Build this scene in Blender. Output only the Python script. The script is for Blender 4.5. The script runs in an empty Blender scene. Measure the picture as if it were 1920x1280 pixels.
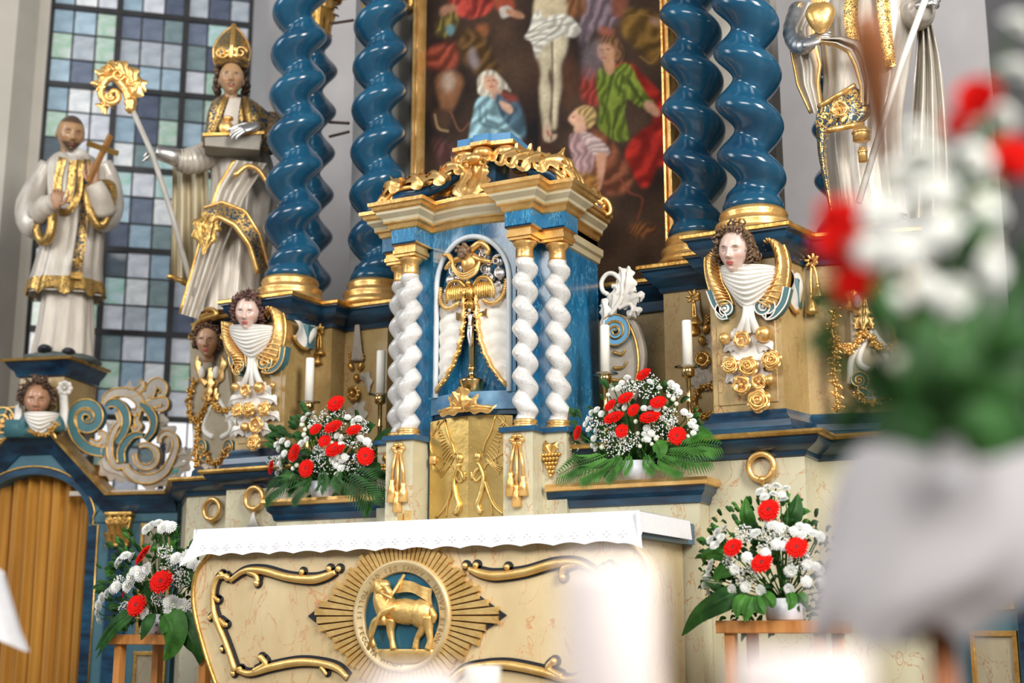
import bpy, math, random, numpy as np
from mathutils import Vector, Matrix
from math import sin, cos, pi, radians, sqrt
random.seed(7); RNG = np.random.default_rng(7)
SC = bpy.context.scene; COL = SC.collection
# ------------------------------------------------------------------ camera, world, lights, exposure
CAM = np.array([3.2, -5.115, 1.0]); FPX = 2504.0; YAW = radians(27.6); PIT = radians(12.1)
cd = bpy.data.cameras.new('camera'); cam = bpy.data.objects.new('camera', cd); COL.objects.link(cam)
cam.location = CAM; cam.rotation_euler = (pi/2+PIT, 0, YAW)
cd.sensor_width = 36; cd.lens = 36*FPX/1920; cd.clip_end = 100; cd.clip_start = .05
cd.dof.use_dof = True; cd.dof.focus_distance = 6.2; cd.dof.aperture_fstop = 1.35
SC.camera = cam
SC.view_settings.view_transform = 'Standard'; SC.view_settings.look = 'None'
SC.view_settings.gamma = 1; SC.view_settings.use_curve_mapping = False
SC.view_settings.exposure = -0.28
w = bpy.data.worlds.new('world'); SC.world = w; w.use_nodes = True
bg = w.node_tree.nodes['Background']; bg.inputs[0].default_value = (.80, .86, 1.0, 1); bg.inputs[1].default_value = .21
def area(name, loc, target, sx, sy, power, col):
    l = bpy.data.lights.new(name, 'AREA'); l.shape = 'RECTANGLE'; l.size = sx; l.size_y = sy; l.energy = power; l.color = col
    o = bpy.data.objects.new(name, l); COL.objects.link(o); o.location = loc
    o.rotation_euler = (Vector(target)-Vector(loc)).to_track_quat('-Z', 'Y').to_euler(); return o
area('nave_window_light_right', (8.6, -5.0, 6.2), (0, .6, 2.0), 2.6, 5.0, 1450, (1, .97, .92))
area('nave_window_light_left', (-5.4, -4.2, 5.4), (0, .6, 2.2), 2.0, 4.2, 260, (.93, .96, 1))
area('nave_window_light_rear', (1.5, -9.5, 6.5), (0, 0, 2.0), 5, 3, 760, (1, .96, .90))

# ------------------------------------------------------------------ geometry helpers
_F = np.array([-sin(YAW)*cos(PIT), cos(YAW)*cos(PIT), sin(PIT)]); _R = np.array([cos(YAW), sin(YAW), 0]); _U = np.cross(_R, _F)
def ray(u, v): return _F + _R*((u-960)/FPX) + _U*((640-v)/FPX)
def atY(u, v, Y):
    d = ray(u, v); return CAM + d*((Y-CAM[1])/d[1])
def spline(pts, n, closed=False):
    """Catmull-Rom resample of points (any dimension) to n samples."""
    P = np.array(pts, float); m = len(P)
    if m == 2: return np.array([P[0]+(P[1]-P[0])*t for t in np.linspace(0, 1, n)])
    if closed: Q = np.vstack([P[-1], P, P[0], P[1]]); segs = m
    else: Q = np.vstack([2*P[0]-P[1], P, 2*P[-1]-P[-2]]); segs = m-1
    out = []
    for t in np.linspace(0, segs, n, endpoint=not closed):
        i = min(int(t), segs-1); f = t-i
        a, b, c, d = Q[i], Q[i+1], Q[i+2], Q[i+3]
        out.append(.5*((2*b)+(-a+c)*f+(2*a-5*b+4*c-d)*f*f+(-a+3*b-3*c+d)*f**3))
    return np.array(out)
class MB:
    def __init__(s): s.v = []; s.f = []; s.m = []; s.n = 0; s.c = None
    def add(s, vs, fs, mi=0):
        vs = np.asarray(vs, float).reshape(-1, 3); s.v.append(vs)
        for f in fs: s.f.append([i+s.n for i in f]); s.m.append(mi)
        s.n += len(vs); return s
    def grid(s, P, cu=False, cv=False, caps=False, mi=0):
        P = np.asarray(P, float); a, b = P.shape[:2]; fs = []
        for i in range(a if cu else a-1):
            for j in range(b if cv else b-1):
                i2 = (i+1) % a; j2 = (j+1) % b
                fs.append((i*b+j, i*b+j2, i2*b+j2, i2*b+j))
        if caps:
            fs.append(tuple(range(b))[::-1]); fs.append(tuple((a-1)*b+k for k in range(b)))
        return s.add(P.reshape(-1, 3), fs, mi)
    def box(s, x0, x1, y0, y1, z0, z1, bv=0, mi=0):
        if bv: return s.prism([(x0, z0), (x1, z0), (x1, z1), (x0, z1)], y0, y1, bv, mi)
        v = [(x, y, z) for z in (z0, z1) for y in (y0, y1) for x in (x0, x1)]
        return s.add(v, [(0, 2, 3, 1), (4, 5, 7, 6), (0, 1, 5, 4), (2, 6, 7, 3), (0, 4, 6, 2), (1, 3, 7, 5)], mi)
    def prism(s, poly, y0, y1, bv=0, mi=0):
        """outline in x,z; front face at y0 (towards -y), back at y1; optional front bevel"""
        P = np.array(poly, float); n = len(P)
        if np.sum(P[:, 0]*np.roll(P[:, 1], -1)-np.roll(P[:, 0], -1)*P[:, 1]) < 0: P = P[::-1]
        rings = [np.c_[P[:, 0], np.full(n, y1), P[:, 1]]]
        if bv:
            e = np.roll(P, -1, 0)-P; e /= np.maximum(np.linalg.norm(e, axis=1), 1e-9)[:, None]
            nr = np.c_[-e[:, 1], e[:, 0]]; m = nr+np.roll(nr, 1, 0); m /= np.maximum(np.linalg.norm(m, axis=1), .5)[:, None]
            Q = P+m*bv
            rings += [np.c_[P[:, 0], np.full(n, y0+bv), P[:, 1]], np.c_[P[:, 0]+m[:, 0]*bv*.3, np.full(n, y0+bv*.3), P[:, 1]+m[:, 1]*bv*.3], np.c_[Q[:, 0], np.full(n, y0), Q[:, 1]]]
        else: rings.append(np.c_[P[:, 0], np.full(n, y0), P[:, 1]])
        return s.grid(np.array(rings), cv=True, caps=True, mi=mi)
    def slab(s, plan, z0, z1, mi=0):
        n = len(plan); v = [(x, y, z0) for x, y in plan]+[(x, y, z1) for x, y in plan]
        fs = [tuple(range(n))[::-1], tuple(range(n, 2*n))]+[(i, (i+1) % n, n+(i+1) % n, n+i) for i in range(n)]
        return s.add(v, fs, mi)
    def tube(s, path, r, n=8, mi=0, flat=1.0, up=None, closed=False, caps=True):
        P = np.array(path, float); k = len(P); r = np.broadcast_to(np.asarray(r, float), (k,)) if np.ndim(r) < 2 else r
        T = np.gradient(P, axis=0) if not closed else np.roll(P, -1, 0)-np.roll(P, 1, 0)
        T /= np.maximum(np.linalg.norm(T, axis=1), 1e-9)[:, None]
        a = np.array(up if up is not None else ((0, 0, 1) if abs(T[0][2]) < .9 else (0, 1, 0)), float)
        rings = []
        for i in range(k):
            if up is not None: a = np.array(up, float)
            A = a-T[i]*(a@T[i]); L = np.linalg.norm(A)
            if L < 1e-6: A = np.cross(T[i], (1, 0, 0.3)); L = np.linalg.norm(A)
            A /= L; B = np.cross(T[i], A); a = A
            th = np.arange(n)*2*pi/n
            rings.append(P[i]+r[i]*(np.cos(th)[:, None]*A*flat+np.sin(th)[:, None]*B))
        return s.grid(np.array(rings), cu=closed, cv=True, caps=caps and not closed, mi=mi)
    def lathe(s, prof, c=(0, 0, 0), n=24, mi=0, a0=0, a1=2*pi):
        full = abs(a1-a0-2*pi) < 1e-6; th = np.linspace(a0, a1, n, endpoint=not full)
        G = np.array([[(c[0]+r*cos(t), c[1]+r*sin(t), c[2]+z) for t in th] for r, z in prof])
        return s.grid(G, cv=full, caps=full, mi=mi)
    def ball(s, c, r, n=10, m=6, mi=0, rot=None, disp=None):
        r = np.broadcast_to(np.asarray(r, float), (3,)); th = np.arange(n)*2*pi/n; ph = np.linspace(-pi/2, pi/2, m+1)
        G = np.array([[(cos(p)*cos(t), cos(p)*sin(t), sin(p)) for t in th] for p in ph])
        if disp is not None: G = G*disp(G)[..., None]
        G = G*r
        if rot is not None: G = G@np.array(rot).T
        return s.grid(G+np.array(c, float), cv=True, mi=mi)
    def cornice(s, path, prof, closed=False, mi=0):
        """profile (outward offset, z) swept with mitres along a plan path; outside is to the right of travel... -y for +x travel"""
        P = np.array(path, float); k = len(P)
        e = (np.roll(P, -1, 0)-P) if closed else np.diff(P, axis=0)
        e /= np.linalg.norm(e, axis=1)[:, None]; nr = np.c_[e[:, 1], -e[:, 0]]
        M = []
        for i in range(k):
            if closed: a, b = nr[i-1], nr[i]
            else: a, b = nr[max(i-1, 0)], nr[min(i, k-2)]
            m = a+b; M.append(m/max(.3, (m@a)))
        G = np.array([[(P[i][0]+M[i][0]*o, P[i][1]+M[i][1]*o, z) for o, z in prof] for i in range(k)])
        return s.grid(G, cu=closed, mi=mi)
    def band(s, pts, wid, y0, th, mi=0, bulge=0):
        """flat ribbon in the xz plane following pts (x,z), half width wid, front at y0, thickness th"""
        P = np.array(pts, float); k = len(P); T = np.gradient(P, axis=0); T /= np.maximum(np.linalg.norm(T, axis=1), 1e-9)[:, None]
        N = np.c_[-T[:, 1], T[:, 0]]; w_ = np.broadcast_to(np.asarray(wid, float), (k,))
        G = []
        for i in range(k):
            a = P[i]+N[i]*w_[i]; b = P[i]-N[i]*w_[i]; m = P[i]
            G.append([(a[0], y0+th, a[1]), (a[0], y0, a[1]), (m[0], y0-bulge*w_[i], m[1]), (b[0], y0, b[1]), (b[0], y0+th, b[1])])
        return s.grid(np.array(G), cv=True, caps=True, mi=mi)
    def edges(s, pts, wid, y0, r, mi=0):
        P = np.array(pts, float); k = len(P); T = np.gradient(P, axis=0); T /= np.maximum(np.linalg.norm(T, axis=1), 1e-9)[:, None]
        N = np.c_[-T[:, 1], T[:, 0]]; w_ = np.broadcast_to(np.asarray(wid, float), (k,))[:, None]
        for sg in (1, -1):
            Q = P+N*w_*sg; s.tube(np.c_[Q[:, 0], np.full(k, y0), Q[:, 1]], r, 6, mi)
        return s
    def leaf(s, path, W, lobes=3, nrm=(0, -1, 0), cup=.35, mi=0, amp=.3, n=None, shape=.8):
        """carved acanthus leaf: lobed ribbon along a 3-d path, ridge in the middle"""
        n = n or max(8, lobes*6); P = spline(path, n) if len(path) > 2 else spline(path, n)
        T = np.gradient(P, axis=0); T /= np.maximum(np.linalg.norm(T, axis=1), 1e-9)[:, None]; nn = np.array(nrm, float)
        G = []; tt = np.linspace(0, 1, n)
        for i, t in enumerate(tt):
            B = np.cross(T[i], nn); L = np.linalg.norm(B); B = B/L if L > 1e-6 else np.array((1., 0, 0)); N2 = np.cross(B, T[i])
            w_ = W*(sin(pi*min(1, (t*.92+.08)**shape))**.75)*(1+amp*cos(2*pi*lobes*t))+W*.03
            row = []
            for q in (-1, -.75, -.4, -.12, 0, .12, .4, .75, 1):
                h = -cup*w_*q*q+(.18*w_ if q == 0 else 0)-(.06*w_ if abs(abs(q)-.4) < .01 else 0)+.05*w_*cos(2*pi*lobes*t)*abs(q)
                row.append(P[i]+B*w_*q+N2*h)
            G.append(row)
        return s.grid(np.array(G), mi=mi)
    def rose(s, c, R, nrm=(0, -1, 0), layers=3, petals=6, mi=0, depth=.55, seed=0):
        """carved rose: ring of rounded petals round swirling inner rings"""
        nn = np.array(nrm, float); nn /= np.linalg.norm(nn); a = np.cross(nn, (0, 0, 1)); a /= np.linalg.norm(a); b = np.cross(a, nn); c = np.array(c, float)
        for k in range(petals):
            th = seed+2*pi*k/petals; hw = pi/petals*1.12; G = []
            for u in np.linspace(0, 1, 6):
                row = []
                for q in np.linspace(-1, 1, 7):
                    rr = R*(.25+.75*u)*(1-.16*q*q*u); t2 = th+hw*q*(.6+.4*u); h = R*(.10+.34*sin(u*pi*.62)*(1-.55*q*q)-.16*u**3+.07*(k % 2))
                    row.append(c+a*rr*cos(t2)+b*rr*sin(t2)+nn*h)
                G.append(row)
            s.grid(np.array(G), mi=mi)
        for L in range(1, layers):
            f = .74-.60*(L-1)/max(1, layers-1); up = R*(.28+depth*.62*L/layers); t = np.linspace(0, 2*pi*(1.12 if L > 1 else 1.06), 22)
            rr = R*f*(1+.07*np.sin((3+L % 2)*t+seed))-R*.05*t/6.28
            s.tube([c+a*rr[i]*cos(t[i]+seed+L)+b*rr[i]*sin(t[i]+seed+L)+nn*(up+R*.05*sin(2*t[i])) for i in range(22)], R*.13, 6, mi)
        s.ball(c+nn*R*(.25+depth*.45), (R*.20,)*3, 8, 5, mi)
        return s
    def xf(s, M):
        M = np.array(M); s.v = [v@M[:3, :3].T+M[:3, 3] for v in s.v]; return s
    def mesh(s, name, mats, smooth=True, autosm=None):
        me = bpy.data.meshes.new(name)
        V = np.vstack(s.v) if s.v else np.zeros((0, 3))
        me.from_pydata(V.tolist(), [], s.f)
        for m in (mats if isinstance(mats, (list, tuple)) else [mats]): me.materials.append(m)
        if len(me.materials) > 1: me.polygons.foreach_set('material_index', s.m)
        me.polygons.foreach_set('use_smooth', [smooth]*len(s.f))
        if smooth and autosm:
            try: me.set_sharp_from_angle(angle=radians(autosm))
            except Exception: pass
        if s.c is not None:
            at = me.color_attributes.new('Col', 'FLOAT_COLOR', 'POINT')
            at.data.foreach_set('color', np.c_[s.c, np.ones(len(s.c))].ravel().astype(np.float32))
        me.update(); return me
def rotz(a): return np.array([[cos(a), -sin(a), 0], [sin(a), cos(a), 0], [0, 0, 1]])
def rotx(a): return np.array([[1, 0, 0], [0, cos(a), -sin(a)], [0, sin(a), cos(a)]])
def roty(a): return np.array([[cos(a), 0, sin(a)], [0, 1, 0], [-sin(a), 0, cos(a)]])
def spiral(cx, cz, r0, r1, a0, a1, n=40):
    t = np.linspace(0, 1, n); r = r0+(r1-r0)*t; a = a0+(a1-a0)*t
    return np.c_[cx+r*np.cos(a), cz+r*np.sin(a)]
class T:
    """a thing: an Empty at its base that parents its parts; parts are modelled in its local frame"""
    def __init__(s, name, label, cat, loc, rz=0, group=None, kind=None):
        s.e = bpy.data.objects.new(name, None); COL.objects.link(s.e); s.loc = np.array(loc, float); s.rz = rz; s.Rm = rotz(rz)
        s.e.location = s.loc; s.e.rotation_euler = (0, 0, rz); s.e.empty_display_size = .05
        if label: s.e['label'] = label
        if cat: s.e['category'] = cat
        if group: s.e['group'] = group
        if kind: s.e['kind'] = kind
    def px(s, u, v, y=0.0):
        """local point where the sight line through photo pixel (u,v) meets the local plane at depth y"""
        d = s.Rm.T@ray(u, v); c = s.Rm.T@(CAM-s.loc); return c+d*((y-c[1])/d[1])
    def xz(s, pts, y=0.0): return np.array([s.px(u, v, y)[[0, 2]] for u, v in pts])
    def part(s, name, mb, mats, parent=None, label=None, smooth=True, autosm=None, kind=None):
        me = mb if isinstance(mb, bpy.types.Mesh) else mb.mesh(name, mats, smooth, autosm)
        o = bpy.data.objects.new(name, me); COL.objects.link(o); o.parent = parent or s.e
        if label: o['label'] = label
        if kind: o['kind'] = kind
        return o
def single(name, mb, mats, label=None, cat=None, group=None, kind=None, loc=(0, 0, 0), rz=0, smooth=True, autosm=None):
    o = bpy.data.objects.new(name, mb.mesh(name, mats, smooth, autosm)); COL.objects.link(o); o.location = loc; o.rotation_euler = (0, 0, rz)
    for k, v in (('label', label), ('category', cat), ('group', group), ('kind', kind)):
        if v: o[k] = v
    return o
def copy_thing(src, loc, rz=None, label=None):
    r = src.copy(); COL.objects.link(r); r.location = loc
    if rz is not None: r.rotation_euler = (0, 0, rz)
    if label: r['label'] = label
    for ch in list(src.children):
        c = ch.copy(); COL.objects.link(c); c.parent = r
        for g in list(ch.children):
            d = g.copy(); COL.objects.link(d); d.parent = c
    return r

# ------------------------------------------------------------------ materials
def newmat(name):
    m = bpy.data.materials.new(name); m.use_nodes = True; nt = m.node_tree; return m, nt, nt.nodes['Principled BSDF']
def node(nt, t, **kw):
    n = nt.nodes.new(t)
    for k, v in kw.items():
        if k in n.inputs: n.inputs[k].default_value = v
        else: setattr(n, k, v)
    return n
def rgba(c): return (c[0], c[1], c[2], 1)
def ramp(nt, stops, interp='LINEAR'):
    r = nt.nodes.new('ShaderNodeValToRGB'); cr = r.color_ramp; cr.interpolation = interp
    while len(cr.elements) < len(stops): cr.elements.new(.5)
    for e, (p, c) in zip(cr.elements, stops): e.position = p; e.color = rgba(c)
    return r
def objco(nt, scale=None):
    tc = nt.nodes.new('ShaderNodeTexCoord')
    if scale is None: return tc.outputs['Object']
    mp = nt.nodes.new('ShaderNodeMapping'); mp.inputs['Scale'].default_value = scale; nt.links.new(tc.outputs['Object'], mp.inputs[0]); return mp.outputs[0]
def addbump(nt, b, co, scale, strength, dist=.01, detail=3):
    n = node(nt, 'ShaderNodeTexNoise', Scale=scale, Detail=detail); nt.links.new(co, n.inputs['Vector'])
    bp = node(nt, 'ShaderNodeBump', Strength=strength, Distance=dist); nt.links.new(n.outputs['Fac'], bp.inputs['Height']); nt.links.new(bp.outputs[0], b.inputs['Normal']); return bp
def mat(name, c1, c2=None, rough=.5, metal=0, scale=6, stretch=None, bump=None, coat=0, detail=4, lo=.35, hi=.65, spec=.5, sheen=0, trans=0):
    m, nt, b = newmat(name); co = objco(nt, stretch)
    b.inputs['Roughness'].default_value = rough; b.inputs['Metallic'].default_value = metal; b.inputs['Specular IOR Level'].default_value = spec
    b.inputs['Base Color'].default_value = rgba(c1)
    if coat: b.inputs['Coat Weight'].default_value = coat; b.inputs['Coat Roughness'].default_value = .12
    if sheen: b.inputs['Sheen Weight'].default_value = sheen
    if c2 is not None:
        n = node(nt, 'ShaderNodeTexNoise', Scale=scale, Detail=detail, Roughness=.6); nt.links.new(co, n.inputs['Vector'])
        r = ramp(nt, [(lo, c1), (hi, c2)]); nt.links.new(n.outputs['Fac'], r.inputs[0]); nt.links.new(r.outputs[0], b.inputs['Base Color'])
    if bump: addbump(nt, b, co, bump[0], bump[1], bump[2] if len(bump) > 2 else .01)
    return m
def marble(name, base, base2, vein, rough=.35, scale=3.0, ringcol=None, stretch=(1, 1, 1), vw=.03, vein2=None, coat=.3, rot=0.6):
    """painted marbling: cloudy ground, thin wandering veins, optional small ring marks"""
    m, nt, b = newmat(name); tc = nt.nodes.new('ShaderNodeTexCoord'); mp = nt.nodes.new('ShaderNodeMapping')
    mp.inputs['Scale'].default_value = stretch; mp.inputs['Rotation'].default_value = (0, rot, 0); nt.links.new(tc.outputs['Object'], mp.inputs[0]); co = mp.outputs[0]
    n = node(nt, 'ShaderNodeTexNoise', Scale=scale, Detail=6, Roughness=.62); nt.links.new(co, n.inputs['Vector'])
    g = ramp(nt, [(.32, base), (.68, base2)]); nt.links.new(n.outputs['Fac'], g.inputs[0])
    cur = g.outputs[0]
    def veins(cur, sc, width, colr, ori):
        wv = node(nt, 'ShaderNodeTexNoise', Scale=sc, Detail=5, Roughness=.55, Distortion=1.2); nt.links.new(co, wv.inputs['Vector'])
        sb = node(nt, 'ShaderNodeMath', operation='SUBTRACT'); sb.inputs[1].default_value = ori; nt.links.new(wv.outputs['Fac'], sb.inputs[0])
        ab = node(nt, 'ShaderNodeMath', operation='ABSOLUTE'); nt.links.new(sb.outputs[0], ab.inputs[0])
        rp = ramp(nt, [(0, (1, 1, 1)), (width, (0, 0, 0))]); nt.links.new(ab.outputs[0], rp.inputs[0])
        mx = nt.nodes.new('ShaderNodeMix'); mx.data_type = 'RGBA'; nt.links.new(rp.outputs[0], mx.inputs[0]); nt.links.new(cur, mx.inputs[6]); mx.inputs[7].default_value = rgba(colr)
        return mx.outputs[2]
    cur = veins(cur, scale*2.6, vw, vein, .5)
    if vein2: cur = veins(cur, scale*5.1, vw*.7, vein2, .55)
    if ringcol:
        vo = node(nt, 'ShaderNodeTexVoronoi', Scale=14.0); vo.inputs['Randomness'].default_value = 1; nt.links.new(co, vo.inputs['Vector'])
        rp = ramp(nt, [(0, (0, 0, 0)), (.19, (0, 0, 0)), (.215, (1, 1, 1)), (.25, (0, 0, 0))]); nt.links.new(vo.outputs['Distance'], rp.inputs[0])
        n2 = node(nt, 'ShaderNodeTexNoise', Scale=2.2, Detail=1); nt.links.new(co, n2.inputs['Vector'])
        r2 = ramp(nt, [(.5, (0, 0, 0)), (.56, (1, 1, 1))]); nt.links.new(n2.outputs['Fac'], r2.inputs[0])
        ml = node(nt, 'ShaderNodeMath', operation='MULTIPLY'); nt.links.new(rp.outputs[0], ml.inputs[0]); nt.links.new(r2.outputs[0], ml.inputs[1])
        mx = nt.nodes.new('ShaderNodeMix'); mx.data_type = 'RGBA'; nt.links.new(ml.outputs[0], mx.inputs[0]); nt.links.new(cur, mx.inputs[6]); mx.inputs[7].default_value = rgba(ringcol); cur = mx.outputs[2]
    nt.links.new(cur, b.inputs['Base Color']); b.inputs['Roughness'].default_value = rough
    b.inputs['Coat Weight'].default_value = coat; b.inputs['Coat Roughness'].default_value = .15
    return m
def embroid(name, ground, gold=(.80, .50, .15), scale=26, th=.06, rough=.35):
    """raised gilt ornament on a coloured ground"""
    m, nt, b = newmat(name); co = objco(nt)
    n = node(nt, 'ShaderNodeTexNoise', Scale=scale, Detail=1.5, Distortion=2.2); nt.links.new(co, n.inputs['Vector'])
    sb = node(nt, 'ShaderNodeMath', operation='SUBTRACT'); sb.inputs[1].default_value = .5; nt.links.new(n.outputs['Fac'], sb.inputs[0])
    ab = node(nt, 'ShaderNodeMath', operation='ABSOLUTE'); nt.links.new(sb.outputs[0], ab.inputs[0])
    rp = ramp(nt, [(th*.8, (1, 1, 1)), (th*1.3, (0, 0, 0))]); nt.links.new(ab.outputs[0], rp.inputs[0])
    mx = nt.nodes.new('ShaderNodeMix'); mx.data_type = 'RGBA'; nt.links.new(rp.outputs[0], mx.inputs[0]); mx.inputs[6].default_value = rgba(ground); mx.inputs[7].default_value = rgba(gold)
    nt.links.new(mx.outputs[2], b.inputs['Base Color']); nt.links.new(rp.outputs[0], b.inputs['Metallic']); b.inputs['Roughness'].default_value = rough
    bp = node(nt, 'ShaderNodeBump', Strength=.7, Distance=.008); nt.links.new(rp.outputs[0], bp.inputs['Height']); nt.links.new(bp.outputs[0], b.inputs['Normal'])
    return m
GOLD = mat('gilding', (.72, .40, .11), (.99, .65, .26), .36, .8, 9, bump=(45, .35, .006), lo=.3, hi=.7)
GOLD_OLD = mat('aged gilding', (.46, .25, .06), (.78, .49, .15), .38, .9, 12, bump=(50, .4, .006))
GOLD_M = mat('matt gilding', (.74, .45, .13), (1.0, .70, .28), .42, .72, 9, bump=(45, .35, .006), lo=.3, hi=.7)
BRASS = mat('brass', (.70, .45, .16), (.80, .56, .24), .18, 1, 5)
BRASS_SHEET = mat('gilded sheet brass', (.60, .40, .12), (.78, .55, .20), .34, .85, 3, bump=(14, .25, .01))
BLUE = mat('glossy blue paint', (.006, .038, .085), (.015, .115, .21), .2, 0, 2.6, bump=(30, .12, .004), coat=.3, lo=.3, hi=.72, detail=7)
NAVY = mat('dark marbled blue', (.004, .014, .035), (.012, .075, .14), .3, 0, 7, stretch=(.6, 1, 2.2), coat=.3, lo=.38, hi=.72, detail=8)
TEAL = mat('matt slate blue paint', (.035, .105, .14), (.05, .135, .175), .55, 0, 4)
SCROLL_TEAL = mat('teal scroll paint', (.035, .12, .14), (.055, .16, .175), .5, 0, 6)
SKYBLUE = mat('light blue paint', (.10, .30, .52), (.14, .36, .56), .4, 0, 6)
TABBLUE = marble('blue marbling', (.008, .08, .19), (.025, .22, .42), (.14, .42, .60), .28, 4.5, None, (1.6, 1, .45), .014, (.002, .02, .06), .5, rot=.25)
CREAM = marble('yellow marbling', (.30, .195, .065), (.47, .335, .14), (.30, .12, .035), .4, 3.2, (.30, .10, .03), (1, 1, .5), .008, (.5, .36, .16), rot=.5)
CREAM_G = marble('greenish cream marbling', (.50, .46, .30), (.66, .62, .45), (.48, .22, .09), .4, 3.0, (.50, .22, .10), (1, 1, .55), .010, (.56, .52, .34), rot=.7)
CREAM_M = marble('ochre cream marbling', (.60, .45, .235), (.78, .63, .37), (.60, .28, .12), .4, 2.6, None, (1, 1, .5), .012, (.64, .50, .28), rot=.7)
WMARB = marble('white veined lacquer', (.62, .61, .58), (.80, .79, .77), (.10, .11, .12), .16, 9, None, (1, 1, 1), .006, None, .7)
WHITE = mat('white polychrome', (.66, .63, .57), (.80, .77, .71), .38, 0, 7, bump=(30, .15, .004))
ROBE = mat('silvered white robe', (.44, .395, .33), (.62, .57, .50), .36, .15, 5, stretch=(3, 3, .5), bump=(24, .25, .006))
ROBE_B = mat('beige robe lining', (.40, .33, .20), (.52, .45, .30), .45, .05, 5, stretch=(3, 3, .5), bump=(24, .25, .006))
ALB = mat('off white alb', (.48, .42, .35), (.62, .56, .48), .5, 0, 5, stretch=(3, 3, .5), bump=(24, .2, .006))
SILVER = mat('silvering', (.58, .56, .54), (.74, .73, .71), .42, 1, 9, bump=(30, .2, .004))
EMB_BLUE = embroid('gold embroidery on blue', (.015, .05, .085))
EMB_FINE = embroid('fine gold embroidery', (.10, .06, .02), scale=55, th=.085)
EMB_MITRE = embroid('gold mitre ornament', (.05, .07, .07), scale=30, th=.085)
GREYSCROLL = mat('grey beige carving', (.33, .29, .235), (.46, .41, .34), .5, 0, 8, bump=(25, .2, .004))
SKINATTR, nt, b = newmat('painted flesh'); a = nt.nodes.new('ShaderNodeVertexColor'); a.layer_name = 'Col'; nt.links.new(a.outputs[0], b.inputs['Base Color']); b.inputs['Roughness'].default_value = .36; b.inputs['Coat Weight'].default_value = .25
FLESH = mat('flesh paint', (.42, .22, .12), (.50, .28, .16), .4)
HAIR = mat('dark brown carved hair', (.05, .025, .012), (.13, .07, .04), .35, 0, 20, bump=(70, .5, .005))
HAIR_L = mat('brown carved hair', (.09, .05, .025), (.22, .13, .07), .35, 0, 20, bump=(70, .5, .005))
CLOTH = mat('white linen', (.84, .84, .87), (.90, .90, .92), .85, 0, 60, bump=(160, .15, .002), sheen=.2)
CURTAIN = mat('ochre curtain', (.33, .135, .006), (.48, .22, .016), .75, 0, 3, stretch=(1, 1, .2), sheen=.3, bump=(120, .15, .002))
WOOD = mat('orange varnished wood', (.46, .17, .035), (.62, .27, .07), .5, 0, 5, stretch=(8, 8, .6))
WALLM = mat('pale plaster', (.42, .405, .41), (.47, .455, .46), .85, 0, 2.5, bump=(60, .08, .003))
WALL_SHADE = mat('shaded plaster', (.17, .17, .18), (.20, .20, .21), .85, 0, 2.5, bump=(60, .08, .003))  # wall plaster darkened: the right wall's shade is put into the colour
PIERM = mat('beige plaster pier', (.44, .41, .355), (.49, .455, .395), .85, 0, 2.5, bump=(60, .08, .003))
FLOORM = mat('stone floor', (.15, .13, .11), (.22, .20, .17), .5, 0, 3)
LEAD = mat('black iron bars', (.02, .02, .022), (.035, .035, .04), .5, .3, 10)
WAX = mat('candle wax', (.86, .83, .74), None, .45)
RED = mat('red gerbera petals', (.62, .004, .003), (.80, .012, .006), .7, 0, 20, spec=.12)
REDC = mat('dark flower centre', (.16, .012, .01), None, .7)
WHITEF = mat('white petals', (.84, .85, .82), None, .6)
BUDS = mat('pale green white buds', (.70, .74, .52), (.82, .84, .70), .6, 0, 30)
GREEN = mat('green leaves', (.02, .085, .008), (.06, .20, .025), .55, 0, 12, spec=.25)
GREEN_D = mat('dark green leaves', (.008, .04, .006), (.028, .105, .018), .55, 0, 12, spec=.25)
POT = mat('white glazed pot', (.72, .73, .78), None, .35)
BLACK = mat('black outline paint', (.012, .014, .02), None, .5)
GLASS, nt, b = newmat('clear glass'); b.inputs['Transmission Weight'].default_value = 1; b.inputs['Roughness'].default_value = .02; b.inputs['Base Color'].default_value = (.95, .98, 1, 1)
# ------------------------------------------------------------------ setting
AZ = radians(48.8)                                   # the left apse wall runs diagonally, window in it
WO = np.array([-2.6, 3.9, 0]); WRZ = pi/2-AZ
def wallframe(name): return T(name, None, None, WO, WRZ, kind='structure')
b = MB().box(-9, 9, -12, -1.6, -.1, 0); single('floor', b, FLOORM, kind='structure', smooth=False)
b = MB()
for k in range(3): b.box(-9, 9, -1.6+.32*k, 8, .15*k, .15*(k+1))
single('trim_1', b, FLOORM, kind='structure', smooth=False)
sL, sR, sC = -3.05, -1.13, -.28
b = MB()
b.slab([(-2.84, -.12), (-2.84, 0), (sL, -.32), (-5.2, -.32), (-5.2, -.12)][::-1], .45, 8)
wl = T('wall_left', None, None, WO, WRZ, kind='structure')
wl.part('pier', b, PIERM, smooth=False)
b = MB(); b.slab([(-1.255, .12), (-1.255, 0), (sR, -.32), (sC, -.32), (sC, .12)], .45, 8)
b.box(-2.84, -1.255, -.2, .1, .45, 1.905); b.box(-2.84, -1.255, -.2, .1, 6.6, 8)
wl.part('wall_panel', b, WALLM, smooth=False)
cw = WO+rotz(WRZ)@np.array([sC, -.32, 0])            # corner with the back wall
b = MB().box(cw[0], 2.2, cw[1], cw[1]+.3, .45, 8); single('wall_back', b, WALLM, kind='structure', smooth=False)
e = np.array([sin(AZ), -cos(AZ)])
b = MB().slab([(2.2, cw[1]+.3), (2.2, cw[1]), (2.2+4.2*e[0], cw[1]+4.2*e[1]), (2.4+4.2*e[0], cw[1]+4.2*e[1]+.2)], .45, 8); single('wall_right', b, WALL_SHADE, kind='structure', smooth=False)
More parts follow.
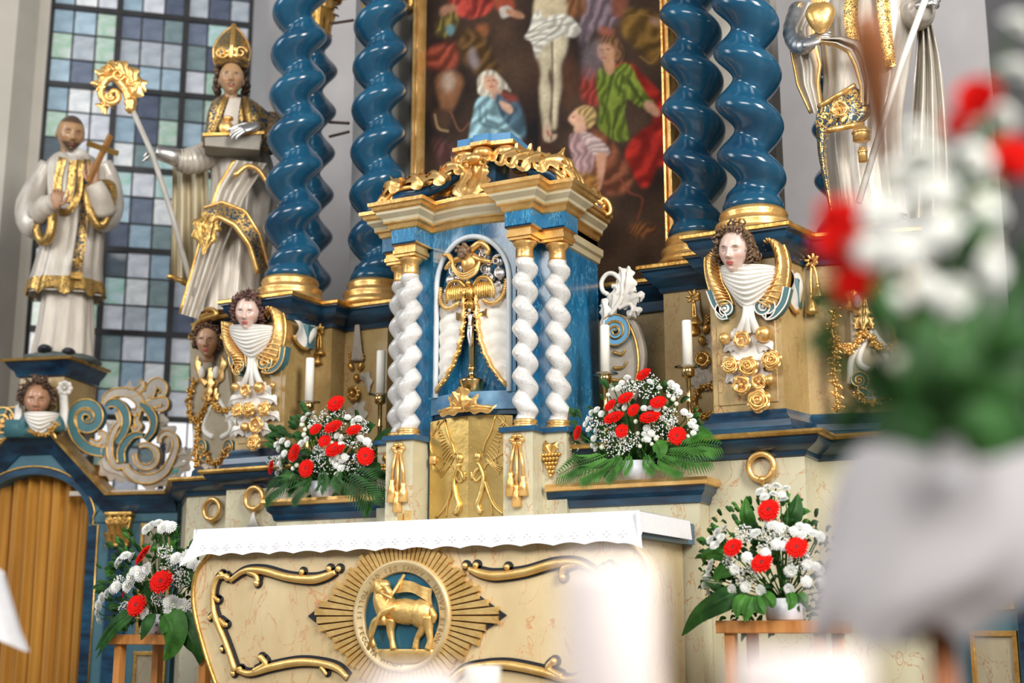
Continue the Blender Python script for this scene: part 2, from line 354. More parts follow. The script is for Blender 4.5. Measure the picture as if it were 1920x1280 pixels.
# window: leaded panes, each a piece of its own
win = T('window_1', None, None, WO, WRZ, kind='structure')
S0, DS, Z0, DZ = -2.84, .1761, 1.911, .2226
PANECOLS = [(.50, .60, .66), (.38, .50, .58), (.60, .62, .66), (.16, .19, .25), (.42, .52, .49), (.70, .72, .72), (.10, .12, .17), (.30, .41, .49), (.50, .56, .54), (.20, .27, .28), (.42, .46, .50), (.10, .13, .15)]
PMATS = []
for i, c in enumerate(PANECOLS):
    m, nt, bs = newmat('leaded glass pane'); co = objco(nt)
    n = node(nt, 'ShaderNodeTexNoise', Scale=9.0, Detail=3, Distortion=.8); nt.links.new(co, n.inputs['Vector'])
    g = (c[0]*.5+.02, c[1]*.75+.03, c[2]*.6) if i % 4 == 0 else (c[0]*.7, c[1]*.72, c[2]*.75)
    r = ramp(nt, [(.35, g), (.62, c)]); nt.links.new(n.outputs['Fac'], r.inputs[0])
    nt.links.new(r.outputs[0], bs.inputs['Base Color']); nt.links.new(r.outputs[0], bs.inputs['Emission Color'])
    bs.inputs['Emission Strength'].default_value = .36; bs.inputs['Roughness'].default_value = .12; PMATS.append(m)
HOT, nt, bs = newmat('bright daylight pane'); bs.inputs['Base Color'].default_value = (.8, .8, .82, 1); bs.inputs['Emission Color'].default_value = (.95, .97, 1, 1); bs.inputs['Emission Strength'].default_value = 1.0; bs.inputs['Roughness'].default_value = .1
pme = {}
for m in PMATS+[HOT]:
    pme[m] = MB().box(.004, DS-.004, -.006, .006, .004, DZ-.004).mesh('pane', m, False)
for i in range(9):
    for j in range(21):
        m = HOT if (j < 4 and RNG.random() < .55) else PMATS[int(RNG.integers(len(PMATS)))]
        o = bpy.data.objects.new('pane', pme[m]); COL.objects.link(o); o.parent = win.e
        o.location = (S0+i*DS, 0, Z0+j*DZ); o.rotation_euler = (RNG.normal(0, .012), 0, RNG.normal(0, .012))
for i in range(10):
    big = i % 3 == 0; h = .024 if big else .006
    win.part('mullion' if big else 'lead_strip', MB().box(S0+i*DS-h, S0+i*DS+h, -.03 if big else -.014, .012, Z0-.02, Z0+21*DZ), LEAD, smooth=False)
for j in range(22):
    big = j % 3 == 0; h = .022 if big else .006
    win.part('crossbar' if big else 'lead_strip', MB().box(S0, S0+9*DS, -.036 if big else -.016, .012, Z0+j*DZ-h, Z0+j*DZ+h), LEAD, smooth=False)

# ------------------------------------------------------------------ retable: plinth, predella
def mirror(p): return [(-x, y) for x, y in p][::-1]
rb = T('retable_plinth', 'long marbled retable plinth with dark blue cornice carrying candles and angel consoles', 'altar base', (0, .9, .45))
def mv(b, t): return b.xf(np.block([[np.eye(3), -t.loc[:, None]], [np.zeros((1, 3)), np.ones((1, 1))]]))
RH = [(.5, 1.3), (.5, .70), (1.62, .70), (1.62, .93), (2.1, .93), (2.5, 1.35), (2.5, 1.7), (.5, 1.7)]
RH2 = RH[:4]+[(2.1, .93), (2.1, 1.7), (.5, 1.7)]
for pl in (RH2, mirror(RH)): rb.part('marbled_body', mv(MB().slab(pl, .45, 1.84), rb), CREAM_G, smooth=False)
PRN = [(0, 1.7420), (.012, 1.7492), (.018, 1.7672), (.04, 1.7780), (.075, 1.7960), (.09, 1.8140), (.092, 1.8320)]
PRG = [(.092, 1.825), (.11, 1.828), (.116, 1.838), (.11, 1.85), (-.02, 1.852)]
PT = [(.5, .70), (1.62, .70), (1.62, .93), (2.1, .93), (2.55, 1.40)]
for p in ([q for q in PT[:3]]+[(2.12, .93)], mirror(PT)):
    rb.part('cornice', mv(MB().cornice(p, PRN), rb), NAVY, autosm=30); rb.part('gold_edge', mv(MB().cornice(p, PRG), rb), GOLD_OLD, autosm=30, label='gilded edge of the cornice')
# gradine (low shelf block behind the altar table)
gr = T('gradine', 'low marbled shelf block with blue and gold edge under the two bouquets', 'altar shelf', (0, .65, .45))
GH = [(.43, .72), (.43, .575), (1.17, .575), (1.17, .695), (.43, .695)][1:]
for pl in (GH, mirror(GH)): gr.part('marbled_block', mv(MB().slab(pl, .45, 1.63), gr), CREAM_G, smooth=False)
p = [(.43, .575), (1.17, .575), (1.17, .695)]
for q in (p, mirror(p)):
    b = MB(); g = MB(); b.cornice(q, [(0, 1.545), (.012, 1.55), (.02, 1.58), (.04, 1.60), (.044, 1.625)])
    g.cornice(q, [(.044, 1.622), (.058, 1.626), (.064, 1.642), (.056, 1.658), (-.12, 1.66)])
    gr.part('blue_moulding', mv(b, gr), NAVY, autosm=30); gr.part('gold_edge', mv(g, gr), GOLD, autosm=30)
# gilded rings on the plinth
def ring(u, v, Y, lab, R=.058, rr=.0145):
    P = atY(u, v, Y); t = T('gilded_ring', lab, 'ring', P, group='gilded rings on the plinth')
    a = np.linspace(0, 2*pi, 33)[:-1]
    t.part('ring', MB().tube(np.c_[R*np.cos(a), -.012+0*a, R*np.sin(a)], rr, 10, closed=True, up=(0, 1, 0)), GOLD)
    b = MB().ball((0, -.012, -R), (.02, .02, .018), 10, 8); b.tube([(0, -.005, -R-.012), (0, .004, -R-.03)], [.008, .006]); t.part('knob', b, GOLD)
    return t
t = ring(1429, 875, .685, 'large gilded ring high on the marble above the right floor bouquet')
t = ring(479, 934, .685, 'gilded ring at the left end of the shelf, white cord hanging below')
b = MB()
for k in range(7): b.tube([(0, -.012, -.07), (-.004+.004*k-.008, -.014, -.11), ((k-3)*.014, -.012, -.165)], [.004, .004, .006], 6)
t.part('white_cord', b, WHITE, label='white cord tassel')
t = ring(400, 955, .915, 'half hidden gilded ring on the recessed marble left of the altar cloth')
# predella: pedestals under the twisted columns
pr = T('predella', 'yellow marbled stepped predella with dark blue cornice under the twisted columns', 'predella', (0, 1.2, 1.85))
PH = [(0, 1.32), (.83, 1.32), (.83, 1.08), (1.12, 1.08), (1.12, .95), (1.22, .95), (1.22, .67), (1.55, .67), (1.60, .90), (2.12, 1.04)]
for sg in (1, -1):
    half = [(x*sg, y) for x, y in PH]; pl = half+[(2.12*sg, 1.62), (0, 1.62)]
    if sg < 0: pl = pl[::-1]
    b = MB().slab(pl, 1.852, 2.69); pr.part('marbled_body', mv(b, pr), CREAM, smooth=False)
    h = half if sg > 0 else half[::-1]
    pr.part('cornice', mv(MB().cornice(h, [(0, 2.6594), (.014, 2.6625), (.02, 2.6842), (.03, 2.6935), (.055, 2.7152), (.075, 2.7369), (.08, 2.7586), (.094, 2.7648), (.094, 2.7815)]), pr), NAVY, autosm=30)
    g = MB().cornice(h, [(.094, 2.77), (.106, 2.775), (.106, 2.79), (.098, 2.797), (-.1, 2.80)]); g.slab(pl, 2.75, 2.799)
    pr.part('gold_edge', mv(g, pr), GOLD_OLD, autosm=30, label='gilded top edge')
    hb = h[2:] if sg > 0 else h[:-2]
    pr.part('base_moulding', mv(MB().cornice(hb, [(0, 1.96), (.012, 1.955), (.02, 1.93), (.045, 1.905), (.05, 1.875), (.06, 1.87), (.06, 1.853)]), pr), NAVY, autosm=30)
    c = MB()                                          # marbled front panels of pedestals get a slim raised field
    x0, x1 = sorted((1.245*sg, 1.525*sg)); c.box(x0, x1, .664, .672, 1.99, 2.56, .004); pr.part('raised_field', mv(c, pr), CREAM, smooth=False)
# backboard behind the columns
bb = T('retable_backboard', 'grey beige panelled backboard behind the columns flanking the painting', 'panel', (0, 1.45, 2.80))
for sg in (1, -1):
    x0, x1 = sorted((.82*sg, 1.34*sg)); bb.part('board', mv(MB().box(x0, x1, 1.44, 1.58, 2.80, 6.2), bb), PIERM, smooth=False)
gm = mat('grey strip', (.20, .20, .20), (.25, .25, .25), .6)  # darker grey than the beige backboard
for sg in (1, -1):
    for a_, c_ in ((.83, .93), (1.26, 1.345)):
        x0, x1 = sorted((a_*sg, c_*sg)); bb.part('pilaster_strip', mv(MB().box(x0, x1, 1.425, 1.44, 2.80, 6.2), bb), gm, smooth=False)

# ------------------------------------------------------------------ altar table (mensa)
at = T('altar_table', 'bombe altar table with gilded lamb medallion and marbled front under white cloth', 'altar', (0, .2, .45))
AX, AY = .03, -.1
half = spline([(1.05, 1.40), (1.08, 1.345), (1.15, 1.27), (1.172, 1.17), (1.15, 1.05), (1.07, .86), (1.0, .72), (.97, .60), (1.0, .45)], 40)
out = [(AX+x, z) for x, z in half]+[(AX-x, z) for x, z in half[::-1]]
b = MB().prism(out, AY+.01, AY+.09, .012); at.part('front_panel', mv(b, at), CREAM_M, autosm=40)
for sg in (1, -1):
    Q = np.array([(AX+sg*(x-.006), AY+.006, z) for x, z in half]); at.part('gold_edge', mv(MB().tube(Q, .011, 8), at), GOLD_OLD if sg < 0 else CREAM_M)
b = MB().box(AX-1.06, AX+1.06, AY+.09, .56, .45, 1.36); at.part('marbled_body', mv(b, at), CREAM_M, smooth=False)
b = MB().box(AX-1.115, AX+1.115, AY-.015, .565, 1.36, 1.452, .012); at.part('top_slab', mv(b, at), mat('slate blue slab', (.05, .13, .22), (.07, .17, .27), .35), autosm=30)
# gilded scroll frames
def scrollset(flip):
    gb, kb = MB(), MB()
    fx = lambda p: np.array([((2*AX-q[0]) if flip else q[0], q[1]) for q in p])
    def stroke(pts, rad):
        P = np.array([atY(u, v, AY)[[0, 2]] for u, v in pts]); P = fx(spline(P, 34)); r = np.interp(np.linspace(0, 1, 34), np.linspace(0, 1, len(rad)), rad)*.0023
        gb.tube(np.c_[P[:, 0], np.full(34, AY-.004), P[:, 1]], r, 8, flat=1, up=(0, 1, 0))
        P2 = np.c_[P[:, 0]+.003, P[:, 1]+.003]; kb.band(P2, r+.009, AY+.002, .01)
    def knob(u, v, R):
        P = fx([atY(u, v, AY)[[0, 2]]])[0]; gb.ball((P[0], AY-.006, P[1]), (R*.0023, R*.002, R*.0023), 12, 8)
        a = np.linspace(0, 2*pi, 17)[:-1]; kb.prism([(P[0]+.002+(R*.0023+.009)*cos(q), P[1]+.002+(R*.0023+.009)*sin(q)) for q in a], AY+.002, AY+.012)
    stroke([(630, 1072), (612, 1080), (585, 1086), (540, 1082), (495, 1070), (460, 1070), (432, 1088)], [5, 8, 9, 8, 8, 6, 5]); knob(636, 1066, 6); knob(618, 1066, 6); knob(567, 1072, 6)
    stroke([(465, 1072), (480, 1078), (484, 1090)], [5, 6, 6]); knob(482, 1093, 7)
    stroke([(428, 1080), (410, 1082), (401, 1105), (401, 1140), (409, 1168), (426, 1210), (442, 1258)], [6, 6, 6, 6, 7, 6, 7]); knob(427, 1083, 7); knob(416, 1076, 6)
    stroke([(403, 1120), (411, 1126)], [5, 4]); stroke([(400, 1152), (394, 1158)], [5, 5]); knob(394, 1158, 5); stroke([(412, 1160), (424, 1172)], [4, 6]); knob(425, 1171, 5); knob(417, 1217, 5); knob(410, 1125, 5)
    knob(438, 1262, 6); stroke([(447, 1256), (470, 1262), (510, 1250), (560, 1241), (600, 1243), (632, 1252), (652, 1270)], [6, 6, 8, 8, 7, 7, 6]); knob(451, 1254, 6)
    stroke([(478, 1258), (498, 1245), (492, 1233)], [7, 6, 6]); knob(490, 1233, 7); stroke([(603, 1250), (612, 1262)], [5, 4]); knob(612, 1262, 4)
    return gb, kb
for fl in (0, 1):
    g, k = scrollset(fl)
    o = at.part('scroll_frame', mv(g, at), GOLD_M, label='gilded rocaille scroll frame on the %s of the medallion' % ('right' if fl else 'left'))
    at.part('scroll_outline', mv(k, at), BLACK, parent=o, label='black painted outline', smooth=False)  # black outline band, slightly wider than the gilded scroll
# medallion
MC = np.array([.045, 1.052]); md = MB().prism([(MC[0]+.505, MC[1]), (MC[0]+.03, MC[1]+.30), (MC[0]-.03, MC[1]+.30), (MC[0]-.505, MC[1]), (MC[0]-.03, MC[1]-.30), (MC[0]+.03, MC[1]-.30)], AY+.0, AY+.012)
a = np.linspace(0, 2*pi, 49)[:-1]; md.prism([(MC[0]+.29*cos(q), MC[1]+.302*sin(q)) for q in a], AY+.0, AY+.012)
med = at.part('medallion', mv(md, at), BLACK, smooth=False, label='dark rhombic ground of the sunburst medallion')
NR = 76
for k in range(NR):
    th = 2*pi*(k+.5)/NR; c, s_ = cos(th), sin(th)
    L = min(1/(abs(c)/.50+abs(s_)/.47), .60); L = max(L, .288)-.012*((k*7) % 3)
    if abs(c) > .97: L *= .985
    r0 = .232; w0 = .0085; w1 = .5*2*pi*L/NR*.90
    b = MB(); Gd = []
    for rr, ww in ((r0, w0), (L, w1)):
        p = MC+np.array([c, s_])*rr; q = np.array([-s_, c])*ww
        Gd.append([(p[0]+q[0], AY+.004, p[1]+q[1]), (p[0]+q[0]*.82, AY-.012, p[1]+q[1]*.82), (p[0]-q[0]*.82, AY-.012, p[1]-q[1]*.82), (p[0]-q[0], AY+.004, p[1]-q[1])])
    b.grid(Gd, cv=True, caps=True); at.part('ray', mv(b, at), GOLD_M, parent=med, smooth=False)
b = MB(); prof = [(.184, AY-.002), (.186, AY-.016), (.192, AY-.02), (.220, AY-.02), (.228, AY-.028), (.238, AY-.022), (.242, AY+.004)]
b.grid([[(MC[0]+r*1.03*cos(q), y, MC[1]+r*sin(q)) for q in a] for r, y in prof], cv=True)
at.part('lettered_ring', mv(b, at), mat('pale gilt ring', (.62, .47, .24), (.72, .57, .32), .4, .3, 12), parent=med)
b = MB().prism([(MC[0]+0.19*cos(q), MC[1]+.187*sin(q)) for q in a], AY-.003, AY+.01); at.part('blue_disc', mv(b, at), mat('medallion blue', (.015, .10, .16), (.02, .13, .20), .4), parent=med, smooth=False)
# inscription round the ring
txt = 'DONA NOBIS PACEM * AGNVS DEI QVI TOLLIS PECCATA MVNDI * '
b = MB(); dg = None
glyph = {}
for ch in sorted(set(txt)-{' '}):
    cu = bpy.data.curves.new('g', 'FONT'); cu.body = ch; cu.size = .031; cu.align_x = 'CENTER'; cu.align_y = 'CENTER'; cu.resolution_u = 1; cu.extrude = .0015
    ob = bpy.data.objects.new('g', cu); COL.objects.link(ob); bpy.context.view_layer.update()
    me = ob.to_mesh(); glyph[ch] = (np.array([v.co[:] for v in me.vertices]), [tuple(p.vertices) for p in me.polygons]); ob.to_mesh_clear()
    bpy.data.objects.remove(ob); bpy.data.curves.remove(cu)
for k, ch in enumerate(txt):
    if ch == ' ': continue
    th = radians(-62)+2*pi*k/len(txt); V, Fs = glyph[ch]
    R = np.array([-sin(th), cos(th)]); Up = np.array([-cos(th), -sin(th)]); p0 = MC+np.array([cos(th)*1.03, sin(th)])*.206
    P = p0+V[:, :1]*R+V[:, 1:2]*Up; b.add(np.c_[P[:, 0], AY-.021-V[:, 2], P[:, 1]], Fs)
at.part('inscription', mv(b, at), mat('brown lettering', (.30, .19, .07), None, .6), parent=med, smooth=False, label='brown capital letters round the ring', kind='stuff')
# the lamb with banner
LP = lambda u, v: atY(u, v, AY-.01)[[0, 2]]
b = MB()
def limb(pts, rad, y=AY-.022, n=16):
    P = spline([LP(*p) for p in pts], n); r = np.interp(np.linspace(0, 1, n), np.linspace(0, 1, len(rad)), rad)*.0023
    b.tube(np.c_[P[:, 0], np.full(n, y), P[:, 1]], r, 10, up=(0, 1, 0))
def wool(G): return 1+.05*np.sin(23*G[..., 0]+17*G[..., 2])*np.sin(19*G[..., 2]-11*G[..., 0])
P = LP(763, 1146); b.ball((P[0], AY-.014, P[1]), (.115, .045, .055), 40, 28, disp=wool, rot=roty(.05))
P = LP(792, 1150); b.ball((P[0], AY-.016, P[1]), (.058, .045, .062), 24, 18, disp=wool)
limb([(735, 1150), (722, 1125), (722, 1105)], [26, 21, 17]); limb([(724, 1108), (716, 1098), (704, 1106)], [15, 13, 7], AY-.036)
b.ball((*LP(728, 1098)[:1], AY-.04, LP(728, 1098)[1]), (.028, .025, .026), 14, 10, disp=wool)
limb([(735, 1100), (742, 1112), (738, 1122)], [6, 7, 3], AY-.06)                       # ear
limb([(730, 1160), (712, 1164), (704, 1172), (700, 1190), (706, 1212)], [13, 9, 6, 5, 6], AY-.03)
limb([(738, 1160), (735, 1180), (738, 1200), (741, 1217)], [12, 8, 5.5, 7], AY-.022)
limb([(790, 1158), (794, 1178), (784, 1196), (780, 1217)], [16, 9, 5.5, 7], AY-.016)
limb([(806, 1155), (808, 1180), (810, 1200), (806, 1217)], [13, 8, 5.5, 7], AY-.026)
limb([(812, 1140), (818, 1155), (816, 1168)], [5, 7, 3], AY-.03)
lamb = at.part('lamb', mv(b, at), GOLD_M, parent=med, label='gilded relief lamb raising one foreleg')
b = MB(); P = [LP(702, 1217), LP(725, 1155), LP(763, 1077)]; b.tube(np.c_[[p[0] for p in P], [AY-.06, AY-.075, AY-.03], [p[1] for p in P]], .0075, 8)
b.tube([(LP(722, 1108)[0], AY-.066, LP(722, 1108)[1]), (LP(748, 1122)[0], AY-.07, LP(748, 1122)[1])], .006, 6); at.part('banner_staff', mv(b, at), GOLD_M, parent=med)
fl = np.array([[LP(u, v) for u, v in spline(r, 12)] for r in ([(752, 1086), (775, 1090), (795, 1098), (813, 1104)], [(750, 1097), (775, 1100), (795, 1110), (812, 1118)], [(746, 1112), (772, 1110), (795, 1120), (813, 1134)])])
G = np.array([[(p[0], AY-.03-.006*sin(j*1.1), p[1]) for j, p in enumerate(r)] for r in fl]); b = MB().grid(G); b.grid(G+np.array([0, .006, 0])); at.part('banner', mv(b, at), GOLD_M, parent=med)
b = MB().prism([LP(*p) for p in ((706, 1216), (816, 1217), (808, 1232), (785, 1243), (745, 1244), (718, 1235))], AY-.03, AY, .006); at.part('ground_strip', mv(b, at), GOLD_M, parent=med)

# altar cloth
ac = T('altar_cloth', 'white altar cloth with scalloped lace hem draped over the altar table', 'tablecloth', (0, .2, 1.452))
x0, x1 = AX-1.125, AX+1.125; n = 260; xs = np.linspace(x0, x1, n); G = []
ytop, zt = AY-.02, 1.458
for j, fz in enumerate([None, None]+list(np.linspace(0, 1, 9))):
    row = []
    for i, x in enumerate(xs):
        e = max(0, 1-(x-x0)/.09); e2 = max(0, 1-(x1-x)/.07)
        if j == 0: row.append((x, .50, zt+.002)); continue
        if j == 1: row.append((x, ytop+.02, zt+.004)); continue
        sc = .011*abs(sin(pi*(x-x0)/.145)); drop = (.128+.05*e**1.5+.035*e2**1.5)*fz-(sc*fz**3)
        row.append((x-.075*e*fz**1.2+(.014+.02*fz)*e2, ytop-.012-.012*fz-.005*sin(x*21)*fz-.018*(e+e2)*fz, zt-drop))
    G.append(row)
b = MB().grid(np.array(G)); G2 = []
for fz in np.linspace(0, 1, 5):                      # short overhang at the right end
    G2.append([(x1+.006+.008*fz, y, zt-.082*fz-(.05*fz if k == 0 else 0)) for k, y in enumerate(np.linspace(ytop-.030, .47, 14))])
b.grid(np.array(G2)); G2 = np.array(G2); G2[:, :, 0] = 2*AX-G2[:, :, 0]; b.grid(G2)
b.grid([[(x1+.006, y, zt) for y in (ytop, .50)], [(x1-.02, y, zt+.004) for y in (ytop, .50)]]); 
ac.part('linen', mv(b, ac), CLOTH)
b = MB()                                             # lace border stitches: small raised motifs along the hem
for k in range(31):
    x = x0+.05+k*(x1-x0-.1)/30
    for (dx, dz) in ((0, 0), (.012, .01), (-.012, .01), (0, .022)): b.ball((x+dx, ytop-.026, zt-.098+dz), (.0045, .002, .0045), 6, 4)
ac.part('lace_motifs', mv(b, ac), CLOTH, kind='stuff')
# ------------------------------------------------------------------ twisted columns
def twist_mesh(R, H, pitch, hand, phase, n=48, rings=None, sharp=.62, depth=.42, taper=.0, sway=.10):
    """solomonic shaft: one helical lobe winding up a core"""
    rings = rings or int(H/pitch*26); th = np.arange(n)*2*pi/n; G = []
    for k in range(rings+1):
        z = H*k/rings; t = z/pitch-hand*th/(2*pi)+phase
        u_ = 2*(t % 1)-1; f = (0.5-.5*np.cos(2*pi*t))**sharp if sharp < 1.5 else np.sqrt(np.maximum(0, 1-np.abs(u_)**sharp)); e = min(1, z/(pitch*.35), (H-z)/(pitch*.35)); r = R*(1-taper*z/H)*((1-depth)+depth*(f*e+(1-e)*.55))
        ex = R*sway*e                                    # axis swings with the lobe
        cx, cy = ex*cos(2*pi*(z/pitch+phase-.5)*hand), ex*sin(2*pi*(z/pitch+phase-.5)*hand)
        G.append(np.c_[cx+r*np.cos(th), cy+r*np.sin(th), np.full(n, z)])
    return MB().grid(np.array(G), cv=True, caps=True)
BASEP = [(.0, 0), (.20, 0), (.205, .025), (.185, .045), (.178, .06), (.188, .075), (.183, .09), (.165, .10), (.158, .115), (.166, .128), (.160, .145), (.148, .155), (.14, .165), (0, .165)]
def capital(b, R, z, h, n=10):
    """leafy gilded capital: bell, two rows of acanthus, corner volutes, abacus"""
    b.lathe([(R*.92, 0), (R*1.0, h*.04), (R*.86, h*.08), (R*.84, h*.3), (R*1.0, h*.7), (R*1.25, h*.86)], (0, 0, z), 20)
    for row in range(2):
        for k in range(n):
            a = 2*pi*(k+.5*row)/n; d = np.array([cos(a), sin(a), 0]); z0 = z+h*(.06+.22*row)
            b.leaf([d*R*.86+[0, 0, z0], d*R*.98+[0, 0, z0+h*.25], d*R*1.15+[0, 0, z0+h*.42], d*R*1.36+[0, 0, z0+h*.38]], R*.30, 2, d, .25, n=9)
    for k in range(4):
        a = pi/4+k*pi/2; d = np.array([cos(a), sin(a), 0]); sp = spiral(0, 0, R*.28, R*.05, pi*.5, -pi*2.4, 20)
        b.tube([d*(R*1.18+q[0])+np.array([0, 0, z+h*.78+q[1]]) for q in sp], R*.08, 6)
    s = R*1.45; b.box(-s, s, -s, s, z+h*.88, z+h)
def big_column(x, y, z, R, H, pitch, hand, phase, label, capz=None, base=True, sc=1.0):
    t = T('twisted_column', label, 'column', (x, y, z), group='glossy blue twisted columns')
    if base: t.part('base', MB().lathe([(r*R/.15*sc, h*sc) for r, h in BASEP], n=36), GOLD, label='gilded moulded base')
    z0 = .16*sc if base else 0
    b = MB().lathe([(R*.98, 0), (R*.95, .02), (R*.86, .05), (R*.8, .10)], (0, 0, z0-.005), 32); b.v[-1] = b.v[-1]
    m = twist_mesh(R, H, pitch, hand, phase).xf([[1, 0, 0, 0], [0, 1, 0, 0], [0, 0, 1, z0+.04], [0, 0, 0, 1]])
    m.lathe([(R*.99, 0), (R*.97, .03), (R*.8, .09)], (0, 0, z0-.004), 32)
    t.part('shaft', m, BLUE)
    if capz: c = MB(); capital(c, R*.82, z0+.04+H, capz); t.part('capital', c, GOLD_OLD, label='gilded leafy capital')
    return t
big_column(-1.375, .885, 2.80, .150, 3.1, .268, 1, .12, 'glossy blue twisted column in front left of the painting, beside the mitred bishop')
big_column(-.985, 1.175, 2.80, .150, 3.1, .268, 1, .30, 'glossy blue twisted column next to the left side of the gilded picture frame')
big_column(1.375, .885, 2.80, .150, 3.1, .268, -1, .02, 'glossy blue twisted column behind the fair faced angel console on the right')
big_column(.985, 1.175, 2.80, .150, 3.1, .268, -1, .45, 'glossy blue twisted column touching the right side of the gilded picture frame')
big_column(-1.70, 1.46, 2.80, .15, 1.92, .28, 1, .55, 'dark blue twisted column with gilded capital, half hidden behind the front left column', capz=.36, base=False)
big_column(1.70, 1.46, 2.80, .15, 1.92, .28, -1, .5, 'blue twisted column mostly hidden behind the robe of the bishop holding a heart', capz=.36, base=False)
# gilded capitals of the flat backboard pilasters
for sg in (1, -1):
    for xa in (.88, 1.20):
        zc = atY(750, 28, 1.42)[2]; x = xa*sg; b = MB().box(x-.075, x+.075, 1.375, 1.438, zc, zc+.02, .004); b.box(x-.06, x+.06, 1.40, 1.438, zc+.02, zc+.26); b.box(x-.09, x+.09, 1.36, 1.438, zc+.26, zc+.30, .006)
        for r in range(2):
            for k in range(3): xx = x+(k-1)*.045; b.leaf([(xx, 1.40, zc+.02+r*.09), (xx, 1.385, zc+.09+r*.09), (xx, 1.365, zc+.14+r*.09), (xx, 1.345, zc+.13+r*.09)], .028, 2, (0, -1, 0))
        bb.part('pilaster_capital', mv(b, bb), GOLD_OLD, label='gilded leafy pilaster capital')
# iron ties between the rear column and the backboard
def tie(p, q, lab):
    a, b_ = atY(*p, 1.45), atY(*q, 1.42); t = T('iron_tie_rod', lab, 'rod', a, group='iron ties behind the left columns')
    t.part('bar', MB().box(-.001, .001, -.001, .001, -.001, .001) if 0 else MB().tube([(0, 0, 0), b_-a], .010, 6), mat('rusty iron', (.06, .03, .02), (.10, .05, .03), .6), smooth=False)
tie((618, 229), (654, 231), 'upper straight iron tie bar beside the rear left column')
tie((618, 256), (654, 247), 'slanting iron tie bar just below the straight one')
tie((622, 44), (662, 38), 'iron tie bar by the capital of the rear left column')

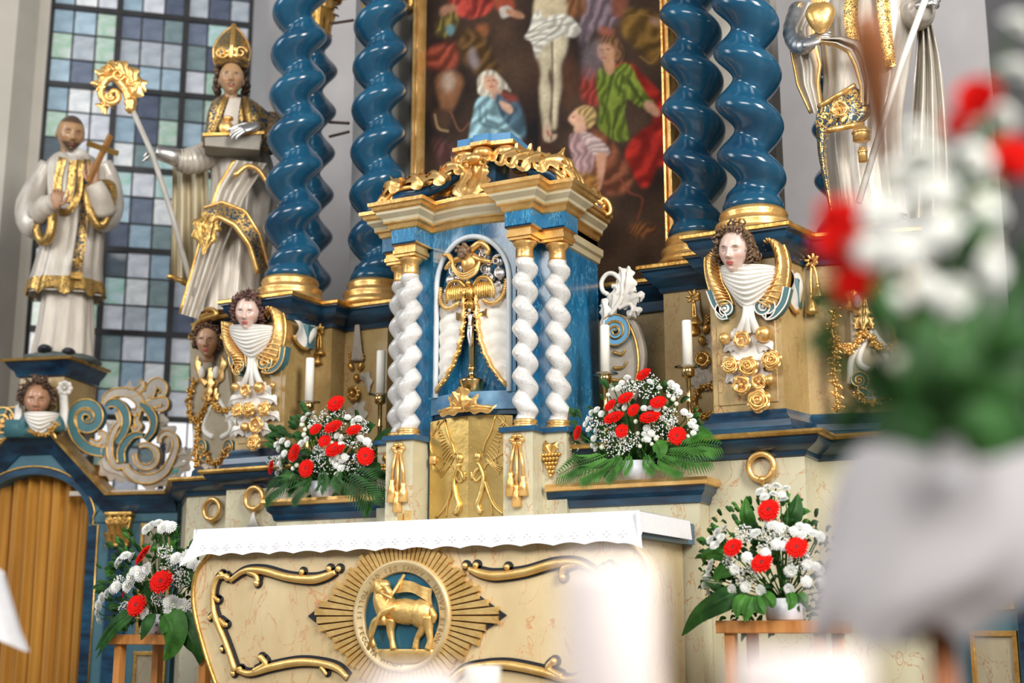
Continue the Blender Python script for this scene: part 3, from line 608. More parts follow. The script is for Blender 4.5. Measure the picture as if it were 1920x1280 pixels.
# ------------------------------------------------------------------ altar painting
def paint_canvas(W, H, px2uv):
    """paints the picture into an array; polygons are given in photo pixels on the canvas plane"""
    img = np.zeros((H, W, 3)); yy, xx = np.mgrid[0:H, 0:W]
    def uv(p): return np.array([px2uv(*q) for q in p])
    def inside(P):
        m = np.zeros((H, W), bool); j = len(P)-1
        for i in range(len(P)):
            xi, yi, xj, yj = *P[i], *P[j]
            if abs(yj-yi) > 1e-9:
                c = ((yi > yy) != (yj > yy)) & (xx < (xj-xi)*(yy-yi)/(yj-yi)+xi); m ^= c
            j = i
        return m.astype(float)
    def blur(a, r):
        for ax in (0, 1):
            for _ in range(2):
                c = np.cumsum(np.concatenate([np.repeat(a.take([0], ax), r+1, ax), a, np.repeat(a.take([-1], ax), r, ax)], ax), ax)
                n_ = a.shape[ax]; a = (c.take(range(2*r+1, 2*r+1+n_), ax)-c.take(range(0, n_), ax))/(2*r+1)
        return a
    def noise(sc, seed):
        g = np.random.default_rng(seed).random((H//sc+3, W//sc+3)); y = yy/sc; x = xx/sc; y0 = y.astype(int); x0 = x.astype(int); fy = y-y0; fx = x-x0
        fy = fy*fy*(3-2*fy); fx = fx*fx*(3-2*fx)
        return (g[y0, x0]*(1-fx)+g[y0, x0+1]*fx)*(1-fy)+(g[y0+1, x0]*(1-fx)+g[y0+1, x0+1]*fx)*fy
    nz = [noise(60, 1), noise(25, 2), noise(10, 3), noise(4, 4)]
    base = np.array([.030, .018, .013]); img[:] = base
    img += (nz[0][..., None]-.4)*np.array([.05, .028, .014])+(nz[1][..., None]-.5)*np.array([.03, .015, .008]); img = np.clip(img, .008, 1)
    def fill(p, col, soft=2, a=1, lit=None, fold=0, ang=0, n=20, seed=0, smooth=True):
        P = uv(p); P = spline(P, len(P)*6, True) if smooth else P
        m = blur(inside(P), soft)*a; c = np.ones((H, W, 1))*np.array(col)
        if fold:
            q = xx*cos(ang)+yy*sin(ang)+nz[1]*24+nz[0]*40+nz[2]*8; f = .5+.5*np.sin(q*2*pi/n+seed); c = c*(1-fold+fold*1.7*f[..., None]**1.5)
        if lit:
            b0, b1 = P.min(0), P.max(0); g = ((xx-b0[0])/(b1[0]-b0[0]+1))*lit[0]+((yy-b0[1])/(b1[1]-b0[1]+1))*lit[1]; c = c*np.clip(1+g[..., None]-(lit[0]+lit[1])/2, .15, 2)
        c = c*(.86+.28*nz[2][..., None])
        img[:] = img*(1-m[..., None])+c*m[..., None]
    def stroke(p, wd, col, a=1, soft=1):
        P = spline(uv(p), 60); d = np.full((H, W), 1e9)
        for i in range(len(P)):
            d = np.minimum(d, (xx-P[i][0])**2+(yy-P[i][1])**2)
        m = np.clip((wd-np.sqrt(d))/soft+.5, 0, 1)*a; img[:] = img*(1-m[..., None])+np.array(col)*m[..., None]
    # upper left: red cloak, arm, helmet plumes, horse
    fill([(850, -10), (925, -10), (920, 20), (890, 34), (862, 30), (845, 14)], (.26, .035, .025), 2, 1, (-.5, .6), .5, .6, 22)
    fill([(925, -8), (955, -8), (965, 16), (940, 24), (928, 10)], (.24, .05, .025), 2); fill([(938, 14), (955, 12), (962, 24), (945, 34), (938, 28)], (.38, .35, .30), 1); fill([(952, 16), (978, 24), (982, 34), (965, 33), (950, 26)], (.30, .15, .09), 1)
    fill([(828, 14), (850, 8), (856, 18), (838, 30), (826, 28)], (.26, .13, .08), 2); fill([(836, 28), (852, 22), (858, 38), (846, 62), (832, 70), (818, 58), (822, 42)], (.14, .11, .03), 3, 1, None, .6, .9, 14)
    fill([(838, 48), (852, 50), (848, 64), (838, 62)], (.10, .20, .22), 2); fill([(894, 48), (912, 46), (916, 60), (906, 70), (894, 62)], (.20, .07, .03), 3); fill([(862, 60), (905, 64), (925, 110), (940, 135), (900, 140), (870, 110)], (.085, .045, .015), 4, 1, (-.4, 0), .5, .8, 26)
    fill([(806, 92), (850, 82), (858, 110), (850, 128), (815, 130), (802, 118)], (.22, .045, .025), 4, .9, None, .5, 1.2, 26); fill([(884, 88), (892, 100), (898, 122), (888, 128), (878, 110)], (.20, .16, .16), 3)
    fill([(820, 140), (850, 132), (868, 150), (862, 175), (845, 210), (830, 212), (824, 190), (818, 165)], (.17, .075, .035), 3, 1, (.2, .1)); fill([(832, 140), (850, 138), (852, 162), (838, 172), (830, 158)], (.34, .26, .20), 4, .8); fill([(815, 205), (845, 208), (846, 230), (835, 244), (818, 240), (812, 222)], (.05, .028, .018), 3)
    stroke([(815, 215), (822, 240), (840, 246)], 1.6, (.22, .15, .08)); stroke([(845, 210), (862, 245), (880, 230)], 1.2, (.16, .07, .04), .8)
    fill([(815, 260), (850, 280), (870, 330), (850, 345), (825, 300)], (.10, .04, .04), 5, .8, None, .5, .3, 18)
    # upper right: seated figures, ochre cloak, mauve drapery
    fill([(1090, -8), (1160, -8), (1170, 20), (1150, 50), (1110, 60), (1095, 100), (1088, 60)], (.15, .11, .13), 4, .9, None, .5, .7, 20); fill([(1040, -8), (1092, -8), (1096, 26), (1070, 34), (1046, 22)], (.16, .065, .025), 3, .9, None, .4, .5, 16); fill([(1148, -8), (1175, -8), (1172, 28), (1150, 30)], (.15, .05, .03), 3)
    fill([(1172, 20), (1215, 22), (1248, 40), (1250, 70), (1240, 105), (1225, 122), (1205, 100), (1185, 82), (1165, 60)], (.155, .085, .020), 3, 1, (.2, -.5), .5, .9, 30); stroke([(1180, 30), (1210, 28), (1245, 48), (1240, 90), (1222, 118), (1200, 106)], 1.2, (.24, .14, .04), .8); fill([(1220, 32), (1248, 42), (1246, 50), (1222, 44)], (.28, .17, .13), 2, .8); fill([(1125, 50), (1150, 56), (1148, 70), (1128, 66)], (.26, .08, .05), 2, .8)
    # crucified figure: torso, loincloth, legs, feet; cross shaft
    fill([(1010, -10), (1046, -10), (1040, 330), (1012, 330)], (.040, .020, .013), 2, 1, None, 0, 0, 20, 0, False)
    fill([(1008, -10), (1058, -10), (1056, 40), (1005, 42)], (.40, .33, .21), 2, 1, (-.4, 0)); fill([(1006, 60), (1032, 68), (1036, 110), (1028, 140), (1036, 180), (1030, 215), (1034, 240), (1022, 246), (1016, 215), (1012, 175), (1014, 130), (1004, 100)], (.40, .35, .24), 2, 1, (-.5, 0))
    fill([(1040, 66), (1064, 64), (1062, 95), (1052, 125), (1054, 160), (1046, 200), (1042, 240), (1036, 236), (1036, 190), (1038, 150), (1034, 120)], (.40, .35, .24), 2, 1, (-.7, 0)); stroke([(1035, 80), (1036, 140), (1034, 200), (1032, 236)], 1.8, (.07, .05, .03), .8, 2)
    fill([(1020, 232), (1032, 230), (1034, 250), (1044, 252), (1040, 262), (1026, 266), (1018, 256)], (.36, .27, .19), 1.2 and 1, 1); stroke([(1026, 246), (1029, 254)], 1.3, (.30, .05, .03)); stroke([(1034, 254), (1033, 262)], 1.2, (.10, .05, .03))
    fill([(1000, 30), (1012, 18), (1018, 34), (1030, 30), (1055, 26), (1075, 36), (1088, 56), (1078, 70), (1056, 68), (1040, 74), (1020, 84), (1008, 108), (1002, 96), (996, 78), (984, 70), (992, 56), (996, 44)], (.46, .44, .38), 1, 1, (-.3, -.2), .35, 1.2, 12, 1)
    for s_ in ([(996, 70), (1030, 52), (1072, 44)], [(990, 62), (1020, 44), (1055, 34)], [(1000, 84), (1030, 66), (1050, 50)]): stroke(s_, 1.0, (.16, .14, .11), .8)
    # mourning woman in pale blue
    fill([(898, 142), (912, 132), (928, 134), (944, 150), (958, 172), (944, 166), (936, 178), (916, 186), (898, 176), (896, 158)], (.46, .41, .33), 1, 1, (-.5, .1), .35, .7, 14)
    fill([(908, 146), (922, 142), (934, 152), (932, 168), (920, 172), (910, 164)], (.46, .26, .17), 1, 1, (-.3, .2)); stroke([(914, 152), (918, 151)], .9, (.14, .06, .04)); stroke([(924, 150), (928, 151)], .9, (.14, .06, .04)); stroke([(918, 163), (925, 162)], .9, (.30, .06, .05)); stroke([(920, 152), (922, 159)], .8, (.28, .14, .09), .7); fill([(922, 172), (940, 170), (938, 190), (926, 188)], (.40, .22, .15), 1)
    fill([(930, 176), (960, 182), (975, 200), (985, 230), (982, 262), (960, 262), (940, 232), (930, 205)], (.055, .10, .135), 2, 1, (-.2, .3), .4, .4, 16)
    fill([(896, 184), (915, 180), (930, 192), (938, 215), (950, 232), (968, 250), (978, 262), (966, 274), (940, 276), (884, 275), (880, 250), (886, 220), (890, 200)], (.22, .36, .40), 1, 1, (-.5, .2), .5, .9, 20, 2); stroke([(900, 200), (902, 230), (930, 240), (960, 252)], 2.5, (.06, .11, .13), .7, 2); stroke([(912, 205), (912, 225), (930, 232)], 1.8, (.07, .12, .14), .7, 2); fill([(936, 190), (952, 194), (962, 204), (958, 213), (944, 206)], (.46, .28, .20), 1); fill([(964, 256), (980, 268), (982, 282), (970, 276)], (.44, .28, .20), 1); fill([(940, 172), (966, 180), (970, 190), (948, 188)], (.16, .035, .025), 2)
    # young man in green with red cloak
    fill([(1150, 130), (1180, 118), (1215, 150), (1250, 190), (1262, 230), (1262, 300), (1258, 318), (1235, 312), (1218, 345), (1202, 350), (1182, 318), (1172, 285), (1195, 250), (1225, 225), (1215, 180)], (.30, .018, .012), 2, 1, (.1, .2), .5, .8, 30, 1)
    fill([(1095, 130), (1118, 132), (1122, 195), (1100, 195), (1088, 170)], (.22, .03, .022), 3, .9, None, .4, .2, 15)
    fill([(1122, 128), (1145, 136), (1162, 120), (1182, 122), (1196, 150), (1215, 180), (1226, 192), (1214, 205), (1192, 196), (1176, 185), (1172, 220), (1180, 255), (1168, 266), (1140, 258), (1120, 235), (1124, 200), (1118, 160)], (.115, .155, .022), 1, 1, (.4, -.3), .45, .25, 15, 2)
    for s_ in ([(1150, 140), (1140, 180), (1128, 230)], [(1168, 140), (1160, 178)], [(1160, 200), (1150, 240)], [(1178, 150), (1195, 178), (1212, 196)]): stroke(s_, 2.2, (.028, .045, .008), .7, 2)
    fill([(1120, 88), (1134, 76), (1152, 80), (1156, 100), (1150, 112), (1134, 116), (1122, 106)], (.40, .21, .12), 1, 1, (-.4, .2)); fill([(1118, 82), (1128, 70), (1146, 66), (1160, 76), (1168, 100), (1162, 122), (1152, 112), (1152, 92), (1140, 82), (1126, 84)], (.13, .065, .03), 2, 1, None, .5, .4, 8); fill([(1132, 112), (1150, 110), (1152, 132), (1142, 140), (1134, 130)], (.36, .19, .11), 1)
    stroke([(1124, 94), (1129, 93)], .9, (.10, .04, .03)); stroke([(1138, 92), (1143, 93)], .9, (.10, .04, .03)); stroke([(1128, 108), (1135, 109)], 1, (.28, .06, .05)); stroke([(1131, 94), (1130, 102)], .8, (.24, .11, .07), .8)
    fill([(1208, 192), (1222, 190), (1236, 208), (1234, 218), (1222, 214), (1210, 204)], (.42, .23, .15), 1); fill([(1135, 100), (1125, 128), (1100, 150), (1092, 110), (1110, 80), (1124, 74)], (.14, .11, .12), 4, .6)
    # kneeling fair haired woman at the foot of the cross
    fill([(1070, 215), (1085, 202), (1104, 200), (1112, 212), (1108, 232), (1100, 242), (1082, 240), (1070, 230), (1066, 224)], (.46, .27, .18), 1, 1, (-.3, .1)); fill([(1084, 204), (1098, 198), (1114, 204), (1118, 222), (1108, 240), (1098, 236), (1094, 218), (1082, 212)], (.32, .22, .09), 1, 1, None, .5, .9, 7); stroke([(1073, 220), (1077, 219)], .9, (.12, .05, .03))
    fill([(1078, 236), (1098, 240), (1094, 256), (1080, 258)], (.44, .26, .18), 1); fill([(1100, 245), (1130, 250), (1165, 290), (1186, 335), (1180, 360), (1130, 360), (1110, 300)], (.15, .05, .025), 3, 1, None, .5, .7, 24)
    fill([(1070, 252), (1092, 250), (1110, 262), (1116, 290), (1104, 330), (1078, 334), (1074, 300), (1068, 275)], (.30, .19, .19), 1, 1, (-.3, .1), .35, .2, 11); fill([(1092, 248), (1118, 256), (1142, 280), (1138, 292), (1118, 292), (1100, 276)], (.38, .29, .27), 1, 1, None, .35, 1.1, 7); fill([(1118, 290), (1136, 288), (1134, 320), (1124, 356), (1114, 356), (1120, 320)], (.38, .20, .13), 1)
    fill([(1074, 330), (1112, 324), (1124, 346), (1110, 362), (1070, 362)], (.22, .10, .025), 3, 1, None, .4, .9, 10)
    fill([(1180, 425), (1205, 418), (1232, 430), (1205, 446), (1190, 440)], (.20, .075, .025), 3, .8, None, .6, .7, 9); stroke([(1160, 330), (1180, 360), (1204, 372), (1196, 410)], 1.3, (.20, .05, .03), .7); fill([(985, 285), (1005, 288), (1004, 300), (985, 298)], (.055, .06, .05), 3, .7); fill([(1000, 110), (1012, 108), (1010, 150), (1000, 150)], (.06, .025, .012), 5, .6); fill([(1052, 115), (1082, 118), (1075, 190), (1055, 185)], (.07, .03, .016), 6, .8)
    img = np.clip(blur3(img, 1)*(.90+.2*nz[3][..., None]), .004, 1); return img
def blur3(a, r):
    p = np.pad(a, ((r, r), (r, r), (0, 0)), 'edge'); h, w_ = a.shape[:2]
    return sum(p[i:i+h, j:j+w_] for i in range(2*r+1) for j in range(2*r+1))/(2*r+1)**2
pt = T('altar_painting', 'large dark crucifixion painting with mourners in a gilded frame', 'painting', (0, 1.36, 2.66))
PY = 1.335
cx0, cx1, cz0, cz1 = -.765, .765, 2.74, 4.95
W_, H_ = 360, 520
def p2u(u, v):
    P = atY(u, v, PY); return ((P[0]-cx0)/(cx1-cx0)*(W_-1), (cz1-P[2])/(cz1-cz0)*(H_-1))
IMG = paint_canvas(W_, H_, p2u)
gx = np.linspace(cx0, cx1, W_); gz = np.linspace(cz1, cz0, H_)
b = MB(); XX, ZZ = np.meshgrid(gx, gz); V = np.c_[XX.ravel(), np.full(XX.size, PY), ZZ.ravel()]
ii = (np.arange(H_-1)[:, None]*W_+np.arange(W_-1)[None]).ravel()
me = bpy.data.meshes.new('canvas'); me.vertices.add(len(V)); me.vertices.foreach_set('co', (V-pt.loc).ravel()); nf = len(ii)
me.loops.add(nf*4); me.polygons.add(nf); me.loops.foreach_set('vertex_index', np.c_[ii, ii+W_, ii+W_+1, ii+1].ravel().astype(np.int32)); me.polygons.foreach_set('loop_start', (np.arange(nf)*4).astype(np.int32))
at_ = me.color_attributes.new('Col', 'FLOAT_COLOR', 'POINT'); at_.data.foreach_set('color', np.c_[IMG.reshape(-1, 3), np.ones(XX.size)].ravel().astype(np.float32)); me.update(calc_edges=True); me.validate()
CANV, nt, bs = newmat('oil paint on canvas'); a_ = nt.nodes.new('ShaderNodeVertexColor'); a_.layer_name = 'Col'; nt.links.new(a_.outputs[0], bs.inputs['Base Color']); bs.inputs['Roughness'].default_value = .7; bs.inputs['Specular IOR Level'].default_value = .12
me.materials.append(CANV); pt.part('canvas', me, None)
fp = [(.83, PY+.09), (.83, 1.29), (.818, 1.277), (.80, 1.277), (.793, 1.29), (.788, 1.27), (.778, 1.268), (.772, 1.285), (.762, 1.31), (.76, PY)]
G = []
for (cx, cz, sx, sz) in ((0, 0, -1, -1), (0, 0, -1, 1), (0, 0, 1, 1), (0, 0, 1, -1)):
    G.append([(sx*x, y, (2.80-(x-.765) if sz < 0 else 5.0+(x-.765))) for x, y in fp])
pt.part('frame', mv(MB().grid(np.array(G), cu=True), pt), GOLD, autosm=25)
b = MB().box(-.80, .80, 1.30, 1.40, 2.63, 2.70); pt.part('lower_moulding', mv(b, pt), NAVY, smooth=False, label='dark blue ledge under the frame')

# ------------------------------------------------------------------ tabernacle
tb = T('tabernacle', 'blue marbled altar tabernacle with white twisted columns and gilded crown', 'tabernacle', (0, .75, 1.455))
TP = lambda name, b, m, **k: tb.part(name, mv(b, tb), m, **k)
arc = [(x, .588-.035*cos(x/.235*pi/2)) for x in np.linspace(-.235, .235, 17)]
b = MB().slab([(-.45, 1.12), (-.45, .66), (-.24, .60), (-.24, .63), (.24, .63), (.24, .60), (.45, .66), (.45, 1.12)], 1.46, 3.02)
TP('body', b, TABBLUE, smooth=False)
# front wall around the arched niche (convex)
b = MB(); zc, rn = 2.70, .205; N = 33
def fy(x): return .588-.035*cos(min(1, abs(x)/.235)*pi/2)
A = np.linspace(0, pi, N); inner = [(rn*cos(q), zc+.235*sin(q)) for q in A]; outer = [(.24*cos(q)/max(abs(cos(q)), .72), zc+.33*min(1, 1.25*sin(q))) for q in A]
b.grid([[(x, fy(x), z) for x, z in inner], [(x, fy(x), z) for x, z in outer]])
for sg in (1, -1): b.grid([[(sg*rn, fy(rn), zz), (sg*.24, fy(.24), zz)] for zz in (2.13, zc)])
b.grid([[(sx*.24, fy(.24), z) for sx in (-1, 1)] for z in (3.0, 3.03)])
TP('niche_front', b, TABBLUE)
jamb = [(rn, 2.13)]+[(rn, 2.13+(zc-2.13)*k/6) for k in range(1, 6)]+inner+[(-rn, zc-(zc-2.13)*k/6) for k in range(1, 7)]
b = MB().grid([[(x, fy(x), z) for x, z in jamb], [(x*.94, .70, z) for x, z in jamb]]); b.prism([(x*.94, z) for x, z in jamb], .70, .71)
TP('niche_lining', b, mat('deep blue niche', (.008, .045, .085), (.02, .10, .16), .35), label='dark blue lining of the niche')
b = MB().tube([(x*1.02, fy(x)-.006, z) for x, z in jamb], .014, 8); TP('niche_arch_moulding', b, mat('pale blue white moulding', (.50, .58, .62), (.66, .71, .74), .35), label='pale rounded moulding of the arch')
# sill and doors
b = MB(); sill = [(x, .60-.075*cos(x/.25*pi/2)) for x in np.linspace(-.25, .25, 17)]
b.slab(sill+[(.25, .66), (-.25, .66)], 2.045, 2.135); TP('sill', b, mat('light blue sill marbling', (.05, .17, .32), (.16, .32, .46), .3, 0, 7), autosm=30)
b = MB(); b.slab([(x, y+.012) for x, y in sill]+[(.25, .66), (-.25, .66)], 2.02, 2.045); TP('sill_underside', b, NAVY, smooth=False)
def wing_relief(b, sg):
    def q(u, v):                                       # door-local: u across from the crease 0..1, v up 0..1
        x = sg*u*.232; return (x, .545+abs(x)*.10-.004, 1.53+v*.49)
    def st(pts, r): b.tube([q(*p) for p in spline(pts, 14)], r, 6)
    st([(.30, .36), (.42, .50), (.70, .58), (.95, .66), (.98, .80), (.80, .92), (.62, .99)], [.004]*14); st([(.62, .99), (.52, .82), (.40, .72), (.34, .62)], .005)
    for k in range(11):
        t = k/10; p0 = np.array([.42+.30*t, .62+.26*t]); st([p0+[.0, .0], p0+[.16-.05*t, -.10+.14*t], p0+[.22-.16*t, -.16+.26*t]], .0035)
    for k in range(9): st([(.36, .60), (.5+.04*k, .50-.015*k+.01*k), (.72+.03*k, .40+.022*k)], .003)
    b.ball(q(.22, .58), (.020, .012, .026), 12, 8); st([(.22, .53), (.30, .46), (.36, .36), (.30, .2), (.22, .10), (.32, .02)], [.010, .014, .018, .016, .014, .010][:1]*14 if 0 else np.linspace(.012, .016, 14)); st([(.30, .48), (.18, .44), (.10, .36), (.08, .44)], .008); st([(.34, .40), (.20, .34), (.09, .40)], .007)
    st([(.36, .36), (.48, .2), (.62, .08), (.82, .0)], .008); st([(.42, .3), (.52, .12), (.56, 0)], .004)
for sg in (-1, 1):
    b = MB(); G = [[(sg*u*.232, .545+u*.232*.10, 1.50+.53*v-.022*u*(1 if v == 1 else 0)) for u in np.linspace(0, 1, 5)] for v in (0, 1)]; b.grid(G)
    b.grid([[(sg*u*.232, .545+u*.232*.10+o, 2.03-.022*u) for u in (0, 1)] for o in (0, .02)])
    dr = TP('door_leaf', b, BRASS_SHEET, smooth=False)
    b = MB(); wing_relief(b, sg); TP('angel_relief', b, BRASS_SHEET, parent=dr, label='embossed kneeling angel with raised wing')
    b = MB()
    for v in np.linspace(.03, .96, 8):
        for u in (.05, .95): b.ball((sg*u*.232, .545+u*.232*.10-.001, 1.50+.52*v), .0035, 6, 4)
    for u in (.35, .65): b.ball((sg*u*.232, .545+u*.232*.10-.001, 2.0), .0035, 6, 4)
    TP('rivets', b, BRASS, parent=dr, kind='stuff')
b = MB().box(-.225, -.19, .548, .57, 1.795, 1.835, .006); TP('lock_plate', b, GOLD)
b = MB()
for sg in (-1, 1):
    b.leaf([(0, .50, 2.05), (sg*.06, .49, 2.045), (sg*.13, .505, 2.04), (sg*.165, .53, 2.06)], .022, 3, (0, -1, 0)); b.leaf([(sg*.02, .50, 2.05), (sg*.05, .485, 2.075), (sg*.085, .49, 2.115)], .026, 2, (0, -1, .2))
    b.tube([(sg*.01, .49, 2.05), (sg*.08, .49, 2.055), (sg*.15, .51, 2.045)], .008, 6)
b.leaf([(0, .50, 2.04), (0, .475, 2.08), (0, .47, 2.13), (0, .455, 2.15)], .042, 3, (0, -1, 0)); b.leaf([(-.01, .49, 2.05), (-.03, .47, 2.10), (-.045, .46, 2.13)], .03, 2, (0, -1, 0))
TP('foliate_ornament', b, GOLD, label='gilded leaf ornament above the door')
# column pairs
sh = {1: twist_mesh(.056, .80, .118, -1, .1, 32, 190, 2.2, .44, 0, .16), -1: twist_mesh(.056, .80, .118, 1, .35, 32, 190, 2.2, .44, 0, .16)}
shm = {k: m.mesh('column_shaft', WMARB) for k, m in sh.items()}
cb = MB().lathe([(.0, 0), (.062, 0), (.064, .012), (.056, .018), (.054, .024), (.060, .032), (.054, .042), (0, .042)], n=24).mesh('column_base', GOLD)
cc = MB().lathe([(.045, 0), (.047, .006), (.042, .012), (.042, .055), (.046, .062), (.058, .075), (.060, .085), (.056, .09), (0, .09)], n=24)
cc.slab([(-.06, -.06), (.06, -.06), (.06, .06), (-.06, .06)], .09, .105); cc.slab([(-.068, -.068), (.068, -.068), (.068, .068), (-.068, .068)], .105, .125); cc.slab([(-.062, -.062), (.062, -.062), (.062, .062), (-.062, .062)], .125, .15)
cc.slab([(-.075, -.075), (.075, -.075), (.075, .075), (-.075, .075)], .15, .16)
cc = cc.mesh('column_capital', GOLD, True, 30)
def put(me, name, x, y, z):
    o = tb.part(name, me, None); o.location = np.array((x, y, z))-tb.loc; return o
for sg in (1, -1):
    for k, (x, y) in enumerate(((.329, .515), (.452, .625))):
        put(cb, 'column_base', x*sg, y, 1.93); o = put(shm[sg], 'column_shaft', x*sg, y, 1.968); put(cc, 'column_capital', x*sg, y, 2.765)
        s = .078
        b = MB().box(x*sg-s, x*sg+s, y-s, y+.12, 1.46, 1.905); pd = TP('column_pedestal', b, CREAM_G, smooth=False)
        b = MB().box(x*sg-s-.018, x*sg+s+.018, y-s-.018, y+.12, 1.905, 1.93, .006); TP('pedestal_cap', b, mat('blue cap', (.01, .06, .13), (.02, .10, .20), .3), parent=pd, autosm=30)
        b = MB()
        if k == 0:                                     # knotted cord with tassels
            X, Y = x*sg, y-s-.012
            for q in range(6): b.ball((X+.026*cos(q*1.05), Y, 1.865+.02*sin(q*1.05)), (.016, .012, .013), 8, 6)
            for dx, z1, z2 in ((-.032, 1.72, 1.60), (.034, 1.70, 1.60), (0, 1.66, 1.55)):
                b.tube([(X+dx*.3, Y, 1.86), (X+dx*.9, Y, z1+.05), (X+dx, Y, z1)], .008, 6)
                b.lathe([(.008, 0), (.016, -.015), (.012, -.03), (.020, -.045), (.026, z2-z1), (.0, z2-z1)], (X+dx, Y, z1), 12)
            TP('tassel_carving', b, GOLD, parent=pd, label='gilded cord with tassels')
        else:                                          # bunch of grapes
            X, Y = x*sg, y-s-.01
            for r in range(6):
                for q in range(6-r): b.ball((X+(q-(5-r)/2)*.017, Y-.006*(r % 2), 1.80-.02*r), .011, 8, 6)
            b.leaf([(X, Y, 1.80), (X-.02, Y-.01, 1.84), (X-.03, Y, 1.87)], .02, 2); b.leaf([(X, Y, 1.80), (X+.02, Y-.01, 1.84), (X+.035, Y, 1.86)], .02, 2)
            TP('grape_carving', b, GOLD_OLD, parent=pd, label='gilded bunch of grapes')
# entablature following the plan
def tpath(o=0):
    R_ = [(x, .588-.035*cos(x/.235*pi/2)) for x in np.linspace(0, .235, 9)]+[(.255, .588), (.255, .44), (.403, .44), (.403, .55), (.53, .55), (.53, .70), (.45, .70), (.45, 1.12)]
    return [(-x, y) for x, y in R_[::-1]]+R_[1:]
TPATH = tpath()
b = MB().cornice(TPATH, [(0, 2.915), (0, 3.03)]); TP('frieze', b, TABBLUE, autosm=30)
b = MB().cornice([p for p in TPATH if abs(p[0]) > .25], [(0, 2.895), (.008, 2.90), (.014, 2.925), (.004, 2.93), (0, 2.93)]); 
b = MB()
for sg in (1, -1):
    q = [(.45*sg, .70), (.45*sg, 1.12)]; q = q if sg > 0 else q[::-1]
    b = MB().cornice(q, [(0, 2.87), (.012, 2.875), (.018, 2.90), (.032, 2.91), (.034, 2.945), (0, 2.95)])
    TP('side_moulding', b, mat('ivory gold moulding', (.62, .50, .27), (.72, .62, .40), .35, .3, 6), autosm=30)
b = MB().cornice(TPATH, [(0, 2.995), (.010, 3.0), (.016, 3.02), (.030, 3.026), (.032, 3.034)]); TP('gold_moulding', b, GOLD, autosm=30)
b = MB().cornice(TPATH, [(.030, 3.034), (.034, 3.05), (.052, 3.065), (.058, 3.07), (.060, 3.085)]); TP('ivory_moulding', b, mat('ivory moulding', (.55, .48, .30), (.64, .57, .40), .35, .15, 6), autosm=30)
b = MB().cornice(TPATH, [(.060, 3.083), (.074, 3.09), (.078, 3.105), (.090, 3.11), (.092, 3.128), (.08, 3.132), (-.15, 3.132)]); b.slab([(-.46, 1.12), (-.46, .62), (.46, .62), (.46, 1.12)], 3.06, 3.131); TP('gold_cornice', b, GOLD, autosm=30)
# crown of volutes
def crown_rib(path, W, top):
    P = spline(path, 30); b = MB(); g = MB(); t = np.linspace(0, 1, 30)
    b.tube(P, W*(.62-.2*t), 10, up=(0, 0, 1), flat=.75)
    T_ = np.gradient(P, axis=0); T_ /= np.linalg.norm(T_, axis=1)[:, None]; S = np.cross(T_, (0, 0, 1)); S /= np.linalg.norm(S, axis=1)[:, None]
    up = np.cross(S, T_)
    for sg in (1, -1):
        g.tube(P+S*sg*(W*(.72-.25*t))[:, None]+up*W*.25, W*.17, 6)
    for k in (1, 7, 13, 19, 25):                       # scrolling acanthus clasps the rib, blue shows between
        w_ = W*(1.1-.25*t[k])
        for sg in (1, -1):
            g.leaf([P[k]+up[k]*w_*.62-T_[k]*w_*.2, P[k]+up[k]*w_*.95+S[k]*sg*w_*.35+T_[k]*w_*.7, P[k]+up[k]*w_*.55+S[k]*sg*w_*.95+T_[k]*w_*1.25, P[k]-up[k]*w_*.1+S[k]*sg*w_*1.0+T_[k]*w_*1.5, P[k]+up[k]*w_*.0+S[k]*sg*w_*1.35+T_[k]*w_*1.75], w_*.66, 3, up[k]+S[k]*sg*.6, .35)
        g.leaf([P[k]+up[k]*w_*.6, P[k]+up[k]*w_*1.05+T_[k]*w_*.6, P[k]+up[k]*w_*1.0+T_[k]*w_*1.2, P[k]+up[k]*w_*1.45+T_[k]*w_*1.45], w_*.5, 3, up[k], .3)
    g.tube(P+up*(W*.62), W*.2, 6)
    for e, r in ((0, W*.95), (-1, W*.62)):
        sp = spiral(0, 0, r, r*.2, pi*.9 if e == 0 else -.2, pi*.9+2.6*pi if e == 0 else -.2+2.6*pi, 26)
        D = T_[e]*(-1 if e == 0 else 1); D = D/np.linalg.norm(D); c0 = P[e]+up[e]*r*.35
        for s_ in (-.5, 0, .5): g.tube([c0+D*q[0]+np.array([0, 0, 1])*q[1]+S[e]*s_*W*.9 for q in sp], r*.22, 6)
        g.ball(c0, (r*.4,)*3, 10, 8)
    return b, g
ribs = [([(-.50, .56, 3.15), (-.43, .57, 3.22), (-.33, .60, 3.235), (-.24, .64, 3.27), (-.17, .69, 3.33), (-.13, .73, 3.39)], .082, 'left front'),
        ([(.52, .62, 3.15), (.44, .63, 3.22), (.35, .65, 3.25), (.27, .68, 3.30), (.19, .71, 3.335), (.12, .74, 3.38)], .085, 'right front'),
        ([(.50, 1.06, 3.15), (.40, 1.0, 3.22), (.28, .95, 3.27), (.16, .89, 3.36)], .065, 'right rear'),
        ([(-.50, 1.06, 3.15), (-.40, 1.0, 3.22), (-.28, .95, 3.27), (-.16, .89, 3.36)], .065, 'left rear')]
for path, W, lab in ribs:
    b, g = crown_rib(path, W, 0); o = TP('crown_rib', b, mat('crown blue', (.01, .07, .18), (.02, .13, .28), .3)); TP('rib_foliage', g, GOLD, parent=o, label='gilded scrolling foliage')
b = MB()                                              # central leaf console
b.leaf([(0, .50, 3.14), (0, .54, 3.20), (0, .60, 3.30), (0, .58, 3.37)], .075, 4, (0, -1, .3), .3)
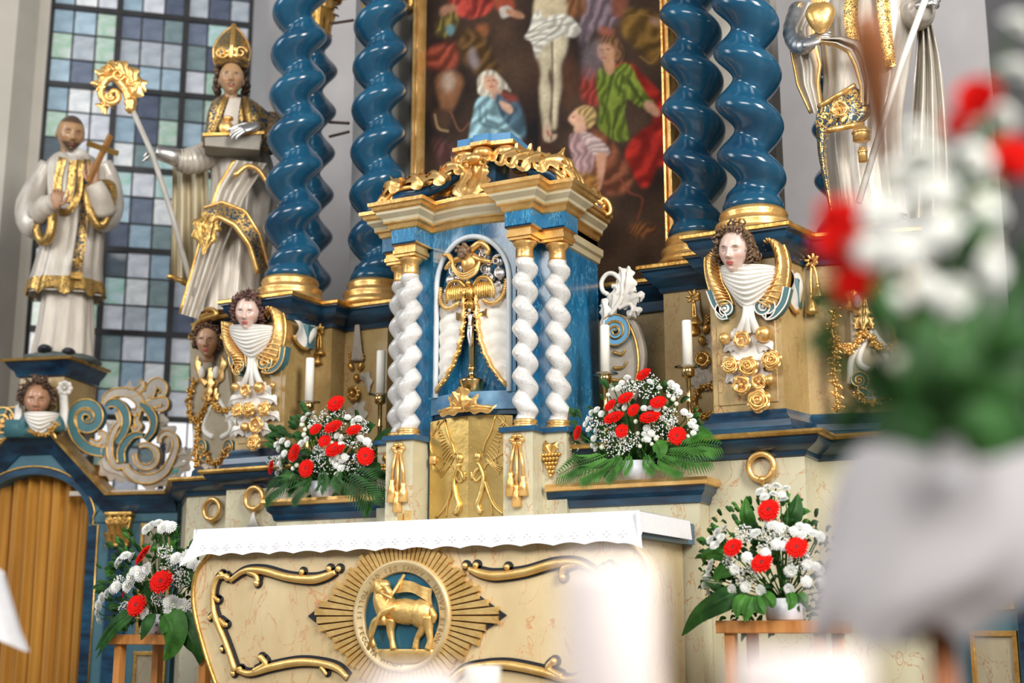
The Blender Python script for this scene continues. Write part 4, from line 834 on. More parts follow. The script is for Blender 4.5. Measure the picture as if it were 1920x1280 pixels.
for sg in (1, -1): b.leaf([(sg*.02, .52, 3.14), (sg*.06, .53, 3.2), (sg*.05, .58, 3.29), (sg*.085, .56, 3.34)], .035, 3, (0, -1, .3)); b.tube(np.array([(sg*(.05+q[0]), .585, 3.335+q[1]) for q in spiral(0, 0, .03, .006, 0, 5, 18)]), .009, 6)
b.ball((0, .58, 3.36), (.05, .035, .03), 16, 10)
TP('acanthus_console', b, GOLD, label='gilded acanthus leaf in the middle of the crown')
b = MB()
for x, y in ((-.12, .72), (0, .68), (.12, .72), (.10, .9), (-.10, .9)): b.ball((x, y, 3.42), (.058, .055, .04), 14, 10); b.lathe([(.03, 0), (.04, .02), (.03, .04)], (x, y, 3.37), 12)
TP('crown_roll', b, GOLD, label='gilded rolls under the top plate', kind='stuff')
b = MB().slab([(-.03, .76), (.03, .76), (.05, .84), (.04, .9), (-.04, .9), (-.05, .84)], 3.25, 3.46); TP('crown_core', b, mat('crown blue core', (.02, .10, .24), (.04, .18, .36), .3), smooth=False)
pl = [(-.175, .66), (-.06, .66), (-.05, .63), (.05, .63), (.06, .66), (.175, .68), (.16, .96), (-.16, .96)]
TP('top_plate_edge', MB().slab(pl, 3.455, 3.475), GOLD, smooth=False); TP('top_plate', MB().slab([(x*.88, .80+(y-.80)*.88) for x, y in pl], 3.475, 3.52), mat('bright blue plate', (.05, .20, .42), (.08, .26, .48), .35), smooth=False)
# niche relief: parted curtain, clouds, figure with outspread arms, dove
for sg in (1, -1):
    G = []; Gg = []
    for v in np.linspace(0, 1, 22):
        z = 2.66-.50*v; xi = (.035+.165*v**3); row = []
        for u in np.linspace(0, 1, 12):
            x = .2*(1-u)+u*min(xi, .198); row.append((sg*x, fy(.2)-.0+.012*(1-u)-.008*sin(v*46+u*2)-.012*u*(1-v), z-.05*(1-u)*0+.025*sin(pi*u)))
        G.append(row); Gg.append(row[-1])
    o = TP('niche_curtain', MB().grid(np.array(G)), WHITE, label='white carved curtain drawn aside')
    P = np.array(Gg)+[0, -.012, 0]; b = MB().tube(P, .020, 8, flat=.5, up=(1, 0, 0)); 
    for k in range(21): b.tube([P[k]+[-.018*sg, -.008, .006], P[k]+[.012*sg, -.010, -.012]], .005, 5)
    TP('curtain_border', b, GOLD, parent=o, label='gold braided curtain border')
b = MB(); rg = np.random.default_rng(3)
for k in range(44):
    a_ = rg.uniform(0, 2*pi); r = rg.uniform(.05, .165); x, z = r*cos(a_)*1.05, 2.72+r*sin(a_)*1.15
    if abs(x) > .178 or z > 2.90: continue
    R0 = rg.uniform(.016, .032); b.ball((x, .60+rg.uniform(-.015, .02), z), R0, 10, 8)
    sp = spiral(0, 0, R0, R0*.2, rg.uniform(0, 6), rg.uniform(0, 6)+7, 18); b.tube([(x+q[0], .60-R0*.8, z+q[1]) for q in sp], R0*.2, 5)
TP('clouds', b, SILVER, label='silvered cloud scrolls', kind='stuff')
b = MB()                                              # half figure leaning out with spread arms, ribboned mantle
b.ball((-.005, .56, 2.80), (.05, .04, .055), 18, 12); b.tube(spline([(.02, .55, 2.83), (.075, .53, 2.80), (.125, .53, 2.785)], 10), np.linspace(.02, .009, 10), 8); b.tube(spline([(-.04, .55, 2.83), (-.10, .54, 2.815), (-.145, .55, 2.785)], 10), np.linspace(.02, .009, 10), 8)
for r in (0, 1, 2): b.tube(spline([(-.155+.01*r, .545, 2.86), (-.10, .53, 2.845-.012*r), (-.075, .52, 2.78-.01*r), (-.02, .515, 2.735-.012*r), (.05, .515, 2.755-.012*r), (.07, .53, 2.80)], 24), .008, 6)
b.tube(spline([(.0, .56, 2.87), (.06, .55, 2.895), (.10, .56, 2.86), (.09, .56, 2.83)], 14), np.linspace(.02, .01, 14), 8)
for k in range(5): b.ball((.12+.012*k, .528-.003*k, 2.785+.008*(k-2)), (.012, .004, .004), 6, 4)
TP('gilded_figure', b, GOLD, label='small gilded half figure with outspread arms')
b = MB().ball((-.03, .53, 2.855), (.03, .03, .036), 14, 10); rg = np.random.default_rng(5)
for k in range(26): a_ = rg.uniform(0, 2*pi); b.ball((-.03+.028*cos(a_), .53+.01*rg.normal(), 2.862+.032*sin(a_)), .011, 6, 5)
b.ball((-.03, .508, 2.835), (.018, .014, .022), 10, 8); TP('figure_head', b, HAIR_L, label='bearded head of the small figure')
b = MB()                                              # dove / eagle with spread wings and little putto heads
b.ball((0, .555, 2.645), (.026, .03, .042), 14, 10); b.ball((0, .535, 2.69), (.014, .018, .016), 10, 8); b.ball((0, .56, 2.585), (.03, .025, .03), 12, 8)
for sg in (1, -1):
    b.tube(spline([(sg*.02, .55, 2.67), (sg*.06, .54, 2.71), (sg*.11, .54, 2.705), (sg*.135, .545, 2.655), (sg*.135, .55, 2.60)], 18), np.linspace(.014, .005, 18), 8)
    for k in range(8): x = sg*(.03+.013*k); b.leaf([(x, .55, 2.695), (x+sg*.004, .537, 2.655), (x+sg*.004, .545, 2.61-.012*(k == 7))], .013, 1, (0, -1, 0), .3, amp=0, n=7)
TP('spread_winged_dove', b, GOLD_OLD, label='gilded bird with outspread wings')
for sg in (1, -1):
    b = MB(); P = spline([(sg*.19, .585, 2.70), (sg*.18, .57, 2.62), (sg*.13, .555, 2.575), (sg*.07, .56, 2.60)], 20); b.tube(P, .010, 8)
    for k in range(0, 19): b.tube([P[k]+[-.010, -.008, 0], P[k+1]+[.008, -.009, .006]], .004, 5)
    TP('gilded_rope', b, GOLD)
# crucifix standing in the niche
cr = T('altar_crucifix', 'brass standing crucifix with silver figure in the tabernacle niche', 'crucifix', (.0, .575, 2.136))
cr.part('foot', MB().lathe([(0, 0), (.045, 0), (.05, .006), (.064, .055), (.066, .062), (.05, .072), (.024, .082), (.016, .09), (.013, .11), (.02, .118), (.022, .126), (.014, .136), (.012, .145), (0, .145)], n=28), BRASS)
b = MB().box(-.014, .014, -.008, .008, .14, .50, .003); b.box(-.085, .085, -.008, .008, .385, .415, .003); b.box(-.088, -.08, -.01, .01, .38, .42); b.box(.08, .088, -.01, .01, .38, .42); cr.part('cross', b, BRASS, autosm=30)
b = MB().tube(spline([(0, -.018, .40), (.002, -.022, .37), (-.002, -.02, .335)], 8), [.009, .013, .014, .013, .011, .010, .011, .012], 8)
for sg in (1, -1): b.tube([(sg*.008, -.018, .392), (sg*.035, -.014, .402), (sg*.068, -.012, .412)], [.006, .005, .004], 6); b.tube(spline([(sg*.006, -.02, .335), (sg*.008, -.026, .29), (sg*.003, -.016, .235)], 8), np.linspace(.008, .004, 8), 6)
b.ball((-.002, -.022, .418), (.010, .011, .013), 10, 8); b.ball((0, -.02, .33), (.017, .012, .014), 10, 6); cr.part('corpus', b, SILVER, label='silver figure on the cross')
# ------------------------------------------------------------------ carved heads
def ss(a, b, x): t = np.clip((x-a)/(b-a), 0, 1); return t*t*(3-2*t)
def head_mb(skin=(.62, .42, .33), lips=(.50, .12, .10), brow=(.10, .05, .03), blush=(.62, .26, .20), beard=None, eyes='down', N=60, M=64, neck=True, cap=None, moustache=False):
    """head of unit height, chin at -.5, crown at +.5, facing -y; vertex colours carry the flesh painting"""
    s_ = np.linspace(-1, 1, N, endpoint=False); th = -pi/2+pi*(.5*s_+.5*s_**3); ph = np.linspace(-pi/2, pi/2, M)
    PH, TH = np.meshgrid(ph, th, indexing='ij')
    x = .355*np.cos(PH)*np.cos(TH); y = .43*np.cos(PH)*np.sin(TH); z = .5*np.sin(PH)
    lo = ss(-.02, -.5, z); x *= 1-.34*lo; fr = np.clip(-y/.43, 0, 1)
    y = np.where(y > 0, y*(1-.45*ss(-.1, -.45, z)), y*(1+.0*lo)); y -= .05*lo
    y = np.where(y < 0, np.sign(y)*.43*np.abs(y/.43)**.82, y)
    g = lambda x0, z0, sx, sz: np.exp(-((x-x0)/sx)**2-((z-z0)/sz)**2)
    g2 = lambda x0, z0, sx, sz: g(x0, z0, sx, sz)+g(-x0, z0, sx, sz)
    nose = np.interp(z, [-.22, -.185, -.15, -.05, .06, .14], [0, .05, .125, .075, .025, 0])*np.exp(-(x/(.042+.03*ss(.0, -.16, z)))**2)
    d = nose+.035*g2(.052, -.155, .03, .03)-.062*g2(.135, .015, .075, .055)+.04*g2(.135, -.004, .052, .036)+.024*g2(.13, .082, .10, .028)+.02*g2(.20, -.12, .09, .08)
    d += .030*g(0, -.262, .085, .018)+.034*g(0, -.312, .068, .022)-.016*g(0, -.286, .09, .009)-.018*g(0, -.365, .09, .024)+.038*g(0, -.44, .075, .055)
    if beard: d += .05*ss(-.22, -.42, z)*(1-g(0, -.29, .10, .05))
    y = y-d*ss(.15, .5, fr)
    c = np.ones(x.shape+(3,))*np.array(skin); F = ss(.2, .5, fr)[..., None]
    def tint(c, m, col): m = np.clip(m, 0, 1)[..., None]*F; return c*(1-m)+np.array(col)*m
    c = tint(c, .5*g2(.19, -.14, .09, .08)+.35*g(0, -.16, .06, .04), blush)
    w_ = .088*(1-((z+.288)/.075)**2); c = tint(c, ss(.012, -.012, np.abs(x)-w_)*(np.abs(z+.288) < .055), lips)
    c = tint(c, .8*g(0, -.287, .075, .007), (.18, .03, .03))
    ex = np.abs(np.abs(x)-.135)
    c = tint(c, 1.2*np.exp(-(ex/.058)**4-((z-.085+.25*(ex-.0)**2*8)/.019)**2)*.9, brow)
    if eyes == 'down':
        c = tint(c, .9*np.exp(-(ex/.055)**4-((z+.022-ex*ex*5)/.017)**2), (.08, .04, .03)); c = tint(c, .7*np.exp(-(ex/.06)**4-((z-.037+ex*ex*4)/.012)**2), (.20, .09, .06))
    else:
        c = tint(c, np.exp(-(ex/.05)**4-((z+.004)/.02)**4), (.62, .60, .55)); c = tint(c, np.exp(-(ex/.021)**4-((z+.004)/.021)**4), (.05, .03, .02)); c = tint(c, np.exp(-(ex/.06)**4-((z-.026+ex*ex*4)/.011)**2), (.06, .03, .02))
    if beard: c = tint(c, ss(-.20, -.26, z)*(1-.9*g(0, -.288, .075, .03))+.0*z, beard)
    if beard or moustache: c = tint(c, 1.2*np.exp(-(x/.115)**4-((z+.235+.35*np.abs(x))/.022)**2), beard or brow)
    if cap:
        m = np.maximum(ss(.24, .30, z), ss(.12, .02, fr)*ss(-.28, -.2, z)); m = m[..., None]; c = c*(1-m)+np.array(cap)*m
    b = MB(); b.grid(np.stack([x, y, z], -1), cv=True); cols = [c.reshape(-1, 3)]
    for sg in (1, -1):
        n0 = b.n; b.ball((sg*.345, .03, -.05), (.035, .07, .10), 10, 8); cols.append(np.ones((b.n-n0, 3))*np.array(skin)*.9)
    if neck:
        n0 = b.n; b.tube([(0, .07, -.28), (0, .10, -.48), (0, .12, -.62)], [.20, .185, .22], 20); cols.append(np.ones((b.n-n0, 3))*np.array(skin)*.92)
    b.c = np.vstack(cols); return b
def hair_mb(seed=1, locks=46, length=.0, vol=1.0, front=.30, parting=0, wild=.05, side=1.0):
    rg = np.random.default_rng(seed); b = MB()
    b.ball((0, .11, .10), (.40*vol, .41*vol, .44*vol), 26, 18, disp=lambda G: 1+.035*np.sin(13*G[..., 0]+9*G[..., 2])*np.sin(12*G[..., 2]+7*G[..., 1]))
    def lock(p0, d0, L, r, curl):
        p0 = np.array(p0, float); d0 = np.array(d0, float); d0 /= np.linalg.norm(d0); n_ = 16; a = np.cross(d0, (0.3, -1, .2)); a /= np.linalg.norm(a); c = np.cross(d0, a)
        ph = rg.uniform(0, 6); t = np.linspace(0, 1, n_); tw = rg.choice([-1, 1])*(curl*2*pi)
        P = p0+d0*(L*t[:, None])+(a*np.cos(ph+tw*t)[:, None]+c*np.sin(ph+tw*t)[:, None])*(r*.9*(.3+t)[:, None])
        b.tube(P, r*np.linspace(.9, .35, n_), 6)
    for k in range(18):                                # hairline over the forehead and temples
        a = pi*(-.12+1.24*k/17); x = .37*cos(a)*vol; z = .06+.36*sin(a)*vol
        y = -front*(.55+.45*sin(max(0, min(pi, a))))
        lock((x, y, z), (x*.9+rg.normal(0, .15), -.25+rg.normal(0, .1), .35*sin(a)+.05+rg.normal(0, .12)-(.5 if sin(a) < .3 else 0)), .15, .046, 1.3)
    for k in range(locks):
        u = rg.normal(size=3); u /= np.linalg.norm(u)
        if u[1] < -.55 and u[2] < .45: continue
        p = np.array([0, .10, .10])+u*np.array([.40, .40, .43])*vol
        lock(p, u*.5+np.array([rg.normal(0, .25), rg.normal(0, .2), -.45 if u[2] < .4 else .1]), .17, .048, 1.2)
    if length:
        for sg in (1, -1):
            for k in range(9):
                p = (sg*(.33+.05*rg.random())*side, -.10+.05*k, .05-.06*rg.random()); lock(p, (sg*.25+rg.normal(0, .1), -.05+rg.normal(0, .1), -1), length*(.8+.4*rg.random()), .055, 1.6)
    for k in range(3): lock((.06*(k-1), -.22, .47*vol), (rg.normal(0, .3), -.3, .8), .14+wild, .045, .8)
    return b
def place(b, c, H, yaw=0, pitch=0, roll=0):
    """scale a unit head to height H; yaw>0 turns the face towards +x, pitch>0 lowers it"""
    M = np.eye(4); M[:3, :3] = rotz(yaw)@rotx(pitch)@roty(roll)*H; M[:3, 3] = c; return b.xf(M)
def garland(b, path, r, seed=0, dens=1.0, leaves=True):
    rg = np.random.default_rng(seed); P = np.array(path, float); L = np.linalg.norm(np.diff(P, axis=0), axis=1).sum(); n_ = max(6, int(L/r*1.3*dens)); P = spline(P, n_)
    b.tube(P, r*.6, 6)
    for i in range(n_):
        for k in range(3):
            o = rg.normal(0, .55, 3)*r; o[1] = -abs(o[1])-r*.2; q = r*rg.uniform(.35, .6); b.ball(P[i]+o, q, 7, 5)
    if leaves:
        for i in range(1, n_, 3):
            for sg in (1, -1):
                d = np.array([sg*1.0, -.3, rg.normal(0, .5)]); b.leaf([P[i], P[i]+d*r*1.0, P[i]+d*r*1.9+[0, r*.4, 0]], r*.6, 1, (0, -1, 0), .3, amp=.1, n=6)
def collar(t, outer, inner, y_in, depth, mats, nm, label):
    """big curved gilded wing: ribbon between two traced edges, swelling out from the block, with barb relief"""
    n_ = 34; O = np.array([t.px(u, v, y_in) for u, v in spline(outer, n_)]); I = np.array([t.px(u, v, y_in) for u, v in spline(inner, n_)])
    G = []; rg = np.random.default_rng(2)
    for k in range(n_):
        tt = k/(n_-1); bul = depth*(sin(pi*min(1, tt*.85+.12))**.6); row = []
        for q in np.linspace(0, 1, 11):
            p = O[k]*(1-q)+I[k]*q; p = p+np.array([0, -bul*sin(pi*(q*.86+.12))-.004*(k % 2)*sin(pi*q), 0]); row.append(p)
        G.append([O[k]+[0, .05, 0]]+row+[I[k]+[0, .05, 0]])
    b = MB().grid(np.array(G)); b.tube(O+[0, -.012, 0], .0075, 6); b.tube(I+[0, -.012, 0], .006, 6)
    for k in range(2, n_-2, 2):
        a = O[k]+[0, -.3*depth, 0]; c = I[min(n_-1, k+2)]+[0, -.25*depth, 0]; m = (O[k]+I[k+1])/2+[0, -depth*1.0, 0]; b.tube(spline([a, m, c], 8), .0042, 5)
    return t.part(nm, b, mats, label=label)
def scarf_mb(t, cx, cy, w, h, y, depth, n_f=9):
    """draped neckcloth: bulged body with U shaped folds; pixel centre and size"""
    b = MB(); G = []
    for a in np.linspace(0, 1, 42):
        row = []
        for q in np.linspace(-1, 1, 25):
            v = cy-h/2+h*(a*(1-.55*abs(q)**1.7)+.02)+ (0 if a else 0); p = t.px(cx+q*w/2*(1-.25*a*a), v, y)
            f = .010*sin((a*n_f+.25*abs(q))*2*pi)*min(1, (1-abs(q))*5)
            row.append(p+np.array([0, -depth*((1-q*q)**.5)*(sin(pi*(.32+.60*a)))-f*.7, 0]))
        G.append(row)
    return b.grid(np.array(G))
def volute(t, c, rpx, hand, y, turns=2.2, name='volute', tail=None, col=None, edge=None, wscale=1.0):
    P0 = t.px(c[0], c[1], y); R = np.linalg.norm(t.px(c[0], c[1]+rpx, y)-P0)
    a1 = pi/2-hand*0; sp = spiral(P0[0], P0[2], R, R*.12, -pi/2, -pi/2+hand*turns*2*pi, 44)
    if tail is not None:
        tl = np.array([t.px(u, v, y)[[0, 2]] for u, v in tail]); sp = np.vstack([spline(np.vstack([tl, sp[:1]]), 14)[:-1], sp])
    n_ = len(sp); wd = np.linspace(R*.34, R*.10, n_)*wscale
    b = MB().band(sp, wd, y-.02, .05); o = t.part(name, b, col or SCROLL_TEAL, autosm=40)
    e = MB().edges(sp, wd, y-.022, max(.0035, R*.085)); e.ball((P0[0], y-.028, P0[2]), (R*.16, .012, R*.16), 10, 8)
    t.part('volute_edge', e, edge or GOLD, parent=o, label='raised gilded edge'); return o

# ------------------------------------------------------------------ angel consoles on the pedestals
def angel_console(name, label, loc, D):
    t = T('angel_console', label, 'angel carving', loc, 0, 'carved angel consoles')
    s = D['s']                                          # metres per pixel here
    hc = t.px(*D['head'], -.085); H = D['H']*s
    t.part('head', place(head_mb(skin=(.70, .50, .42), neck=True), hc, H, D['yaw'], D['pitch'], D.get('roll', 0)), SKINATTR, label='painted face with lowered eyes')
    t.part('hair', place(hair_mb(D['seed'], 54, .30, 1.06, .30, wild=.08), hc, H, D['yaw'], D['pitch'], D.get('roll', 0)), D['hair'], label='dark curly hair')
    collar(t, D['lo'], D['li'], -.01, .05, GOLD, 'gilded_wing', 'gilded curved wing'); collar(t, D['ro'], D['ri'], -.01, .06, GOLD, 'gilded_wing', 'gilded curved wing')
    sc = D['scarf']; t.part('neckcloth', scarf_mb(t, sc[0], sc[1], sc[2], sc[3], -.012, .10), WHITE, label='white draped neckcloth')
    for c, r, hd, tl in D['vol']: volute(t, c, r, hd, -.02, 2.0, tail=tl, col=SCROLL_TEAL, edge=D.get('vedge', GOLD), wscale=D.get('vw', 1.0))
    st = D['stem']; b = MB()
    for k, o in enumerate((-9, 0, 9)):
        P = [t.px(st[0]+o*.6, st[1], -.03), t.px(st[0]+o*.7, (st[1]+st[2])/2, -.055), t.px(st[0]+o*1.8, st[2], -.03)]; b.tube(spline(P, 14), np.linspace(.012, .02, 14), 8)
    for sg in (1, -1):                                  # leaves of the white backing
        for (dx, dy, L) in ((14, 4, 26), (22, 22, 30), (24, 52, 34), (20, 80, 28)):
            p = lambda a, c, y=-.012: t.px(st[0]+sg*a, st[2]+c, y)
            b.leaf([p(dx*.3, dy), p(dx, dy+2, -.03), p(dx+L*.55, dy+6, -.03), p(dx+L*.8, dy+16, -.01)], .030, 3, (0, -1, 0), .3)
    pts = [t.px(st[0]+a, st[2]+c, 0) for a, c in ((-26, -6), (26, -6), (34, 30), (26, 70), (8, 100), (-8, 100), (-26, 70), (-34, 30))]
    b.prism([(p[0], p[2]) for p in pts], -.018, 0, .008)
    t.part('white_foliage', b, WHITE, label='white carved acanthus backing', autosm=50)
    for k, (u, v, r, kind) in enumerate(D['roses']):
        P = t.px(u, v, -.045); b = MB()
        if kind == 'ball': b.ball(P, r*s*1.25, 16, 12); b.ball(P+[0, -r*s*1.2, 0], r*s*.22, 8, 6)
        elif kind == 'open':
            b.rose(P, r*s*1.25, (0, -1, -.05), 2, 5, depth=.25, seed=k); b.ball(P+[0, -r*s*.35, 0], r*s*.3, 10, 8)
        else: b.rose(P, r*s*1.3, (0, -1, .05), 4, 6, depth=.7, seed=k); b.ball(P, r*s*.8, 10, 8)
        t.part('gilded_rose' if kind != 'ball' else 'gilded_bud', b, GOLD, label=None)
    if 'side' in D:
        X, pts, ang = D['side']                         # drapery end on the return face of the block
        G = []
        for a in np.linspace(0, 1, 14):
            row = []
            for q in np.linspace(0, 1, 9):
                y = .02+q*.20; z = pts[0]-(pts[0]-pts[1])*a*(1-abs(q-.45)*.9); row.append((X+(.012+.012*sin(q*9+a*3)+.02*sin(pi*a)), y, z))
            G.append(row)
        o = t.part('side_drapery', MB().grid(np.array(G)), WHITE, label='white drapery end on the side')
        t.part('drapery_border', MB().tube(np.array([r for r in G[-1]])+[.004, 0, .006], .009, 6), GOLD, parent=o)
        Z0 = pts[0]*.45+pts[1]*.55; t.part('blue_lining', MB().slab([(X, .10), (X+.035, .12), (X+.03, .19), (X, .2)], Z0-.05, Z0+.08), SCROLL_TEAL, parent=o, smooth=False)
    return t
DL = dict(s=.00232, head=(466, 586), H=84, yaw=.42, pitch=.20, roll=.05, seed=4, hair=mat('auburn carved hair', (.07, .028, .022), (.17, .08, .06), .33, 0, 20, bump=(70, .5, .005)),
    lo=[(419, 603), (421, 630), (427, 656), (438, 676), (448, 694)], li=[(440, 606), (442, 630), (450, 650), (462, 666), (464, 690)],
    ro=[(503, 586), (516, 569), (531, 580), (538, 612), (534, 648), (522, 676), (505, 693)], ri=[(505, 600), (510, 590), (515, 600), (517, 625), (508, 645), (492, 660), (478, 668)],
    scarf=(480, 643, 92, 62), vol=[((499, 680), 16, 1, [(535, 650), (530, 678), (516, 694)]), ((452, 688), 13, -1, [(436, 668), (440, 684)])], stem=(473, 670, 722),
    roses=[(441, 725, 8, 'ball'), (462, 732, 13, 'open'), (486, 726, 11, 'ball'), (447, 769, 14, 'rose'), (468, 768, 15, 'rose'), (497, 767, 15, 'rose'), (459, 800, 9, 'ball'), (482, 797, 17, 'open'), (478, 830, 16, 'rose'), (512, 722, 6, 'ball')], side=(.20, (2.66-1.855, 2.50-1.855), 0))
angel_console('angel_console', 'carved angel head with dark hair and gilded wings on the left pedestal', (-1.40, .668, 1.855), DL)
DR = dict(s=.00222, head=(1380, 470), H=92, yaw=-.08, pitch=.18, roll=.10, seed=9, hair=HAIR_L,
    lo=[(1334, 470), (1324, 486), (1326, 520), (1338, 560), (1352, 590)], li=[(1352, 478), (1350, 500), (1356, 530), (1368, 552), (1376, 572)],
    ro=[(1432, 458), (1446, 443), (1466, 452), (1479, 490), (1476, 535), (1462, 572), (1440, 594)], ri=[(1436, 470), (1448, 462), (1456, 485), (1456, 515), (1444, 540), (1428, 556), (1415, 566)],
    scarf=(1407, 541, 114, 80), vol=[((1434, 577), 19, 1, [(1478, 540), (1470, 570), (1452, 592)]), ((1362, 581), 16, -1, [(1332, 545), (1344, 575)])], stem=(1403, 566, 622),
    roses=[(1358, 634, 10, 'ball'), (1392, 636, 15, 'open'), (1432, 626, 14, 'ball'), (1370, 685, 15, 'rose'), (1405, 688, 17, 'rose'), (1448, 676, 17, 'rose'), (1391, 722, 17, 'open'), (1424, 716, 14, 'open'), (1443, 712, 9, 'ball'), (1424, 752, 20, 'rose')], vedge=WHITE, side=(.17, (2.62-1.855, 2.40-1.855), 0))
angel_console('angel_console', 'carved angel head with fair curly hair and gilded wings on the right pedestal', (1.40, .668, 1.855), DR)
# outer consoles on the slanted ends of the predella
def corner_console(label, loc, rz, D):
    t = T('garland_console', label, 'angel carving', loc, rz, 'outer garland consoles'); s = D['s']
    f = lambda pts, y=-.03: [t.px(u, v, y) for u, v in pts]
    hc = t.px(*D['head'], -.10); H = D['H']*s
    t.part('head', place(head_mb(skin=(.42, .24, .14), blush=(.45, .2, .12)), hc, H, D['yaw'], .12), SKINATTR, label='brown toned face')
    t.part('hair', place(hair_mb(D['seed'], 40, .22, 1.0), hc, H, D['yaw'], .12), HAIR)
    b = MB(); u0, v0 = D['head']
    b.tube(spline(f([(u0-28, v0-18), (u0-20, v0-34), (u0, v0-44), (u0+16, v0-50), (u0+10, v0-60), (u0-6, v0-60)], -.16), 24), np.linspace(.016, .012, 24), 8); b.leaf(f([(u0-30, v0-14), (u0-18, v0-40), (u0+2, v0-52), (u0+22, v0-48)], -.15), .03, 3)
    for sg in (-1, 1): b.tube([t.px(u0+sg*30+q[0]*8, v0-10+q[1]*8, -.12) for q in spiral(0, 0, 1, .2, 0, 9, 24)], .006, 6)
    t.part('gilded_headdress', b, GOLD_OLD)
    bx, by = D['bib']; b = MB()
    for sg in (-1, 1):
        b.leaf(f([(bx+sg*8, by+22), (bx+sg*18, by+4), (bx+sg*24, by-18), (bx+sg*22, by-34)], -.05), .032, 3); b.leaf(f([(bx, by+22), (bx+sg*10, by+40), (bx+sg*16, by+50)], -.05), .026, 3)
    b.leaf(f([(bx, by-10), (bx, by+20), (bx-2, by+52)], -.07), .03, 4)
    t.part('gilded_breastplate', b, GOLD)
    for sg in (-1, 1):
        P = t.px(bx+sg*13, by-2, -.06); t.part('white_boss', MB().ball(P, (9*s, .02, 16*s), 14, 10), WHITE)
    for k, g_ in enumerate(D['gar']):
        b = MB(); garland(b, f(g_, -.045), .017, k+3, 1.0); t.part('gilded_garland', b, GOLD if D.get('bright') else GOLD_OLD)
    lx, ly = D['lyre']; b = MB()
    for sg in (-1, 1):
        b.tube(spline(f([(lx+sg*2, ly-60), (lx+sg*22, ly-20), (lx+sg*24, ly+2), (lx+sg*8, ly+14)], -.03), 22), np.linspace(.012, .018, 22), 8); b.tube(spline(f([(lx+sg*4, ly-52), (lx+sg*38, ly-10), (lx+sg*42, ly+40)], -.02), 18), .016, 8)
    for k in range(5): b.leaf(f([(lx+(k-2)*3, ly+52), (lx+(k-2)*12, ly+66), (lx+(k-2)*16, ly+74-abs(k-2)*4)], -.03), .022, 2)
    t.part('white_strapwork', b, WHITE)
    for sg in (-1, 1): volute(t, (lx+sg*26, ly+34), 15, -sg, -.03, 2.0, tail=[(lx+sg*12, ly+58), (lx+sg*22, ly+52)])
    pts = [(bx-30, by-66), (bx+34, by-66), (lx+42, ly+20), (lx+30, ly+66), (lx-30, ly+66), (lx-40, ly+20)]; P = [t.px(u, v, 0) for u, v in pts]
    t.part('backing_block', MB().prism([(p[0], p[2]) for p in P], -.03, 0, .01), mat('stone coloured block', (.30, .25, .16), (.40, .34, .24), .5), smooth=False)
    return t
corner_console('shaded angel console with gilded headdress and garlands at the far left end', (-1.87, .955, 1.855), -radians(15), dict(s=.0024, head=(390, 640), H=80, yaw=.80, seed=14, bib=(392, 700),
    gar=[[(366, 712), (356, 745), (358, 778), (372, 788), (384, 768), (392, 742)], [(396, 742), (406, 762), (420, 770), (436, 772)], [(372, 788), (371, 820), (368, 850), (370, 872)], [(386, 848), (398, 866), (414, 864), (424, 848)]], lyre=(408, 806)))
corner_console('bright angel console with white boss ovals and gilded garlands behind the foreground bouquet', (1.87, .955, 1.855), radians(15), dict(s=.0022, head=(1628, 470), H=80, yaw=.1, seed=15, bib=(1620, 566), bright=1,
    gar=[[(1566, 582), (1560, 625), (1584, 656), (1604, 645), (1618, 622)], [(1626, 622), (1645, 648), (1675, 654), (1690, 640)], [(1566, 640), (1564, 690), (1572, 770)], [(1606, 740), (1632, 756), (1664, 744)]], lyre=(1636, 680)))
# pendants on the recessed predella walls
def tassels(label, u, v0, L, Y, gold, sides=(-8, 6), rz=0):
    P = atY(u, v0, Y); t = T('tassel_pendant', label, 'ornament', P, rz, 'gilded tassel pendants'); s = .0023; b = MB(); rg = np.random.default_rng(3)
    for k in range(7): a = k*.9; b.tube(spline([(.02*cos(a), -.015, .02*sin(a)), (.035*cos(a+.4), -.02, .01+.035*sin(a+.4)), (.01*cos(a), -.018, .012*sin(a))], 8), .007, 6)
    t.part('knot', b, gold)
    for k, dx in enumerate(sides):
        l = L*s*(.72 if k else 1.0); b = MB().tube(spline([(0, -.012, 0), (dx*s*.8, -.014, -l*.3), (dx*s, -.012, -l*.66)], 10), .0065, 6)
        b.lathe([(.006, -l*.62), (.013, -l*.64), (.010, -l*.67), (.014, -l*.70), (.030, -l*.93), (.031, -l*.97), (.0, -l)], (dx*s, -.014, 0), 14); t.part('tassel', b, gold)
    return t
tassels('aged gilded tassel pendant behind the left outer candle', 601, 622, 84, .945, GOLD_OLD, (-3, 6))
tassels('bright gilded tassel pendant to the right of the fair haired angel console', 1523, 492, 110, .89, GOLD, (-4, 10))
tassels('aged gilded tassel pendant half hidden left of the fair haired angel console', 1302, 560, 84, .945, GOLD_OLD, (-2, 4))
